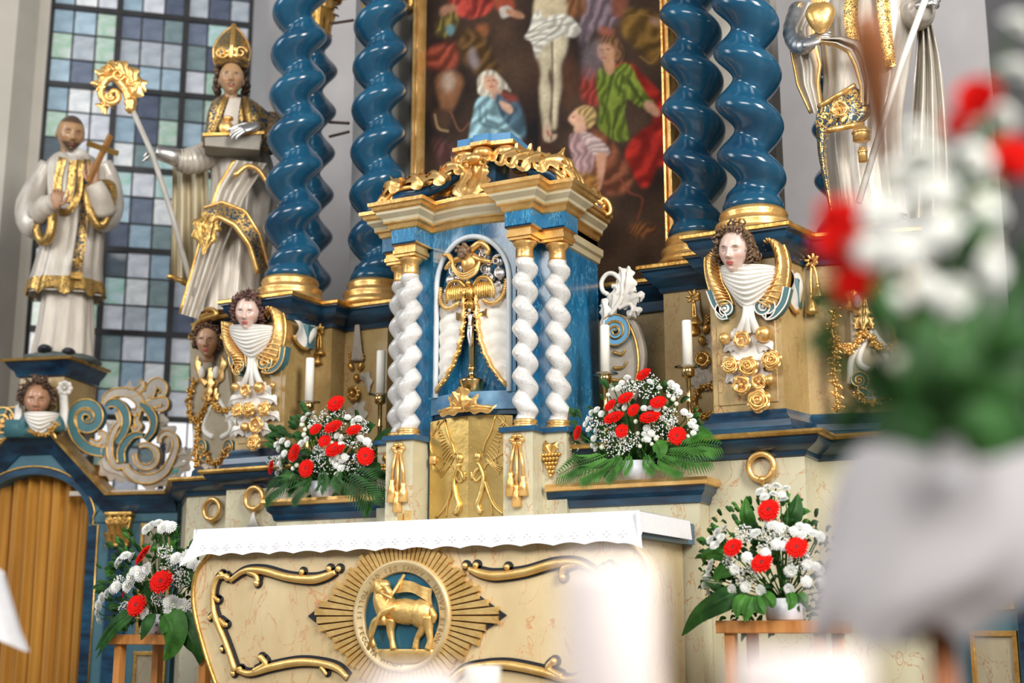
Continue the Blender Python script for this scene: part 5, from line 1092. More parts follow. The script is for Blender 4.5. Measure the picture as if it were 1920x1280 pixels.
def fruit_pendant(label, pts, Y, gold, wreath=None):
    t = T('flower_pendant', label, 'ornament', atY(pts['top'][0], pts['top'][1], Y), 0, 'flower pendants'); f = lambda u, v, y=-.015: t.px(u, v, y); s = .0024
    (u, v), (u2, v2) = pts['top'], pts['mid']
    b = MB()
    for q in (-2, -1, 0, 1, 2): b.tube(spline([f(u+q*1.2, v), f(u+q*3, (v+v2)/2, -.025), f(u+q*4.5, v2-16)], 10), np.linspace(.006, .010, 10), 6)
    b.leaf([f(u2+8, v2+12), f(u2+20, v2+18), f(u2+24, v2+44)], .03, 3); b.leaf([f(u2-6, v2+70), f(u2+4, v2+80), f(u2+10, v2+110)], .05, 3); b.leaf([f(u2-2, v2+72), f(u2-10, v2+86), f(u2-6, v2+108)], .04, 3)
    t.part('grey_drapery', b, GREYSCROLL)
    b = MB()
    for q in (-1, 1):
        b.ball(f(u2+q*9, v2-6), (.018, .018, .026), 12, 8, rot=roty(q*.5)); 
        for k in range(5): b.ball(f(u2+q*11+k % 2*3, v2-30+k*3), .008, 8, 6)
    b.ball(f(u2+2, v2+16), (.02, .02, .024), 12, 8); t.part('gilded_fruit', b, gold)
    R = pts['r']; b = MB(); P = f(pts['ros'][0], pts['ros'][1], -.02); b.rose(P, R*s, (0, -1, 0), 2, 9, depth=.3); b.ball(P+[0, -.02, 0], R*s*.36, 12, 8); t.part('gilded_rosette', b, gold)
    if wreath:
        b = MB(); c, r = wreath
        a = np.linspace(0, 2*pi, 40); garland(b, [f(c[0]+r*.85*sin(q), c[1]+r*cos(q)*1.1) for q in a], .014, 2, 1, False); t.part('berry_wreath', b, gold)
    return t
fruit_pendant('grey and gilded fruit pendant with large rosette between the two left candles', dict(top=(670, 606), mid=(667, 692), ros=(664, 738), r=19), 1.075, GOLD_OLD)
fruit_pendant('grey and gilded pendant with rosette and berry wreath behind the right outer candle', dict(top=(1306, 545), mid=(1314, 622), ros=(1318, 674), r=18), 1.075, GOLD_OLD, ((1325, 752), 26))

# carved side scroll at the right flank of the tabernacle
so = T('scroll_bracket', 'white and blue carved scroll bracket at the right flank of the tabernacle', 'ornament', atY(1165, 745, .95))
so.loc[2] = 1.86; so.e.location = so.loc
f = lambda pts, y=0: np.array([so.px(u, v, y)[[0, 2]] for u, v in pts])
out = spline([(1128, 720), (1126, 640), (1130, 600), (1150, 588), (1188, 600), (1205, 640), (1208, 680), (1196, 720), (1180, 760), (1140, 790)], 50)
so.part('backing', MB().prism(f(out), 0, .04, .008), GREYSCROLL, smooth=False)
c = f([(1157, 623)])[0]; b = MB(); sp = spiral(c[0], c[1], .072, .010, pi*.75, pi*.75-4.6*pi, 60); b.band(sp, np.linspace(.020, .007, 60), -.025, .03); o = so.part('blue_spiral', b, SKYBLUE, autosm=40)
so.part('spiral_edge', MB().edges(sp, np.linspace(.020, .007, 60), -.027, .0045), GOLD_OLD, parent=o)
b = MB(); g = MB()
def lf(pts, W, lob=3, y=-.02): b.leaf([so.px(u, v, y-.02*sin(pi*k/(len(pts)-1))) for k, (u, v) in enumerate(pts)], W, lob, (0, -1, 0), .35)
lf([(1146, 588), (1150, 560), (1160, 535), (1158, 515)], .035); lf([(1158, 570), (1172, 545), (1176, 515), (1178, 498)], .042, 4); lf([(1150, 575), (1164, 540), (1166, 512), (1160, 500)], .03, 4); lf([(1166, 575), (1185, 560), (1200, 556), (1200, 566)], .03); lf([(1175, 590), (1192, 582), (1196, 592)], .028); lf([(1130, 610), (1134, 585), (1130, 566), (1128, 572)], .028); lf([(1170, 555), (1186, 545), (1194, 548)], .022)
for pts, w_ in (([(1144, 590), (1156, 575), (1166, 555), (1165, 530), (1152, 514), (1138, 514), (1128, 528), (1130, 545), (1140, 552)], .012), ([(1160, 578), (1180, 570), (1186, 580), (1180, 592)], .010), ([(1150, 555), (1158, 548), (1156, 538), (1148, 536)], .012)):
    b.tube(spline([so.px(u, v, -.03) for u, v in pts], 36), w_, 8)
so.part('white_foliage', b, WHITE, label='white carved leaf crest')
for pts in ([(1180, 608), (1192, 640), (1197, 680), (1192, 715), (1186, 740)], [(1146, 575), (1160, 560), (1172, 552)]): g.tube(spline([so.px(u, v, -.012) for u, v in pts], 24), .008, 6)
for pts in ([(1150, 660), (1166, 664), (1172, 655)], [(1150, 690), (1168, 688), (1176, 676)], [(1146, 712), (1164, 712), (1178, 700)]): g.tube(spline([so.px(u, v, -.01) for u, v in pts], 16), np.linspace(.010, .004, 16), 6)
so.part('gold_lines', g, GOLD_OLD, label='gilded ribs')
# ------------------------------------------------------------------ carved and painted statues
class Robe:
    """lofted garment from silhouette rows traced on the figure plane: (v, uL, uR, depth ratio)"""
    def __init__(s, t, rows, folds=9, amp=.035, n=72, m=60, seed=0, y0=0.0, open_top=False, drift=.6, grow=0.0, vr=None, yc=0.0):
        s.t = t; R = []
        for v, a, b_, dp in rows:
            A, B = t.px(a, v, y0), t.px(b_, v, y0); R.append(((A[0]+B[0])/2, (A[2]+B[2])/2, abs(B[0]-A[0])/2, dp))
        s.R = spline(R, m); s.y0 = y0+yc; s.n = n; s.folds = folds; s.amp = amp; s.seed = seed; s.drift = drift; s.grow = grow; s.m = m
        th = np.arange(n)*2*pi/n; rg = np.random.default_rng(seed); ph = rg.uniform(0, 6, 4); G = []
        for k, (cx, cz, a, dp) in enumerate(s.R):
            q = k/(m-1); am = amp*min(1, .25+q*1.6)
            f = np.sin(folds*th+ph[0]+drift*q*2)+.6*np.sin((folds*1.7//1)*th+ph[1]-drift*q*3)+.35*np.sin((folds*2.9//1)*th+ph[2])
            f = np.sign(f)*np.abs(f)**.8
            r = 1+am*f
            G.append(np.c_[cx+(a*r+grow)*np.cos(th), s.y0+(a*dp*r+grow)*np.sin(th), np.full(n, cz)])
        s.G = np.array(G)
    def mb(s, i0=0, i1=None, grow=0, caps=False, wave=0):
        G = s.G[i0:i1].copy()
        if grow:
            c = np.array([[x, s.y0, z] for x, z, _, _ in s.R[i0:i1]])[:, None]; d = G-c; d[..., 2] = 0; L = np.linalg.norm(d, axis=-1, keepdims=True); G = G+d/np.maximum(L, 1e-6)*grow
        if wave: G[-1, :, 2] += wave*np.sin(np.arange(s.n)*2*pi/s.n*9)
        return MB().grid(G, cv=True, caps=caps)
    def front(s, x, z):
        R = s.R[np.argsort(s.R[:, 1])]; cx = np.interp(z, R[:, 1], R[:, 0]); a = np.interp(z, R[:, 1], R[:, 2]); dp = np.interp(z, R[:, 1], R[:, 3])
        q = np.clip((x-cx)/a, -.97, .97); return s.y0-a*dp*sqrt(1-q*q)*(1+s.amp)
    def strip(s, pts, wpx, mb=None, lift=.012):
        """ribbon lying on the front of the garment along pixel points"""
        mb = mb or MB(); n_ = 26; P = spline(pts, n_); w_ = np.interp(np.linspace(0, 1, n_), np.linspace(0, 1, len(np.atleast_1d(wpx))), np.atleast_1d(wpx)) if np.ndim(wpx) else np.full(n_, wpx)
        T_ = np.gradient(P, axis=0); T_ /= np.linalg.norm(T_, axis=1)[:, None]; G = []
        for k in range(n_):
            row = []
            for q in (-1, -.5, 0, .5, 1):
                u, v = P[k][0]-T_[k][1]*w_[k]*q/2, P[k][1]+T_[k][0]*w_[k]*q/2; L = s.t.px(u, v, s.y0); L2 = L.copy()
                for _ in range(2): y = s.front(L2[0], L2[2]); L2 = s.t.px(u, v, y)
                row.append(L2+np.array([0, -lift-(.006 if q in (-1, 1) else 0), 0]))
            G.append(row)
        return mb.grid(np.array(G))
def sleeve(t, path, rad, mats, name='sleeve', folds=8, amp=.09, flat=.8, label=None, n=28):
    """path of (u, v, y) with pixel radii; ringed folds along the arm"""
    P = spline([t.px(u, v, y) for u, v, y in path], n); s = np.linalg.norm(t.px(path[0][0]+1, path[0][1], path[0][2])-t.px(path[0][0], path[0][1], path[0][2]))
    r = np.interp(np.linspace(0, 1, n), np.linspace(0, 1, len(rad)), rad)*s; r = r*(1+amp*np.sin(np.arange(n)*2.1)*np.linspace(.4, 1, n))
    return t.part(name, MB().tube(P, r, 18, flat=1), mats, label=label)
def hand_mb(w, d, nrm, size, curl=.5, spread=.16, thumb=1, side=None):
    """wrist point, direction of the fingers, back-of-hand normal; fingers are unequal and bent"""
    w = np.array(w, float); d = np.array(d, float); d /= np.linalg.norm(d); nrm = np.array(nrm, float); nrm -= d*(nrm@d); nrm /= np.linalg.norm(nrm); s_ = np.cross(d, nrm)
    b = MB(); L = size; G = []
    th = np.arange(14)*2*pi/14
    for q, ww, hh in ((-.12, .14, .10), (.0, .17, .10), (.12, .22, .10), (.3, .235, .095), (.46, .225, .08), (.52, .17, .05)):
        c = w+d*L*q; G.append([c+s_*ww*L*cos(a)+nrm*hh*L*sin(a) for a in th])
    b.grid(np.array(G), cv=True, caps=True)
    for k, (o, fl) in enumerate(((-.165, .42), (-.055, .50), (.055, .47), (.16, .36))):
        p = w+d*L*.44+s_*o*L; ang = 0; dirn = d+s_*o*spread*6; dirn /= np.linalg.norm(dirn); P = [p]
        for seg, f in enumerate((.45, .32, .23)):
            ang += curl*(.7+.25*seg); dd = dirn*cos(ang)-nrm*sin(ang); P.append(P[-1]+dd*fl*L*f)
        b.tube(spline(P, 10), np.linspace(.062, .040, 10)*L, 8)
    p = w+d*L*.10+s_*thumb*-.17*L; P = [p, p+(d*.5-s_*thumb*.55-nrm*.25*curl)*L*.22, p+(d*1.05-s_*thumb*.55-nrm*.55*curl)*L*.36, p+(d*1.45-s_*thumb*.40-nrm*.9*curl)*L*.44]
    b.tube(spline(P, 10), np.linspace(.075, .045, 10)*L, 8)
    return b
# ---- priest with a cross, standing on the wing pedestal
WZ, WA = 1.85, radians(14.5); WORG = np.array([-2.607, 1.426, 0.45]); WN = np.array([sin(WA), -cos(WA), 0])
def wingpt(u, v, off=0):
    d = ray(u, v); return CAM+d*(((WORG-CAM)@WN+off)/(d@WN))
base = wingpt(115, 668, -.12)
sp_ = T('priest_statue', 'carved statue of a bearded priest in white surplice on the pedestal by the window', 'statue', base, radians(44))
t = sp_
under = Robe(t, [(545, 80, 174, .75), (580, 76, 174, .75), (620, 70, 174, .78), (650, 64, 174, .8), (668, 60, 174, .8)], 8, .07, seed=2)
t.part('cassock', under.mb(), ALB, label='pale pleated lower robe')
b = MB()
for u, v, L in ((84, 662, .15), (128, 668, .16)): P = t.px(u, v, -.10); b.ball(P+[0, .0, .02], (.05, .12, .035), 14, 8)
t.part('shoe', b, BLACK, kind='stuff')
sur = Robe(t, [(284, 120, 158, .8), (298, 96, 184, .7), (318, 84, 200, .62), (350, 84, 200, .6), (400, 88, 196, .62), (450, 80, 192, .66), (500, 66, 190, .7), (530, 57, 192, .74), (556, 50, 194, .78)], 11, .05, seed=5, m=70)
t.part('surplice', sur.mb(), ROBE, label='white pleated surplice'); t.part('lace_hem', sur.mb(60, 70, .010, wave=.028), EMB_FINE, label='wavy gold lace hem')
sleeve(t, [(92, 308, 0), (72, 345, .02), (56, 385, 0), (60, 415, -.06), (74, 425, -.10)], [18, 22, 27, 29, 27], ROBE, label='wide hanging sleeve', amp=.015)
sleeve(t, [(192, 306, 0), (206, 340, .02), (208, 385, -.02), (198, 410, -.10), (186, 408, -.14)], [18, 20, 25, 25, 23], ROBE, label='wide hanging sleeve', amp=.015)
def cuff(path, r, nm='sleeve_border'):
    P = spline([t.px(u, v, y) for u, v, y in path], 40, True); t.part(nm, MB().tube(P, r, 8, closed=True), EMB_FINE, label='gold sleeve border'); return P
P = cuff([(84, 376, -.14), (97, 400, -.20), (94, 440, -.20), (80, 452, -.15), (70, 430, -.12), (72, 395, -.12)], .034); t.part('sleeve_opening', MB().add(P, [tuple(range(40))]), mat('dark blue lining', (.01, .03, .06), None, .6))
P = cuff([(166, 358, -.24), (186, 345, -.22), (210, 350, -.16), (206, 395, -.22), (188, 424, -.24), (170, 400, -.26)], .030); t.part('sleeve_opening', MB().add(P, [tuple(range(40))]), mat('dark blue lining', (.01, .03, .06), None, .6))
t.part('forearm', MB().tube(spline([t.px(70, 405, -.12), t.px(90, 385, -.22), t.px(102, 378, -.26)], 10), [.075]*6+[.06]*4, 14), ALB); t.part('forearm', MB().tube(spline([t.px(195, 400, -.20), t.px(186, 365, -.28), t.px(176, 345, -.30)], 10), np.linspace(.085, .058, 10), 14), ALB)
hc = t.px(132, 252, -.10); t.part('head', place(head_mb(skin=(.40, .23, .11), lips=(.34, .10, .06), blush=(.42, .20, .10), beard=(.075, .04, .02), cap=(.085, .055, .03)), hc, .262, .24, .22), SKINATTR, label='bearded head bowed towards the cross')
t.part('collar', MB().lathe([(.08, -.04), (.085, 0), (.078, .03), (.07, .035)], t.px(142, 292, -.04), 20), WHITE)
t.part('hand', hand_mb(t.px(104, 386, -.27), (.12, -.15, 1), (0, -1, .3), .17, .75, .12, -1), FLESH); t.part('hand', hand_mb(t.px(174, 342, -.31), (-.03, -.1, 1), (-.1, -1, .2), .17, .30, .14, 1), FLESH)
st = sur.strip([(118, 296), (110, 330), (107, 365)], 15); sur.strip([(137, 302), (134, 340), (128, 380)], 13, st); sur.strip([(150, 300), (150, 335), (146, 368), (130, 396), (112, 398)], 13, st); t.part('embroidered_collar', st, EMB_FINE, label='gold embroidered amice')
st = sur.strip([(164, 300), (162, 350), (156, 420), (150, 470), (144, 516)], [13, 14, 17, 19, 21], lift=.02); o = t.part('stole', st, EMB_BLUE, label='blue and gold stole'); b = MB(); P = t.px(146, 490, -.26); b.box(P[0]-.008, P[0]+.008, P[1]-.03, P[1], P[2]-.045, P[2]+.045); b.box(P[0]-.035, P[0]+.035, P[1]-.03, P[1], P[2]-.008, P[2]+.010); t.part('stole_cross', b, GOLD_OLD, parent=o)
b = sur.strip([(144, 512), (143, 524)], 22, lift=.03); t.part('stole_fringe', b, GOLD_OLD, parent=o)
t.part('rock_base', MB().ball(t.px(118, 676, 0), (.25, .2, .05), 24, 8, disp=lambda G: 1+.08*np.sin(9*G[..., 0])*np.sin(8*G[..., 1])), mat('grey green base', (.06, .08, .08), (.10, .12, .11), .6))
A = t.Rm@t.px(168, 338, -.36)+t.loc
cx = T('hand_cross', 'small gilded wooden cross held up by the priest statue', 'cross', A, radians(44)); b = MB(); b.tube([cx.px(166, 342), cx.px(207, 254)], .021, 4); cx.part('upright', b, mat('brown gilt wood', (.28, .12, .03), (.42, .20, .06), .4, .2), smooth=False); cx.part('crossbar', MB().tube([cx.px(163, 268, -.02), cx.px(222, 288, -.02)], .020, 4), GOLD_OLD, smooth=False)

# ---- bishop with crozier and book (left)
t = T('bishop_statue', 'carved bishop statue with gilded mitre and book in front of the leaded window', 'statue', (-1.95, 1.12, 2.80), radians(40))
sk = Robe(t, [(250, 398, 492, .7), (300, 392, 510, .7), (350, 396, 520, .7), (400, 392, 516, .75), (460, 386, 508, .8), (520, 380, 500, .8), (560, 372, 500, .8), (592, 366, 505, .8)], 9, .05, seed=8, m=64)
t.part('robe', sk.mb(), ROBE, label='white robe with deep folds')
ch = Robe(t, [(182, 418, 462, .7), (196, 400, 486, .68), (215, 392, 506, .64), (240, 388, 514, .62), (262, 384, 518, .62), (278, 380, 520, .62)], 7, .02, seed=3, m=30)
t.part('cope', ch.mb(grow=.01), EMB_BLUE, label='blue cope with gold embroidery')
t.part('alb_front', ch.strip([(442, 184), (434, 215), (430, 245)], [20, 26, 30], lift=.022), ALB); 
b = ch.strip([(424, 182), (412, 215), (400, 250), (392, 275)], 10, lift=.03); ch.strip([(460, 184), (462, 215), (468, 245)], 10, b, lift=.03); t.part('orphrey', b, EMB_FINE, label='gold orphrey bands')
cb_ = MB(); G = []                                     # beige cloak hanging from the outstretched arm
for a in np.linspace(0, 1, 30):
    row = []
    for q in np.linspace(0, 1, 26):
        u = (324+q*66)+a*(-4+q*8-0)+(q*a*a*0); v = 300+a*(225+q*46)-6*sin(q*pi); y = .10+.05*sin(q*17)*(.3+a)-.05*q; row.append(t.px(u, v, y))
    G.append(row)
cl = t.part('cloak', MB().grid(np.array(G)), ROBE_B, label='beige hanging cloak'); t.part('cloak_hem', MB().tube(np.array(G[-1])+[0, -.01, .02], .030, 8, flat=.5), GOLD_OLD, parent=cl, label='gold hem')
G = []                                                 # front fold of the cloak falling over the knee, gold edged
for a in np.linspace(0, 1, 24):
    row = []
    for q in np.linspace(0, 1, 16):
        u = np.interp(a, [0, .3, .6, 1], [440, 410, 380, 338])+q*np.interp(a, [0, .5, 1], [60, 40, 34]); v = np.interp(a, [0, .3, .6, 1], [300, 350, 440, 588])+q*np.interp(a, [0, .5, 1], [6, 30, 10]); row.append(t.px(u, v, -.24-.03*sin(q*14)+.08*a))
    G.append(row)
o = t.part('cloak_front', MB().grid(np.array(G)), ROBE, label='white front fold of the cloak'); t.part('cloak_edge', MB().tube(np.array([r[0] for r in G]), .013, 6), GOLD_OLD, parent=o)
b = MB().tube(spline([t.px(u, v, -.30) for u, v in ((440, 330), (462, 312), (484, 318), (500, 340), (512, 356))], 20), .016, 8); t.part('gold_fold_edge', b, GOLD, label='gold edged fold at the waist')
kn = Robe(t, [(378, 406, 440, .9), (392, 388, 462, .9), (410, 380, 474, .9), (430, 384, 486, .9), (452, 392, 492, .9)], 5, .02, seed=4, m=20, y0=-.12)
G = []
for a in np.linspace(0, 1, 26):
    row = []
    for q in np.linspace(0, 1, 10):
        c = np.array([np.interp(a, [0, .25, .5, .75, 1], [388, 412, 446, 474, 490]), np.interp(a, [0, .25, .5, .75, 1], [410, 398, 414, 455, 510])]); d = np.array([np.interp(a, [0, .5, 1], [-6, 16, 18]), np.interp(a, [0, .5, 1], [-24, -22, -8])]); p = c+d*(q-.3)*1.2; row.append(t.px(p[0], p[1], -.30-.05*sin(pi*a)+.03*q))
    G.append(row)
o = t.part('knee_drapery', MB().grid(np.array(G)), EMB_BLUE, label='blue and gold drapery over the knee'); t.part('drapery_border', MB().tube(np.array([r[0] for r in G]), .017, 8), GOLD, parent=o); t.part('drapery_border', MB().tube(np.array([r[-1] for r in G]), .012, 8), GOLD, parent=o)
b = MB(); b.leaf([t.px(u, v, -.33) for u, v in ((392, 400), (380, 420), (376, 440), (384, 470))], .05, 3, (0, -1, 0)); b.leaf([t.px(u, v, -.34) for u, v in ((404, 402), (396, 424), (392, 445), (380, 478))], .05, 3, (0, -1, 0)); t.part('knotted_end', b, EMB_FINE, label='gold knotted drapery end')
sleeve(t, [(402, 285, -.02), (378, 296, -.06), (352, 302, -.10), (332, 300, -.12)], [28, 26, 24, 20], ROBE, label='gathered white sleeve', amp=.10)
t.part('forearm', MB().tube([t.px(340, 298, -.12), t.px(312, 290, -.14), t.px(292, 285, -.15)], [.06, .05, .042], 12), SILVER)
t.part('hand', hand_mb(t.px(296, 286, -.15), (-1, -.1, -.12), (0, -.25, 1), .135, 1.15, .10, 1), SILVER, label='silvered hand gripping the staff')
hc = t.px(434, 150, -.10); t.part('head', place(head_mb(skin=(.42, .25, .13), lips=(.36, .10, .07), blush=(.44, .2, .11), eyes='open', moustache=True, brow=(.08, .05, .03)), hc, .215, -.02, .02), SKINATTR, label='moustached face')
b = MB(); rg = np.random.default_rng(2)
for sg in (-1, 1):
    for k in range(14): b.ball(t.px(433+sg*(26+rg.normal(0, 3)), 132+k*3.2, -.04+.06*rg.random()), .026*rg.uniform(.7, 1.1), 8, 6)
t.part('hair', b, HAIR, kind='stuff', label='dark wavy hair beside the face')
G = []                                                 # mitre: two pointed shields
c0 = t.px(433, 120, -.09)
for a in np.linspace(0, 1, 22):
    z = t.px(433, 124-a*74, 0)[2]-t.px(433, 124, 0)[2]; wd = np.interp(a, [0, .2, .4, .6, .8, 1], [.088, .108, .112, .094, .06, .006]); dp = np.interp(a, [0, .3, .7, 1], [.10, .11, .06, .008])
    G.append([(c0[0]+wd*cos(q)+.006*a, c0[1]+dp*sin(q), c0[2]+z-.012) for q in np.arange(32)*2*pi/32])
mt = t.part('mitre', MB().grid(np.array(G), cv=True, caps=True), EMB_MITRE, label='gilded mitre')
b = MB().tube(np.array(G[2])*1+np.array([0, 0, 0]), .016, 8, closed=True); b.tube([np.array(g[24])+[0, -.008, 0] for g in G], .016, 6); b.tube([np.array(g[0]) for g in G], .010, 6); b.tube([np.array(g[16]) for g in G], .010, 6)
for sg in (1, -1): P = t.px(433+sg*18, 98, -.20); b.tube([P+[q[0], 0, q[1]] for q in spiral(0, 0, .04, .01, 0, sg*8, 24)], .007, 6)
t.part('mitre_bands', b, GOLD, parent=mt, label='gilded bands of the mitre')
sleeve(t, [(505, 225, 0), (520, 250, -.08), (506, 268, -.16), (478, 262, -.22)], [20, 22, 18, 12], EMB_BLUE, label='embroidered sleeve')
t.part('hand', hand_mb(t.px(478, 236, -.36), (-.9, -.30, -.42), (-.1, -.75, .65), .19, .35, .16, -1), SILVER, label='silvered hand resting on the book')
b = MB(); b.ball(t.px(424, 240, -.24), (.045, .03, .05), 14, 10); b.tube(spline([t.px(418, 226, -.22), t.px(426, 234, -.26), t.px(432, 250, -.24)], 8), .012, 6); b.lathe([(.0, 0), (.03, .004), (.03, .02), (.0, .024)], t.px(428, 226, -.24), 12); t.part('pectoral_ornament', b, GOLD)
bk = T('holy_book', 'closed grey book with gold edges under the hand of the mitred bishop', 'book', t.Rm@t.px(442, 282, -.2)+t.loc, radians(40))
q = [bk.px(u, v)[[0, 2]] for u, v in ((384, 266), (490, 262), (486, 292), (384, 284))]; bk.part('pages', MB().prism(q, -.10, .06, .006), mat('grey book block', (.25, .23, .19), (.33, .30, .25), .5), smooth=False)
q2 = [bk.px(u, v)[[0, 2]] for u, v in ((380, 262), (494, 258), (494, 263), (380, 267))]; bk.part('cover', MB().prism(q2, -.115, .075), GOLD_OLD, smooth=False)
# crozier
P0 = t.Rm@t.px(310, 440, -.24)+t.loc
cz = T('crozier', 'bishop crozier with pale staff and gilded scrolling crook', 'crozier', P0, radians(40))
cz.part('staff', MB().tube([cz.px(372, 582, .12), cz.px(322, 400, .04), cz.px(286, 290, .02), cz.px(247, 203, 0)], .017, 10), mat('pale grey staff', (.36, .34, .30), (.46, .44, .40), .45))
b = MB().lathe([(.016, -.05), (.035, -.03), (.03, -.01), (.04, .01), (.034, .035), (.02, .05)], cz.px(245, 197), 16)
sp = [(244, 190), (238, 172), (228, 158), (215, 146), (200, 150), (190, 166), (192, 184), (204, 194), (218, 190), (222, 178), (214, 170), (206, 176)]
P = spline([cz.px(u, v) for u, v in sp], 60); b.tube(P, np.linspace(.03, .016, 60), 8)
for pts in ([(240, 185), (252, 170), (258, 152), (250, 140)], [(236, 168), (246, 150), (246, 132), (236, 124)], [(225, 155), (232, 138), (226, 120), (216, 116)], [(214, 146), (212, 130), (204, 122), (196, 126)], [(204, 150), (194, 138), (188, 140), (186, 150)], [(192, 165), (184, 158), (184, 168)], [(252, 165), (262, 155), (260, 143)], [(200, 190), (196, 198), (204, 200)]): b.leaf([cz.px(u, v, -.03*sin(pi*k/(len(pts)-1))) for k, (u, v) in enumerate(pts)], .045, 3, (0, -1, 0), .3)
for c, r in (((222, 140), 12), ((245, 152), 9), ((205, 180), 8)): b.tube([cz.px(c[0]+q[0]*r, c[1]+q[1]*r, -.02) for q in spiral(0, 0, 1, .2, 0, 9, 26)], .010, 6)
cz.part('crook', b, GOLD, label='gilded scrolling crook')

# ---- bishop holding a heart (right)
t = T('saint_statue', 'carved white robed statue offering a golden heart beside the right columns', 'statue', (1.95, 1.12, 2.80), radians(12))
sk = Robe(t, [(-40, 1545, 1700, .6), (20, 1535, 1715, .6), (80, 1540, 1712, .6), (150, 1546, 1700, .62), (220, 1540, 1690, .66), (290, 1544, 1690, .7), (350, 1552, 1694, .74), (410, 1560, 1700, .76)], 9, .05, seed=18, m=64)
t.part('robe', sk.mb(), ROBE, label='silvered white robe with deep folds')
ck = MB(); G = []
for a in np.linspace(0, 1, 34):
    row = []
    for q in np.linspace(0, 1, 20):
        u = np.interp(a, [0, .25, .5, .75, 1], [1500, 1478, 1486, 1496, 1520])+q*np.interp(a, [0, .3, .6, 1], [50, 44, 46, 20]); v = np.interp(a, [0, 1], [4, 212])-q*8*sin(pi*a); row.append(t.px(u, v, -.06-.10*sin(pi*q)+.02*sin(q*15)))
    G.append(row)
o = t.part('wide_sleeve', MB().grid(np.array(G)), ROBE, label='wide hanging left sleeve'); t.part('sleeve_edge', MB().tube(np.array([r[-1] for r in G]), .014, 8), GOLD, parent=o); t.part('sleeve_edge', MB().tube(np.array([r[0] for r in G]), .008, 8), GOLD, parent=o)
sleeve(t, [(1500, 20, 0), (1488, 60, -.08), (1500, 86, -.16), (1520, 82, -.22)], [22, 20, 18, 12], SILVER, label='silvered undersleeve', amp=.06)
t.part('hand', hand_mb(t.px(1512, 82, -.26), (1, -.35, .12), (-.1, -.9, .4), .15, .55, .10, 1), SILVER, label='silvered hand under the heart')
ht = T('golden_heart', 'plain golden heart held by the right statue', 'heart', t.Rm@t.px(1538, 48, -.30)+t.loc, radians(12))
def heartd(G): return 1+0*G[..., 0]
G = []
c = ht.px(1538, 30); s = np.linalg.norm(ht.px(1539, 30)-c)
for p in np.linspace(-pi/2, pi/2, 19):
    row = []
    for q in np.arange(28)*2*pi/28:
        zz = sin(p); rr = cos(p); wx = rr*(1.0 if zz > 0 else (1-.28*(-zz)**1.2)); x = wx*cos(q); z = zz*1.15+(.28*abs(x)**.8 if zz > -.2 else .28*abs(x)**.8*max(0, 1+ (zz+.2)*1.3))-.15; row.append(c+np.array([x*28*s, rr*sin(q)*17*s, z*27*s]))
    G.append(row)
ht.part('heart', MB().grid(np.array(G), cv=True), GOLD); b = MB()
for k in range(5): b.leaf([ht.px(1538+(k-2)*3, 6), ht.px(1538+(k-2)*7, -8), ht.px(1538+(k-2)*6, -24)], .016, 1, (0, -1, 0), amp=.1)
ht.part('flame', b, GOLD)
G = []                                                 # swag of the cloak from the hand across the body
for a in np.linspace(0, 1, 30):
    row = []
    for q in np.linspace(0, 1, 12):
        u = np.interp(a, [0, .2, .4, .6, .8, 1], [1538, 1566, 1592, 1606, 1616, 1616])+q*np.interp(a, [0, .5, 1], [4, 22, 16]); v = np.interp(a, [0, .2, .4, .6, .8, 1], [78, 82, 96, 124, 160, 198])-q*np.interp(a, [0, .5, 1], [8, 24, 4]); row.append(t.px(u, v, -.30-.03*sin(q*12)))
    G.append(row)
o = t.part('cloak_swag', MB().grid(np.array(G)), ROBE, label='gathered cloak swag'); t.part('swag_edge', MB().tube(np.array([r[0] for r in G]), .012, 8), GOLD, parent=o)
def sheet(rows, y, n=20, m=24, rip=.02, k=14):
    R = spline(rows, n); G = []
    for i, (v0, u0, v1, u1) in enumerate(R): G.append([t.px(u0+(u1-u0)*q, v0+(v1-v0)*q, y-.02-rip*sin(q*k+i*.2)-.05*sin(pi*q)) for q in np.linspace(0, 1, m)])
    return G
G = sheet([(200, 1536, 160, 1602), (218, 1530, 186, 1628), (236, 1530, 214, 1632), (248, 1534, 232, 1616)], -.26, 16, 20, .008)
o = t.part('embroidered_panel', MB().grid(np.array(G)), EMB_BLUE, label='blue panel with gold flower embroidery'); t.part('panel_border', MB().tube(np.array(G[0]), .013, 8), GOLD, parent=o); t.part('panel_border', MB().tube(np.array(G[-1]), .015, 8), GOLD, parent=o)
b = MB(); P = t.px(1574, 206, -.36); b.rose(P, .045, (0, -1, 0), 2, 6, depth=.2); t.part('embroidered_flower', b, GOLD, parent=o)
st = MB().grid(np.array(sheet([(240, 1530, 240, 1556), (290, 1534, 286, 1550), (340, 1544, 336, 1554), (400, 1556, 398, 1562)], -.28, 18, 6, .004, 5))); t.part('gold_lappet', st, EMB_BLUE, label='narrow embroidered lappet')
for (u, v, w_, h_) in ((1614, 240, 17, 26), (1617, 276, 9, 30)):
    P = t.px(u, v, -.34); s2 = .0023; b = MB().lathe([(.0, 0), (w_*s2*.8, -.002), (w_*s2*.95, -.02), (w_*s2, -h_*s2), (.0, -h_*s2-.004)], P, 20); b.lathe([(w_*s2*1.05, -.016), (w_*s2*1.1, -.024), (w_*s2*1.0, -.03)], P, 20); t.part('tassel', b, GOLD, label='heavy gold tassel')
sleeve(t, [(1690, 0, 0), (1716, 24, -.05), (1726, 20, -.12), (1730, 4, -.14)], [34, 36, 26, 12], ROBE, label='rolled right sleeve', amp=.06)
t.part('hand', hand_mb(t.px(1722, 8, -.18), (.9, -.1, .12), (.1, -.8, .5), .135, .9, .08, 1), SILVER)
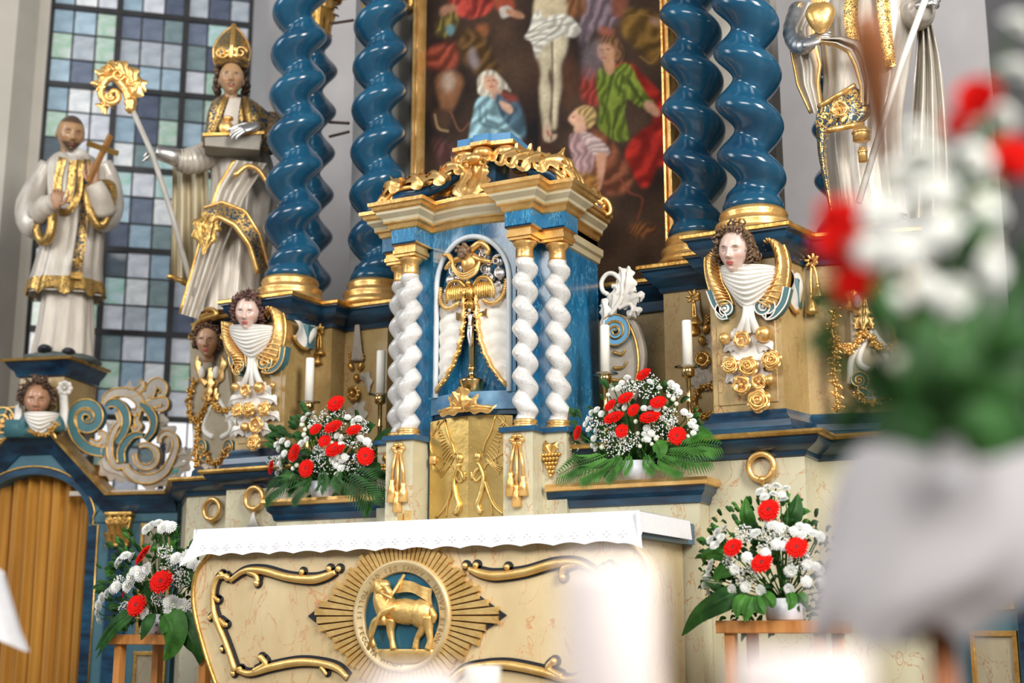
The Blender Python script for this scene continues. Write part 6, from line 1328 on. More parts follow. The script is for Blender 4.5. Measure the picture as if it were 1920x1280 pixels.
G = sheet([(20, 1722, 20, 1740), (120, 1716, 110, 1762), (240, 1708, 228, 1778), (360, 1704, 350, 1790), (410, 1706, 400, 1796)], .06, 24, 26, .035, 20); t.part('hanging_cloak', MB().grid(np.array(G)), ROBE, label='white cloak hanging from the raised hand')
b = sk.strip([(1652, -30), (1660, 60), (1668, 130)], 24, lift=.03); t.part('orphrey', b, EMB_FINE); b = sk.strip([(1600, -30), (1596, 40), (1606, 90)], 26, lift=.03); t.part('orphrey', b, EMB_FINE)
hc = t.px(1625, -88, -.10); t.part('head', place(head_mb(skin=(.60, .42, .34)), hc, .23, -.1, .1), SKINATTR); t.part('hair', place(hair_mb(33, 40, .2), hc, .23, -.1, .1), HAIR)
rod = T('pale_staff', 'pale slanting staff held at the right side of the heart bearing statue', 'staff', t.Rm@t.px(1690, 150, -.24)+t.loc, radians(12)); rod.part('shaft', MB().tube([rod.px(1736, -4), rod.px(1690, 120), rod.px(1655, 230), rod.px(1610, 380)], .016, 10), WHITE)
# ------------------------------------------------------------------ side wings: arched screen with curtain
PANELM = marble('dull panel marbling', (.26, .22, .14), (.36, .31, .21), (.22, .12, .06), .5, 3, None, (1, 1, .5), .01, None, .1)
def wing(sg, label):
    t = T('arched_screen', label, 'screen', (2.135, .985, .45) if sg > 0 else (-2.607, 1.426, .45), -sg*WA if sg > 0 else WA, 'side screens beside the altar')
    m = -1.0 if sg < 0 else 1.0                        # left wing extends to -s, right wing to +s
    zc = 1.40
    prof = [(0, 1.393), (.455, 1.393), (.87, 1.785), (1.20, 1.785), (1.61, 1.393), (2.2, 1.393)]
    X = lambda s_: m*s_
    arch = [(1.045+.425*cos(a), 1.215+.318*sin(a)) for a in np.linspace(0, pi, 33)]
    top = []
    for s_, z in arch:                                  # matching points on the outer edge
        f = (s_-.62)/.85; so_ = .455+(1.61-.455)*f; top.append((so_, np.interp(so_, [p[0] for p in prof], [p[1] for p in prof])))
    b = MB(); tp = top[::1]
    for y in (0, .06): b.grid([[(X(s_), y, z) for s_, z in arch], [(X(s_), y, z) for s_, z in tp]])
    b.grid([[(X(s_), 0, z) for s_, z in arch], [(X(s_), .14, z) for s_, z in arch]])
    for s0, s1 in ((0, .62), (1.47, 2.2)):
        x0, x1 = sorted((X(s0), X(s1))); b.box(x0, x1, 0, .06, 0, 1.215); 
        q = [(X(s0), 1.2), (X(s1), 1.2), (X(s1), 1.40 if s0 == 0 else 1.393), (X(s0), 1.393)]
        if s0 == 0: q = [(X(0), 1.2), (X(.62), 1.2), (X(.455), 1.393), (X(0), 1.393)]
        else: q = [(X(1.47), 1.2), (X(2.2), 1.2), (X(2.2), 1.393), (X(1.61), 1.393)]
        b.prism(q, 0, .06)
    t.part('board', b, TEAL, smooth=False)
    def sweep(prf, mats, nm, **k):
        P = [(X(s_), z) for s_, z in (prof if m > 0 else prof[::-1])]; c = MB().cornice(P, prf); c.v = [np.c_[v[:, 0], v[:, 2], v[:, 1]] for v in c.v]; return t.part(nm, c, mats, autosm=30, **k)
    sweep([(.135, .01), (.125, -.012), (.11, -.02), (.085, -.03), (.055, -.06), (.03, -.075), (.02, -.08)], NAVY, 'cornice')
    sweep([(.02, -.078), (.018, -.098), (.006, -.10), (0, -.092), (0, .08)], GOLD_OLD, 'gold_edge', label='gilded edge of the cornice')
    ln = [(1.045+.375*cos(a)*1.0+.0, 0) for a in (0,)]
    og = [(1.045+.475*cos(a), 1.215+.368*sin(a)) for a in np.linspace(0, pi, 41)]
    line = [(.545, .0), (.545, 1.215-.02), (.585, 1.195), (.585, 1.25)]+[p for p in og[::-1] if p[1] > 1.26]+[(1.505, 1.25), (1.505, 1.195), (1.545, 1.195), (1.545, 0)]
    t.part('gold_line', MB().tube([(X(s_), -.006, z) for s_, z in line], .007, 6), GOLD_OLD)
    nb = MB(); a1 = [(X(1.045+.43*cos(a)), 1.215+.322*sin(a)) for a in np.linspace(0, pi, 33)]; nb.grid([[(x, -.004, z) for x, z in a1], [(X(1.045+.468*cos(a)), -.004, 1.215+.361*sin(a)) for a in np.linspace(0, pi, 33)]])
    for s0, s1 in ((.553, .62), (1.47, 1.537)): x0, x1 = sorted((X(s0), X(s1))); nb.box(x0, x1, -.004, 0, 0, 1.19)
    t.part('arch_border', nb, NAVY, smooth=False, label='dark border of the arch')
    # pilaster with capital
    for s0 in (.385,) if sg < 0 else (.385,):
        x = X(s0); t.part('pilaster', MB().box(x-.07, x+.07, -.025, .01, 0, 1.07, .005), NAVY, smooth=False)
        b = MB(); z0, h = 1.062, .21
        b.prism([(x-.068, z0), (x+.068, z0), (x+.074, z0+h*.45), (x+.088, z0+h*.85), (x-.088, z0+h*.85), (x-.074, z0+h*.45)], -.045, 0, .006); b.box(x-.095, x+.095, -.06, 0, z0+h*.88, z0+h, .006); b.box(x-.078, x+.078, -.055, 0, z0-.012, z0+.008, .004)
        for r in range(2):
            for k in range(4-r): xx = x+(k-(3-r)/2)*.042; b.leaf([(xx, -.045, z0+.01+r*.05), (xx, -.058, z0+.05+r*.05), (xx, -.07, z0+.075+r*.055), (xx, -.085, z0+.07+r*.055)], .024, 2, (0, -1, 0))
        for q in (-1, 0, 1): b.tube([(x+q*.062+w_[0], -.06, z0+h*.74+w_[1]) for w_ in spiral(0, 0, .028, .006, pi/2, pi/2+(1 if q > 0 else -1)*8, 26)], .006, 6)
        t.part('capital', b, GOLD_OLD, label='small gilded scroll capital')
    # framed marbled panels
    for z0, z1 in ((.48, 1.185), (-.25, .394)) if sg < 0 else ((.625, 1.185), (-.25, .525)):
        s0, s1 = (.035, .225) if sg < 0 else (.115, .29); pts = [(X(s0), max(z0, .0)), (X(s1), max(z0, 0)), (X(s1), z1), (X(s0), z1)]
        x0, x1 = sorted((X(s0), X(s1)))
        o = t.part('marbled_panel', MB().box(x0, x1, -.008, .0, max(z0, 0), z1), PANELM, smooth=False)
        b = MB().box(x0-.014, x0+.006, -.018, 0, max(z0, 0), z1, .003); b.box(x1-.006, x1+.014, -.018, 0, max(z0, 0), z1, .003); b.box(x0-.014, x1+.014, -.02, 0, z1-.01, z1+.014, .003)
        t.part('panel_frame', b, GOLD_OLD, parent=o, smooth=False)
    return t
wl_ = wing(-1, 'slate blue arched side screen left of the altar with gabled cornice')
wr_ = wing(1, 'slate blue side screen with gold framed panels behind the foreground vase')
ct = T('curtain', 'ochre pleated curtain hanging in the arched opening of the left screen', 'curtain', wingpt(70, 1100, .0)*np.array([1, 1, 0])+np.array([0, 0, .45]), WA)
ct.loc = WORG+np.array([cos(WA)*-1.045, sin(WA)*-1.045, 0])-.0*WN; ct.e.location = ct.loc
G = []; xs = np.linspace(-.48, .48, 150); fo = np.interp(xs, np.linspace(-.48, .48, 9), [1, .6, 1.3, .8, 1.1, .7, 1.2, .9, 1])
for z in np.linspace(0, 1.60, 14): G.append(np.c_[xs+.004*np.sin(z*3+xs*9), .115-.024*fo*np.sin(xs*2*pi/.104+.5*np.sin(xs*9)+.25*z)-.010*np.sin(xs*2*pi/.043), np.full(150, z)])
ct.part('pleated_cloth', MB().grid(np.array(G)), CURTAIN)
# pedestal over the arch with the carved bust
ZP = base[2]-.45-.03
pd = T('statue_pedestal', 'marbled pedestal with blue cornice under the priest statue', 'pedestal', WORG+np.array([cos(WA)*-1.03, sin(WA)*-1.03, 1.80]), WA+.02)
zt = base[2]-.035-pd.loc[2]
b = MB().box(-.16, .16, .0, .42, -.1, zt-.06); pd.part('marbled_block', b, CREAM, smooth=False)
pp = [(-.16, .42), (-.16, .0), (.16, .0), (.16, .42)]
pd.part('cornice', MB().cornice(pp, [(0, zt-.13), (.02, zt-.12), (.03, zt-.09), (.06, zt-.06), (.08, zt-.03)]), NAVY, autosm=30)
b = MB().cornice(pp, [(.08, zt-.032), (.10, zt-.028), (.105, zt-.012), (-.1, zt)]); b.slab([(-.2, .45), (-.2, -.05), (.2, -.05), (.2, .45)], zt-.03, zt-.004); pd.part('gold_edge', b, GOLD_OLD, autosm=30)
bu = T('carved_bust', 'carved brown haired bust with white neckcloth on the gable of the left screen', 'carving', pd.Rm@np.array([0, -.13, .02])+pd.loc, WA+.35)
bu.e.location = bu.loc; t = bu
hc = t.px(70, 750, 0); t.part('head', place(head_mb(skin=(.42, .22, .12), lips=(.36, .12, .07)), hc, .235, .16, .14), SKINATTR, label='reddish brown face'); t.part('hair', place(hair_mb(21, 40, .0, 1.05), hc, .245, .16, .14), HAIR, label='rolled dark hair')
b = scarf_mb(t, 78, 796, 66, 44, -.02, .09, 6); t.part('neckcloth', b, WHITE)
b = MB(); P = t.px(122, 728, .06); b.rose(P, .052, (0, -1, 0), 2, 8, depth=.15); b.tube(spline([t.px(118, 738, .06), t.px(120, 770, .04), t.px(116, 806, .04)], 10), .03, 8, flat=.5); b.tube(spline([t.px(36, 760, .04), t.px(34, 780, .02), t.px(30, 800, .02)], 10), .026, 8, flat=.5); t.part('white_ribbon', b, WHITE, label='white rosette and ribbon')
b = MB(); garland(b, [t.px(u, v, -.08) for u, v in ((58, 808), (75, 815), (95, 810), (106, 796))], .016, 4); t.part('gilded_garland', b, GOLD_OLD)
b = MB(); b.tube(spline([t.px(40, 810, .02), t.px(48, 790, .0), t.px(60, 775, .02)], 8), .04, 8); b.tube(spline([t.px(112, 806, .02), t.px(108, 792, .0), t.px(98, 778, .02)], 8), .04, 8); b.box(-.14, .14, -.02, .1, -.06, .05); t.part('blue_dress', b, SCROLL_TEAL)
lv = T('scroll_volute', 'teal scroll at the frame edge left of the carved bust', 'ornament', wl_.Rm@np.array([-1.45, -.02, 1.36])+wl_.loc, WA)
volute(lv, (10, 790), 24, 1, 0, 2.0, tail=[(-30, 850), (-30, 800)]) if False else volute(lv, (9, 792), 26, -1, 0, 2.0, tail=[(28, 832), (36, 806), (26, 770)], wscale=1.1)
b = MB(); b.leaf([lv.px(u, v, 0) for u, v in ((-20, 860), (0, 840), (16, 826), (30, 822))], .06, 3); lv.part('grey_leaf', b, GREYSCROLL)
# openwork scroll ornament between screen and altar
ow = T('openwork_scroll', 'grey and teal openwork scroll ornament standing before the window left of the altar', 'ornament', wl_.Rm@np.array([-.45, .02, 1.395])+wl_.loc, WA)
f = lambda pts: np.array([ow.px(u, v, 0)[[0, 2]] for u, v in pts])
S1 = ow.px(1, 0, 0)[0]-ow.px(0, 0, 0)[0]; PXM = abs(ow.px(241, 820, 0)[0]-ow.px(240, 820, 0)[0])
def sband(pts, wpx, nm, m_, ed=GOLD_OLD, y=-.02, n=60, er=.0055):
    P = f(spline(pts, n)); w_ = np.interp(np.linspace(0, 1, n), np.linspace(0, 1, len(wpx)), wpx)*PXM*.85; o = ow.part(nm, MB().band(P, w_, y, .05), m_, autosm=40); ow.part('gilded_edge', MB().edges(P, w_, y-.002, er), ed, parent=o); return o
def spx(cx, cy, r0, r1, a0, a1, n=26): a = np.linspace(a0, a1, n); r = np.linspace(r0, r1, n); return [(cx+r[k]*cos(a[k]), cy-r[k]*sin(a[k])) for k in range(n)]
sband([(198, 848), (170, 842), (146, 820), (138, 795)]+spx(166, 784, 28, 5, pi*1.0, pi*1.0-3.7*pi, 40), [9, 11, 11, 10, 10, 8, 6, 4, 3], 'teal_scroll', SCROLL_TEAL, n=90)
sband([(204, 764), (212, 757), (226, 758), (238, 772), (241, 795), (234, 815), (222, 832)], [5, 8, 9, 9, 8, 6], 'teal_scroll', SCROLL_TEAL, y=-.03)
sband([(266, 758), (280, 768), (291, 786), (289, 808), (276, 826)], [4, 8, 8, 7, 5], 'teal_scroll', SCROLL_TEAL, y=-.025)
sband([(272, 816), (256, 817), (242, 828), (232, 846), (232, 868)], [4, 6, 8, 8, 8], 'teal_scroll', SCROLL_TEAL, y=-.03)
sband([(198, 760), (204, 744), (222, 736), (246, 738), (262, 750), (264, 764), (256, 774), (248, 770)], [6, 8, 9, 10, 9, 7, 5], 'grey_scroll', GREYSCROLL, y=-.015)
sband([(246, 738), (262, 732), (268, 720), (262, 714)], [8, 7, 5, 3], 'grey_scroll', GREYSCROLL, y=-.01); sband([(262, 745), (280, 740), (286, 726), (296, 718), (308, 726), (306, 740), (296, 742)], [10, 12, 12, 9, 7, 5], 'grey_scroll', GREYSCROLL, y=-.01); sband([(276, 752), (292, 756), (308, 752), (312, 762), (302, 768), (294, 764)], [9, 10, 8, 5, 4], 'grey_scroll', GREYSCROLL, y=-.015)
sband([(222, 772), (228, 790), (218, 806), (210, 830), (210, 856), (222, 874), (238, 872)], [4, 5, 6, 6, 6, 6], 'grey_scroll', GREYSCROLL, y=-.02)
sband(spx(276, 856, 22, 20, 2.2, 2.2-1.8*pi, 30), [4, 5, 6, 5, 4], 'grey_ring', GREYSCROLL, y=-.02); sband([(238, 872), (244, 884), (262, 896), (286, 898), (308, 888), (322, 868), (332, 842), (330, 822), (316, 812), (304, 820), (302, 832)], [6, 8, 9, 9, 8, 7, 6, 5, 5, 4], 'grey_scroll', GREYSCROLL, y=-.025)
sband([(170, 826), (186, 832), (196, 822), (194, 812), (186, 812)], [4, 5, 5, 3], 'grey_scroll', GREYSCROLL, y=-.015)
sband([(262, 774), (258, 790), (264, 800), (256, 808), (250, 798)], [4, 5, 5, 3], 'grey_scroll', GREYSCROLL, y=-.015)
b = MB()
def lfo(pts, W, lob=3): b.leaf([ow.px(u, v, -.02*sin(pi*k/(len(pts)-1))) for k, (u, v) in enumerate(pts)], W*PXM, lob, (0, -1, 0), .3)
for pts, W, L in (([(244, 738), (240, 726), (244, 712)], 9, 2), ([(200, 810), (196, 826), (190, 846), (196, 870)], 15, 3), ([(214, 790), (206, 800), (200, 790)], 9, 2), ([(190, 860), (200, 880), (222, 888), (250, 904)], 14, 4), ([(300, 800), (312, 812), (318, 830), (312, 850)], 15, 3), ([(318, 862), (334, 852), (350, 850), (356, 842)], 14, 3), ([(300, 884), (320, 876), (344, 872), (354, 862)], 15, 4), ([(262, 872), (272, 880), (286, 876), (290, 866)], 11, 2), ([(250, 896), (280, 904), (310, 898), (340, 888)], 11, 3), ([(222, 800), (214, 816), (208, 836)], 10, 2), ([(298, 775), (304, 790), (298, 800)], 9, 2)): lfo(pts, W, L)
ow.part('grey_leaves', b, GREYSCROLL, label='grey carved leaves', kind='stuff'); b = MB(); lfo([(318, 888), (330, 880), (344, 886)], 8, 2); ow.part('turquoise_leaf', b, mat('turquoise paint', (.12, .38, .36), (.18, .46, .42), .5), label='turquoise leaf tip')
b = MB(); P = wingpt(150, 910, -.03)-ow.loc
ow.part('foot_rail', MB().box(-.32, .42, -.02, .03, -.01, .02), GREYSCROLL, smooth=False)
# connecting cornice end of the plinth on the left (lower ledge towards the screen)

# ------------------------------------------------------------------ candles
def candle_on_stick(u, vt, vb, Y, lab, labs, z0=1.852):
    P = atY(u, vb, Y); top = atY(u, vt, Y)[2]; st = T('candlestick', labs, 'candlestick', (P[0], Y, z0), 0, 'brass altar candlesticks'); h = P[2]-z0
    st.part('stem', MB().lathe([(0, 0), (.05, 0), (.052, .01), (.03, .022), (.016, .04), (.013, .06), (.02, .07), (.013, .08), (.0115, h*.5), (.016, h*.53), (.0115, h*.56), (.0115, h-.05), (.018, h-.045), (.03, h-.038), (.032, h-.006), (.028, h), (0, h)], n=20), BRASS)
    st.part('drip_pan', MB().lathe([(.028, h-.002), (.062, h+.004), (.064, h+.007), (.03, h+.003)], n=28), GLASS, label='clear glass drip pan')
    c = T('altar_candle', lab, 'candle', (P[0], Y, z0+h+.001), 0, 'white altar candles'); L = top-z0-h
    rg = np.random.default_rng(int(u)); c.part('wax', MB().lathe([(0, 0), (.0235, 0), (.0235, L-.004), (.021, L), (.012, L-.006), (0, L-.008)], n=20), WAX); c.part('wick', MB().tube([(0, 0, L-.01), (.002, 0, L+.008)], .0015, 5), BLACK)
candle_on_stick(579, 672, 756, .725, 'white altar candle farthest left, beside the dark haired angel console', 'brass candlestick holding the candle beside the dark haired angel console')
candle_on_stick(713, 658, 742, .735, 'white altar candle just left of the tabernacle columns', 'brass candlestick just left of the tabernacle columns')
candle_on_stick(1135, 610, 703, .735, 'white altar candle just right of the tabernacle, before the scroll bracket', 'brass candlestick just right of the tabernacle, rising from the bouquet')
candle_on_stick(1290, 601, 690, .725, 'white altar candle beside the fair haired angel console', 'brass candlestick beside the fair haired angel console')
# ------------------------------------------------------------------ flowers
def petal_flower(name, rings, mats, centre, cmat_i, tip=.9, seed=0):
    """radial flower of unit radius facing -y; rings: (count, r0, r1, width, lift0, lift1)"""
    b = MB(); rg = np.random.default_rng(seed)
    for cnt, r0, r1, wd, l0, l1 in rings:
        off = rg.uniform(0, 6)
        for k in range(cnt):
            a = off+2*pi*k/cnt+rg.normal(0, .04); rr = r1*rg.uniform(.94, 1.03); d = np.array([cos(a), 0, sin(a)]); s_ = np.array([-sin(a), 0, cos(a)]); G = []
            for u in (0, .4, .75, 1):
                w_ = wd*(.35+.65*sin(pi*(.15+.62*u)))*(1 if u < 1 else .45); c = d*(r0+(rr-r0)*u)+np.array([0, -(l0+(l1-l0)*u+.06*sin(pi*u)), 0]); G.append([c-s_*w_, c+np.array([0, .25*w_, 0]), c+s_*w_])
            b.grid(G)
    if centre: b.ball((0, -centre[1], 0), (centre[0], centre[2], centre[0]), 12, 6, mi=cmat_i)
    return b.mesh(name, mats)
GERB = petal_flower('gerbera', [(24, .18, 1.0, .115, .06, .10), (24, .16, .86, .11, .12, .22), (18, .14, .60, .09, .18, .30), (16, .12, .40, .07, .22, .30)], [RED, REDC], (.20, .18, .12), 1)
CHRY = petal_flower('chrysanthemum', [(18, .15, 1.0, .15, .0, .06), (16, .12, .86, .14, .12, .28), (14, .1, .66, .13, .25, .46), (10, .06, .42, .11, .36, .58)], [WHITEF, BUDS], (.20, .45, .16), 1, seed=2)
BUTT = petal_flower('button_chrysanthemum', [(14, .1, 1.0, .22, .0, .2), (12, .1, .8, .2, .25, .5), (8, .05, .5, .18, .5, .75)], [WHITEF, BUDS], (.3, .6, .2), 1, seed=3)
BUD = MB().ball((0, 0, 0), 1, 8, 6).mesh('flower_bud', BUDS)
CARN = petal_flower('carnation', [(14, .1, 1.0, .26, .0, .1), (14, .1, .9, .24, .2, .45), (12, .1, .75, .22, .4, .75), (9, .05, .5, .2, .6, .95)], [RED], None, 0, seed=5)
def face_rot(n):
    n = np.array(n, float); n /= np.linalg.norm(n); return Vector((0, -1, 0)).rotation_difference(Vector(n)).to_euler()
class Bouquet:
    def __init__(s, label, loc, rz, cpx, Rpx, depth, group=None):
        s.t = T('flower_arrangement', label, 'flowers', loc, rz, group or 'red and white flower arrangements'); s.c = cpx; s.R = Rpx; s.d = depth
        s.pxm = np.linalg.norm(s.t.px(cpx[0]+1, cpx[1], 0)-s.t.px(cpx[0], cpx[1], 0)); s.rg = np.random.default_rng(int(cpx[0])); s.stems = MB(); s.foot = np.array([0, 0, .06])
    def pos(s, u, v, lift=0):
        q = min(1, ((u-s.c[0])**2/s.R[0]**2+(v-s.c[1])**2/s.R[1]**2)); y = -s.d*(1-q)**.5*1.0-lift; return s.t.px(u, v, y), np.array([(u-s.c[0])/s.R[0]*.7, -.95, -(v-s.c[1])/s.R[1]*.6+.30])
    def fl(s, me, u, v, r, name=None, lift=.02, jit=.12, n=None, stem=True):
        P, nn = s.pos(u, v, lift); nn = nn/np.linalg.norm(nn)+s.rg.normal(0, jit, 3)
        if n is not None: nn = np.array(n, float)
        o = s.t.part(name or me.name.split('.')[0], me, None); o.location = P; e = face_rot(nn); o.rotation_euler = e; k = r*s.pxm*.86; o.scale = (k, k, k)
        if stem: nl = nn/np.linalg.norm(nn); s.stems.tube(spline([P-nl*.004, P-nl*.05-[0, 0, .02], s.foot+(P-s.foot)*.25, s.foot], 8), .0028, 5)
        return o
    def ger(s, L):
        for q in L: s.fl(GERB, q[0], q[1], q[2], lift=.035, n=q[3] if len(q) > 3 else None)
    def chry(s, L, me=None, r=11):
        for q in L: s.fl(me or CHRY, q[0], q[1], q[2] if len(q) > 2 else r*s.rg.uniform(.85, 1.1), lift=.02, jit=.25)
    def buds(s, L, r=5):
        for u, v in L: s.fl(BUD, u, v, r*s.rg.uniform(.8, 1.1), lift=.01)
    def gyp(s, L):
        b = MB(); g = MB()
        for u, v, r in L:
            for k in range(int(r*5)):
                a, q = s.rg.uniform(0, 2*pi), sqrt(s.rg.random()); P, _ = s.pos(u+r*q*cos(a), v+r*q*sin(a), s.rg.uniform(-.015, .03)); b.ball(P, s.rg.uniform(.0025, .0045), 5, 4)
                if k % 6 == 0: P0, _ = s.pos(u, v+r*.7, -.03); g.tube([P0, (P0+P)/2+s.rg.normal(0, .008, 3), P], .0011, 3)
        s.t.part('babys_breath', b, WHITEF, kind='stuff', label='tiny white filler flowers'); s.t.part('filler_stems', g, GREEN, kind='stuff')
    def leaf(s, pts, W, m_=None, lift=0.0, fold=.25):
        b = MB(); k = len(pts); P = [s.t.px(u, v, -y) for u, v, y in pts]; b.leaf(P, W*s.pxm, 1, (0, -1, .25), fold, amp=0, n=14, shape=.7); s.t.part('leaf', b, m_ or GREEN)
    def fern(s, pts, L, m_=None):
        b = MB(); n = 20; P = spline([s.t.px(u, v, -y) for u, v, y in pts], n); b.tube(P, np.linspace(.0035, .0015, n), 5); T_ = np.gradient(P, axis=0); T_ /= np.linalg.norm(T_, axis=1)[:, None]
        for k in range(2, n):
            for sg in (1, -1):
                side = np.cross(T_[k], (0, -1, .3)); side /= np.linalg.norm(side); d = T_[k]*.75+side*sg+np.array([0, -.1, -.15]); d /= np.linalg.norm(d); l = L*s.pxm*(sin(pi*(.12+.80*k/n))**.7); w_ = l*.075; q = np.cross(d, (0, -1, .3)); q /= np.linalg.norm(q); m = P[k]+d*l*.5+[0, 0, .004]; e = P[k]+d*l+[0, 0, -.012]
                b.add([P[k], m-q*w_, e, m+q*w_], [(0, 1, 2, 3)])
        s.t.part('palm_frond', b, m_ or GREEN_D)
    def filler(s, n=90, m_=None, size=12, low=0):
        b = MB()
        for k in range(n):
            a, q = s.rg.uniform(0, 2*pi), sqrt(s.rg.random())*.95; u, v = s.c[0]+s.R[0]*q*cos(a), s.c[1]+s.R[1]*q*sin(a)*.95+low; P, nn = s.pos(u, v, -.045-.02*s.rg.random()); d = np.array([cos(a), -.3, -sin(a)*.6+.2])+s.rg.normal(0, .4, 3); d /= np.linalg.norm(d); l = size*s.pxm*s.rg.uniform(.7, 1.5); b.leaf([P, P+d*l*.5+[0, -.01, .01], P+d*l], l*.24, 1, (0, -1, .3), .2, amp=0, n=5)
        s.t.part('foliage', b, m_ or GREEN_D, kind='stuff', label='dense small dark leaves')
    def pot(s, r0, r1, h, m_=None, n=28):
        s.t.part('pot', MB().lathe([(0, 0), (r0, 0), (r0+.004, .004), (r1, h), (r1-.006, h), (r0, .01), (0, .01)], n=n), m_ or POT, label='white bowl')
    def done(s): s.t.part('stems', s.stems, GREEN, kind='stuff')
# left shelf
B = Bouquet('red gerbera and white flower arrangement on the shelf left of the tabernacle', (atY(606, 918, .615)[0], .615, 1.661), 0, (612, 842), (112, 92), .13)
B.pot(.055, .075, .085)
B.ger([(630, 757, 18, (.1, -.9, .5)), (592, 805, 13), (625, 801, 18, (0, -.75, .7)), (664, 807, 15, (.1, -.7, .7)), (609, 827, 13), (629, 843, 20, (.05, -.75, .65)), (553, 849, 18), (575, 878, 17, (0, -1, .1)), (686, 855, 17, (.35, -1, .1))])
B.fl(GERB, 510, 876, 14, lift=.10, n=(-.6, -.8, .1))
B.chry([(578, 778), (590, 775), (570, 786), (652, 783), (664, 790), (672, 786), (632, 817), (641, 824), (640, 834), (676, 822), (688, 828), (694, 836), (692, 845), (520, 834), (530, 827), (540, 832), (524, 842), (566, 832), (576, 824), (560, 838), (528, 858), (524, 870), (530, 878), (522, 886), (534, 850), (632, 857), (641, 864), (633, 873), (646, 857), (640, 878), (628, 866)], BUTT, 7.5)
B.buds([(630, 889), (621, 862), (546, 862), (549, 878), (543, 892), (640, 818), (632, 888), (566, 796), (572, 805), (580, 800), (570, 815), (556, 872), (662, 796), (622, 830)], 4.5)
B.gyp([(606, 866, 26), (668, 872, 22), (625, 784, 26), (512, 866, 12), (662, 822, 18), (600, 846, 14), (592, 790, 14), (680, 800, 14), (612, 815, 12)])
B.filler(150, GREEN_D, 15, 6)
for pts, L in (([(570, 890, .10), (540, 900, .16), (515, 915, .14), (500, 930, .10)], 30), ([(585, 895, .12), (565, 912, .18), (548, 932, .18)], 26), ([(650, 885, .10), (680, 895, .16), (710, 905, .13), (738, 912, .06)], 36), ([(640, 890, .12), (665, 908, .18), (690, 930, .18), (700, 945, .17)], 32), ([(690, 850, .0), (712, 830, .0), (735, 812, .0)], 24), ([(600, 880, .14), (606, 900, .17), (600, 918, .18)], 18), ([(640, 880, .14), (632, 898, .17), (640, 912, .18)], 18), ([(690, 870, .03), (715, 870, .05), (738, 862, .03)], 26)): B.fern(pts, L)
for pts, W in (([(690, 875, .08), (705, 880, .10), (716, 892, .08)], 11), ([(540, 880, .10), (528, 896, .12), (520, 905, .1)], 9), ([(580, 893, .12), (574, 908, .15), (576, 925, .15)], 7)): B.leaf(pts, W, GREEN_D)
B.done()
# right shelf
B = Bouquet('red gerbera and white flower arrangement on the shelf right of the tabernacle', (atY(1196, 890, .615)[0], .615, 1.661), 0, (1192, 795), (125, 98), .13)
B.pot(.058, .082, .09)
B.ger([(1207, 703, 18, (-.25, -.75, .6)), (1145, 760, 15, (-.3, -.8, .5)), (1173, 747, 18, (-.1, -.75, .65)), (1188, 769, 15, (-.2, -.9, .4)), (1151, 784, 23, (-.1, -.65, .75)), (1234, 755, 18, (.1, -.75, .6)), (1219, 783, 23, (.05, -.65, .75)), (1166, 808, 15, (0, -1, .15)), (1270, 817, 19, (.2, -1, .1))])
B.fl(GERB, 1084, 811, 16, lift=.11, n=(-.6, -.8, .2))
B.chry([(1176, 709), (1166, 718), (1160, 728), (1258, 719), (1267, 726), (1273, 735), (1110, 774), (1103, 786), (1120, 769), (1128, 776), (1283, 773), (1293, 780), (1300, 790), (1305, 802), (1296, 796), (1300, 812), (1213, 803), (1209, 814), (1221, 812), (1214, 822), (1119, 808), (1114, 822), (1113, 834), (1118, 842), (1161, 762), (1172, 764), (1220, 765), (1232, 767), (1208, 766), (1104, 806), (1098, 796), (1236, 728), (1218, 716)], BUTT, 8)
B.buds([(1230, 822), (1222, 832), (1206, 824), (1262, 748), (1268, 757), (1254, 742), (1128, 838), (1200, 836), (1246, 765), (1140, 740), (1150, 730), (1192, 790), (1290, 818), (1196, 812)], 5)
B.gyp([(1214, 722, 26), (1138, 806, 24), (1242, 800, 26), (1152, 834, 24), (1066, 846, 20), (1262, 735, 14), (1180, 826, 20), (1108, 792, 14), (1255, 780, 18), (1180, 728, 16)])
B.filler(160, GREEN_D, 16, 8)
for pts, L in (([(1140, 850, .10), (1110, 862, .16), (1080, 872, .15), (1048, 890, .10)], 34), ([(1150, 858, .12), (1120, 876, .18), (1090, 892, .19)], 34), ([(1165, 850, .14), (1150, 872, .19), (1135, 894, .2)], 26), ([(1250, 845, .10), (1285, 838, .15), (1315, 832, .13), (1348, 836, .07)], 34), ([(1240, 850, .12), (1270, 852, .17), (1300, 858, .17), (1330, 862, .13)], 32), ([(1230, 855, .14), (1255, 868, .19), (1280, 882, .19)], 26), ([(1280, 825, .05), (1305, 815, .08), (1325, 822, .06)], 26), ([(1180, 850, .15), (1176, 868, .18), (1168, 884, .19)], 18), ([(1210, 850, .15), (1216, 868, .18), (1228, 882, .19)], 18)): B.fern(pts, L, GREEN)
for pts, W in (([(1230, 828, .13), (1238, 842, .16), (1236, 862, .16)], 13), ([(1260, 840, .11), (1272, 850, .13), (1268, 866, .13)], 11)): B.leaf(pts, W)
B.done()
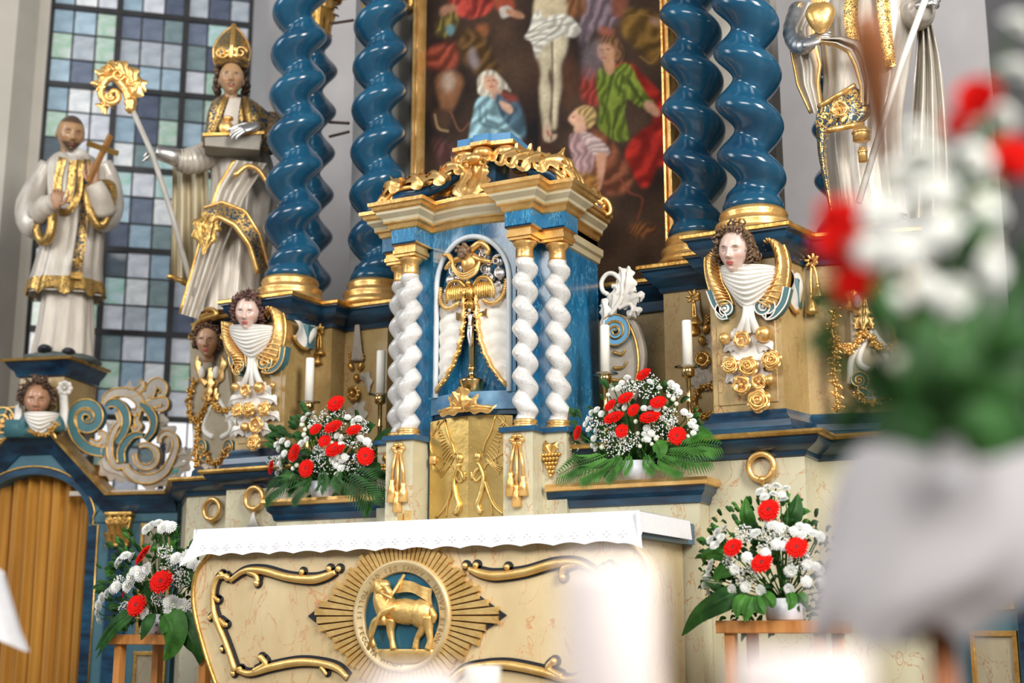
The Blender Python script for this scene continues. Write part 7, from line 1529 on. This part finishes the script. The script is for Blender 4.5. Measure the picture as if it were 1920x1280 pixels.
# stools with the two lower arrangements
def stool(px0, px1, vt, Y, label, legs):
    a, c = atY(px0, vt, Y), atY(px1, vt, Y); x0, x1, z = a[0], c[0], a[2]; t = T('plant_stool', label, 'stool', ((x0+x1)/2, Y+.14, .45), 0, 'orange wooden plant stools'); w_ = (x1-x0)/2; h = z-.45
    t.part('top', MB().box(-w_, w_, -.14, .22, h-.05, h, .006), WOOD, autosm=30)
    for sx in (-1, 1):
        for y in (-.10, .18): t.part('leg', MB().box(sx*(w_-.05)-.021, sx*(w_-.05)+.021, y-.021, y+.021, 0, h-.05), WOOD, smooth=False)
    return t
stool(1341, 1555, 1163, .10, 'orange wooden stool under the right floor bouquet', None); stool(203, 392, 1189, .14, 'orange wooden stool under the left floor bouquet', None)
zt_ = atY(1341, 1163, .10)[2]
B = Bouquet('tall red and white arrangement on the stool right of the altar table', (atY(1472, 1160, .2)[0], .2, zt_+.001), 0, (1440, 1040), (135, 128), .15)
B.pot(.07, .085, .085)
B.ger([(1442, 957, 26, (-.05, -.9, .35)), (1375, 1027, 23, (-.15, -.85, .5)), (1429, 1056, 25, (-.1, -.8, .5)), (1494, 1027, 25, (.1, -.85, .45))])
B.chry([(1438, 914), (1456, 912), (1474, 916), (1426, 922), (1450, 926), (1466, 928), (1434, 932), (1470, 936), (1346, 998), (1360, 990), (1332, 1012), (1340, 1022), (1352, 1008), (1417, 1000, 14), (1448, 984, 14), (1462, 990, 14), (1440, 975), (1500, 986), (1512, 992), (1526, 1000), (1538, 1006), (1504, 1002), (1490, 996), (1456, 1020), (1470, 1024), (1400, 1044), (1410, 1052), (1436, 1036), (1378, 1068, 13), (1330, 1066), (1326, 1082), (1322, 1096), (1334, 1056), (1330, 1108), (1482, 1070, 15), (1514, 1058, 13), (1530, 1062), (1512, 1090, 13), (1542, 1088, 13), (1373, 1106, 14), (1398, 1100, 13), (1427, 1107, 14), (1480, 1104, 13), (1536, 1070)], None, 12)
B.gyp([(1400, 1082, 22), (1440, 1010, 24), (1465, 1000, 18), (1395, 1000, 18), (1370, 1050, 16), (1500, 1050, 22)])
B.filler(190, GREEN_D, 14, 8); B.filler(70, GREEN, 13, 10)
for pts, W in (([(1408, 990, .06), (1398, 960, .08), (1398, 932, .05)], 14), ([(1472, 984, .06), (1488, 960, .08), (1496, 925, .05)], 18), ([(1490, 965, .03), (1505, 958, .05), (1520, 958, .04)], 8), ([(1400, 1105, .10), (1360, 1120, .15), (1310, 1150, .14), (1278, 1192, .10)], 22), ([(1370, 1045, .08), (1345, 1035, .10), (1322, 1040, .08), (1318, 1055, .06)], 14), ([(1400, 1115, .14), (1384, 1132, .17), (1382, 1158, .17)], 14), ([(1410, 1118, .15), (1402, 1140, .18), (1396, 1166, .18)], 14), ([(1420, 1115, .15), (1424, 1135, .18), (1434, 1152, .18)], 14), ([(1430, 1112, .15), (1444, 1126, .18), (1450, 1140, .18)], 12), ([(1480, 1110, .15), (1484, 1128, .18), (1478, 1144, .18)], 10), ([(1495, 1112, .14), (1506, 1124, .17), (1508, 1138, .16)], 10), ([(1380, 1062, .1), (1350, 1072, .12), (1340, 1090, .12)], 14)): B.leaf(pts, W, GREEN_D if W > 15 else GREEN)
B.filler(110, GREEN_D, 14, 38); B.fern([(1360, 1090, .10), (1340, 1090, .12), (1318, 1086, .1)], 16); B.done()
zt_ = atY(203, 1189, .14)[2]
B = Bouquet('tall red and white arrangement on the stool left of the altar table', (atY(300, 1186, .24)[0], .24, zt_+.001), 0, (285, 1080), (105, 105), .14)
B.pot(.045, .07, .10)
B.ger([(270, 1041, 20, (-.5, -.8, .6)), (303, 1091, 21, (.25, -.9, .4)), (257, 1135, 19, (.1, -.9, .3)), (233, 1113, 7, (-.8, -.5, .2))])
B.chry([(284, 986), (297, 981), (312, 984), (320, 988), (276, 992), (304, 990), (226, 1050), (236, 1042), (248, 1044), (222, 1056), (264, 1076, 14), (248, 1082, 13), (276, 1066, 12), (254, 1070), (240, 1098, 13), (246, 1090, 12), (212, 1104), (202, 1112), (192, 1120), (186, 1134), (184, 1148), (188, 1160), (218, 1100), (330, 1128, 15), (344, 1138, 15), (322, 1146, 14), (338, 1156, 14), (318, 1128, 12), (272, 1151, 11), (330, 1046), (346, 1050), (360, 1056), (372, 1062), (352, 1042)], None, 11)
B.gyp([(320, 1070, 24), (300, 1120, 16), (236, 1140, 14), (310, 1035, 16), (340, 1085, 18), (225, 1090, 12)])
B.filler(120, GREEN_D, 13, 8); B.filler(50, GREEN, 12, 4)
for pts, W in (([(250, 1145, .10), (225, 1160, .14), (200, 1185, .13), (178, 1220, .10)], 13), ([(250, 1150, .12), (222, 1172, .15), (196, 1204, .14), (180, 1235, .1)], 7), ([(282, 1150, .13), (272, 1170, .17), (264, 1200, .16)], 12), ([(308, 1150, .14), (322, 1175, .18), (318, 1210, .18), (306, 1238, .16)], 22), ([(330, 1150, .12), (350, 1180, .15), (366, 1215, .14), (374, 1246, .1)], 18), ([(320, 1010, .05), (326, 995, .06), (322, 988, .05)], 6), ([(340, 1090, .08), (352, 1076, .1), (350, 1060, .08)], 13), ([(296, 1110, .1), (280, 1102, .13), (268, 1090, .12)], 12)): B.leaf(pts, W, GREEN if W > 18 else GREEN_D)
B.filler(70, GREEN_D, 12, 30); B.fern([(306, 1030, .02), (304, 1010, .04), (300, 995, .03)], 14, GREEN); B.fern([(318, 1040, .02), (326, 1015, .04), (326, 996, .03)], 16, GREEN); B.done()

# ------------------------------------------------------------------ near things, out of focus
DN = 1.25
def near(u, v, d): return CAM+ray(u, v)*d
NP = near(1735, 1190, DN)
FG = Bouquet('blurred red and white bouquet in front on a white draped stand', (NP[0], NP[1], near(1735, 880, DN)[2]), YAW, (1770, 560), (240, 420), .10, None)
FG.foot = np.array([0, 0, 0.0])
fl = lambda me, u, v, r, n=None, nm=None: FG.fl(me, u, v, r, nm, .0, .2, n)
for u, v, r, n in ((1577, 452, 58, (-.6, -.8, .1)), (1600, 528, 46, (-.4, -.8, -.3)), (1562, 405, 36, (-.5, -.5, .6)), (1590, 400, 34, (-.2, -.8, .5)), (1836, 190, 54, (-.6, -.7, .3)), (1800, 235, 34, (-.9, -.5, .0)), (1898, 300, 54, (0, -1, .1))): fl(CARN, u, v, r, n)
for u, v, r in ((1660, 400, 56), (1690, 330, 46), (1728, 300, 52), (1640, 470, 46), (1700, 470, 52), (1770, 440, 54), (1750, 360, 52), (1716, 250, 34), (1826, 300, 46), (1850, 400, 40), (1905, 140, 54), (1908, 50, 44), (1788, 560, 44), (1850, 500, 46), (1740, 540, 36), (1600, 460, 30), (1880, 220, 38), (1820, 640, 28), (1760, 640, 26), (1690, 560, 26)): fl(CHRY, u, v, r)
for k in range(26): fl(BUD, FG.rg.uniform(1650, 1915), FG.rg.uniform(330, 760), FG.rg.uniform(12, 20))
for pts, W in (([(1740, 800, .1), (1720, 700, .12), (1745, 590, .10), (1720, 500, .06)], 26), ([(1800, 800, .1), (1840, 690, .12), (1830, 560, .10), (1860, 470, .06)], 40), ([(1830, 800, .1), (1880, 720, .12), (1900, 600, .10), (1915, 500, .06)], 44), ([(1760, 820, .12), (1700, 790, .15), (1660, 800, .12), (1640, 830, .1)], 40), ([(1800, 830, .14), (1850, 800, .16), (1910, 800, .14), (1950, 830, .1)], 50), ([(1780, 780, .1), (1790, 690, .13), (1770, 610, .1)], 40), ([(1850, 640, .12), (1900, 620, .14), (1960, 640, .1)], 36), ([(1700, 640, .10), (1660, 560, .10), (1650, 470, .06)], 18), ([(1800, 500, .1), (1830, 440, .12), (1880, 400, .1)], 24)): FG.leaf(pts, W, GREEN_D)
FG.filler(120, GREEN_D, 55, 150); FG.c = (1790, 760); FG.R = (150, 95); FG.filler(110, GREEN_D, 55, 0); FG.done()
FG.t.part('brown_stick', MB().tube(spline([FG.t.px(u, v, y) for u, v, y in ((1724, 880, 0), (1712, 700, -.03), (1690, 560, -.04), (1660, 330, .03), (1640, 150, -.06), (1622, 30, -.10))], 30), np.concatenate([np.linspace(.007, .006, 18), np.linspace(.008, .020, 8), np.linspace(.020, .014, 4)]), 8), mat('brown dry stick', (.30, .09, .025), (.42, .16, .05), .5), label='brown dried stick')
wd = FG.t
dr = T('draped_stand', 'white cloth draped flower stand with wooden leg in the near right', 'stand', (NP[0], NP[1], 0), YAW)
G = []
rowz = [(838, 1605, 1995), (880, 1580, 1995), (940, 1562, 1990), (1040, 1545, 1975), (1110, 1532, 1925), (1150, 1530, 1860), (1190, 1540, 1805)]
for v, a, b_ in spline(rowz, 24):
    A, B_ = dr.px(a, v), dr.px(b_, v); cxm, r = (A[0]+B_[0])/2, (B_[0]-A[0])/2; th = np.arange(60)*2*pi/60; q = (v-838)/340; rr = r*(1+.05*q*np.sin(9*th+1)+.03*q*np.sin(5*th)); G.append(np.c_[cxm+rr*np.cos(th), .0+rr*.75*np.sin(th), np.full(60, A[2])+.012*q*np.sin(4*th)])
dr.part('white_drape', MB().grid(np.array(G), cv=True, caps=False).grid(np.array([G[0], G[0]*0+G[0].mean(0)]), cv=True), mat('thin grey white drape', (.46, .44, .46), (.52, .50, .52), .85))
cN = (dr.px(1760, 1000)[0]); dr.part('tray', MB().lathe([(0, 0), (.08, 0), (.08, -.015), (0, -.015)], (cN, 0, dr.px(1760, 900)[2]), 24), POT, smooth=False)
for u, sx in ((1756, 0),): A = dr.px(u, 1100); dr.part('wooden_leg', MB().tube([(A[0], 0, dr.px(1760, 872)[2]-.01), (A[0]+.004, 0, 0.012)], .013, 10), mat('dark orange wood', (.30, .085, .02), (.42, .14, .04), .4), label='dark orange wooden leg')
dr.part('foot_plate', MB().lathe([(0, 0), (.14, 0), (.14, .012), (0, .014)], (cN, 0, 0), 24), WOOD)
# candles on a low stand close to the camera
def near_candle(u, vt, d, wpx, label, lean=0):
    P = near(u, vt, d); r = wpx/2/FPX*d; z0 = .80; L = P[2]-z0; t = T('pillar_candle', label, 'candle', (P[0], P[1], z0), 0, 'white pillar candles close to the camera')
    t.part('wax', MB().lathe([(0, 0), (r, 0), (r, L-.01), (r*.94, L), (r*.6, L-.012), (0, L-.016)], n=32), mat('pinkish white wax', (.84, .76, .74), None, .5)); t.part('wick', MB().tube([(0, 0, L-.018), (.002, 0, L+.01)], .0022, 6), BLACK); return P
Q = [near_candle(1142, 1052, .92, 178, 'large blurred white candle before the right half of the altar front'), near_candle(1500, 1222, .94, 250, 'wide blurred white candle low beside the right stool'), near_candle(775, 1262, .92, 190, 'low blurred white candle at the bottom below the lamb medallion')]
ctr = np.mean(Q, axis=0); ax = rotz(YAW)
cb2 = T('candle_table', 'low white table carrying the blurred pillar candles', 'table', (ctr[0], ctr[1], 0), YAW)
cb2.part('top', MB().box(-.30, .30, -.10, .10, .765, .80, .004), POT, autosm=30)
for sx in (-.26, .26):
    for sy in (-.07, .07): cb2.part('leg', MB().box(sx-.018, sx+.018, sy-.018, sy+.018, 0, .765), WOOD, smooth=False)
P = near(905, 1247, 3.3); fc = T('floor_candle_holder', 'slim floor stand below the small white candle top at the bottom', 'candle stand', (P[0], P[1], 0)); fc.part('pole', MB().lathe([(0, 0), (.14, 0), (.14, .02), (.02, .05), (.016, .3), (.03, .4), (.016, .5), (.02, P[2]-.15), (.06, P[2]-.13), (.06, P[2]-.12), (0, P[2]-.12)], n=24), BRASS)
c = T('stand_candle', 'small crisp white candle top at the bottom edge right of the lamb medallion', 'candle', (P[0], P[1], P[2]-.119)); c.part('wax', MB().lathe([(0, 0), (.045, 0), (.045, .114), (.043, .118), (.01, .110), (0, .11)], n=28), WAX); c.part('wick', MB().tube([(0, 0, .105), (.001, 0, .128)], .002, 6), BLACK)
P = near(-40, 1150, 3.4); lc = T('lectern', 'lectern with white cloth whose corner enters at the far left edge', 'lectern', (P[0], P[1], 0), YAW-.3)
G = []
for a in np.linspace(0, 1, 16):
    row = []
    for q in np.linspace(0, 1, 16): u = np.interp(q, [0, .5, 1], [-330, -120, np.interp(a, [0, 1], [2, 50])]); v = np.interp(q, [0, .5, 1], [np.interp(a, [0, 1], [930, 1100]), np.interp(a, [0, 1], [985, 1150]), np.interp(a, [0, .65, 1], [1072, 1180, 1222])]); row.append(lc.px(u, v, .02*sin(q*9)))
    G.append(row)
G = np.array(G); lc.part('white_cloth', MB().grid(G).grid(G+np.array([0, .012, 0])), CLOTH)
zz = lc.px(-160, 1000)[2]; lc.part('reading_desk', MB().prism([(-.60, zz-.10), (-.28, zz-.16), (-.28, zz-.12), (-.60, zz-.06)], .02, .35), WOOD, smooth=False); lc.part('post', MB().box(-.48, -.40, .14, .22, 0, zz-.10), WOOD, smooth=False); lc.part('foot', MB().box(-.62, -.26, .0, .36, 0, .05, .01), WOOD, autosm=30)
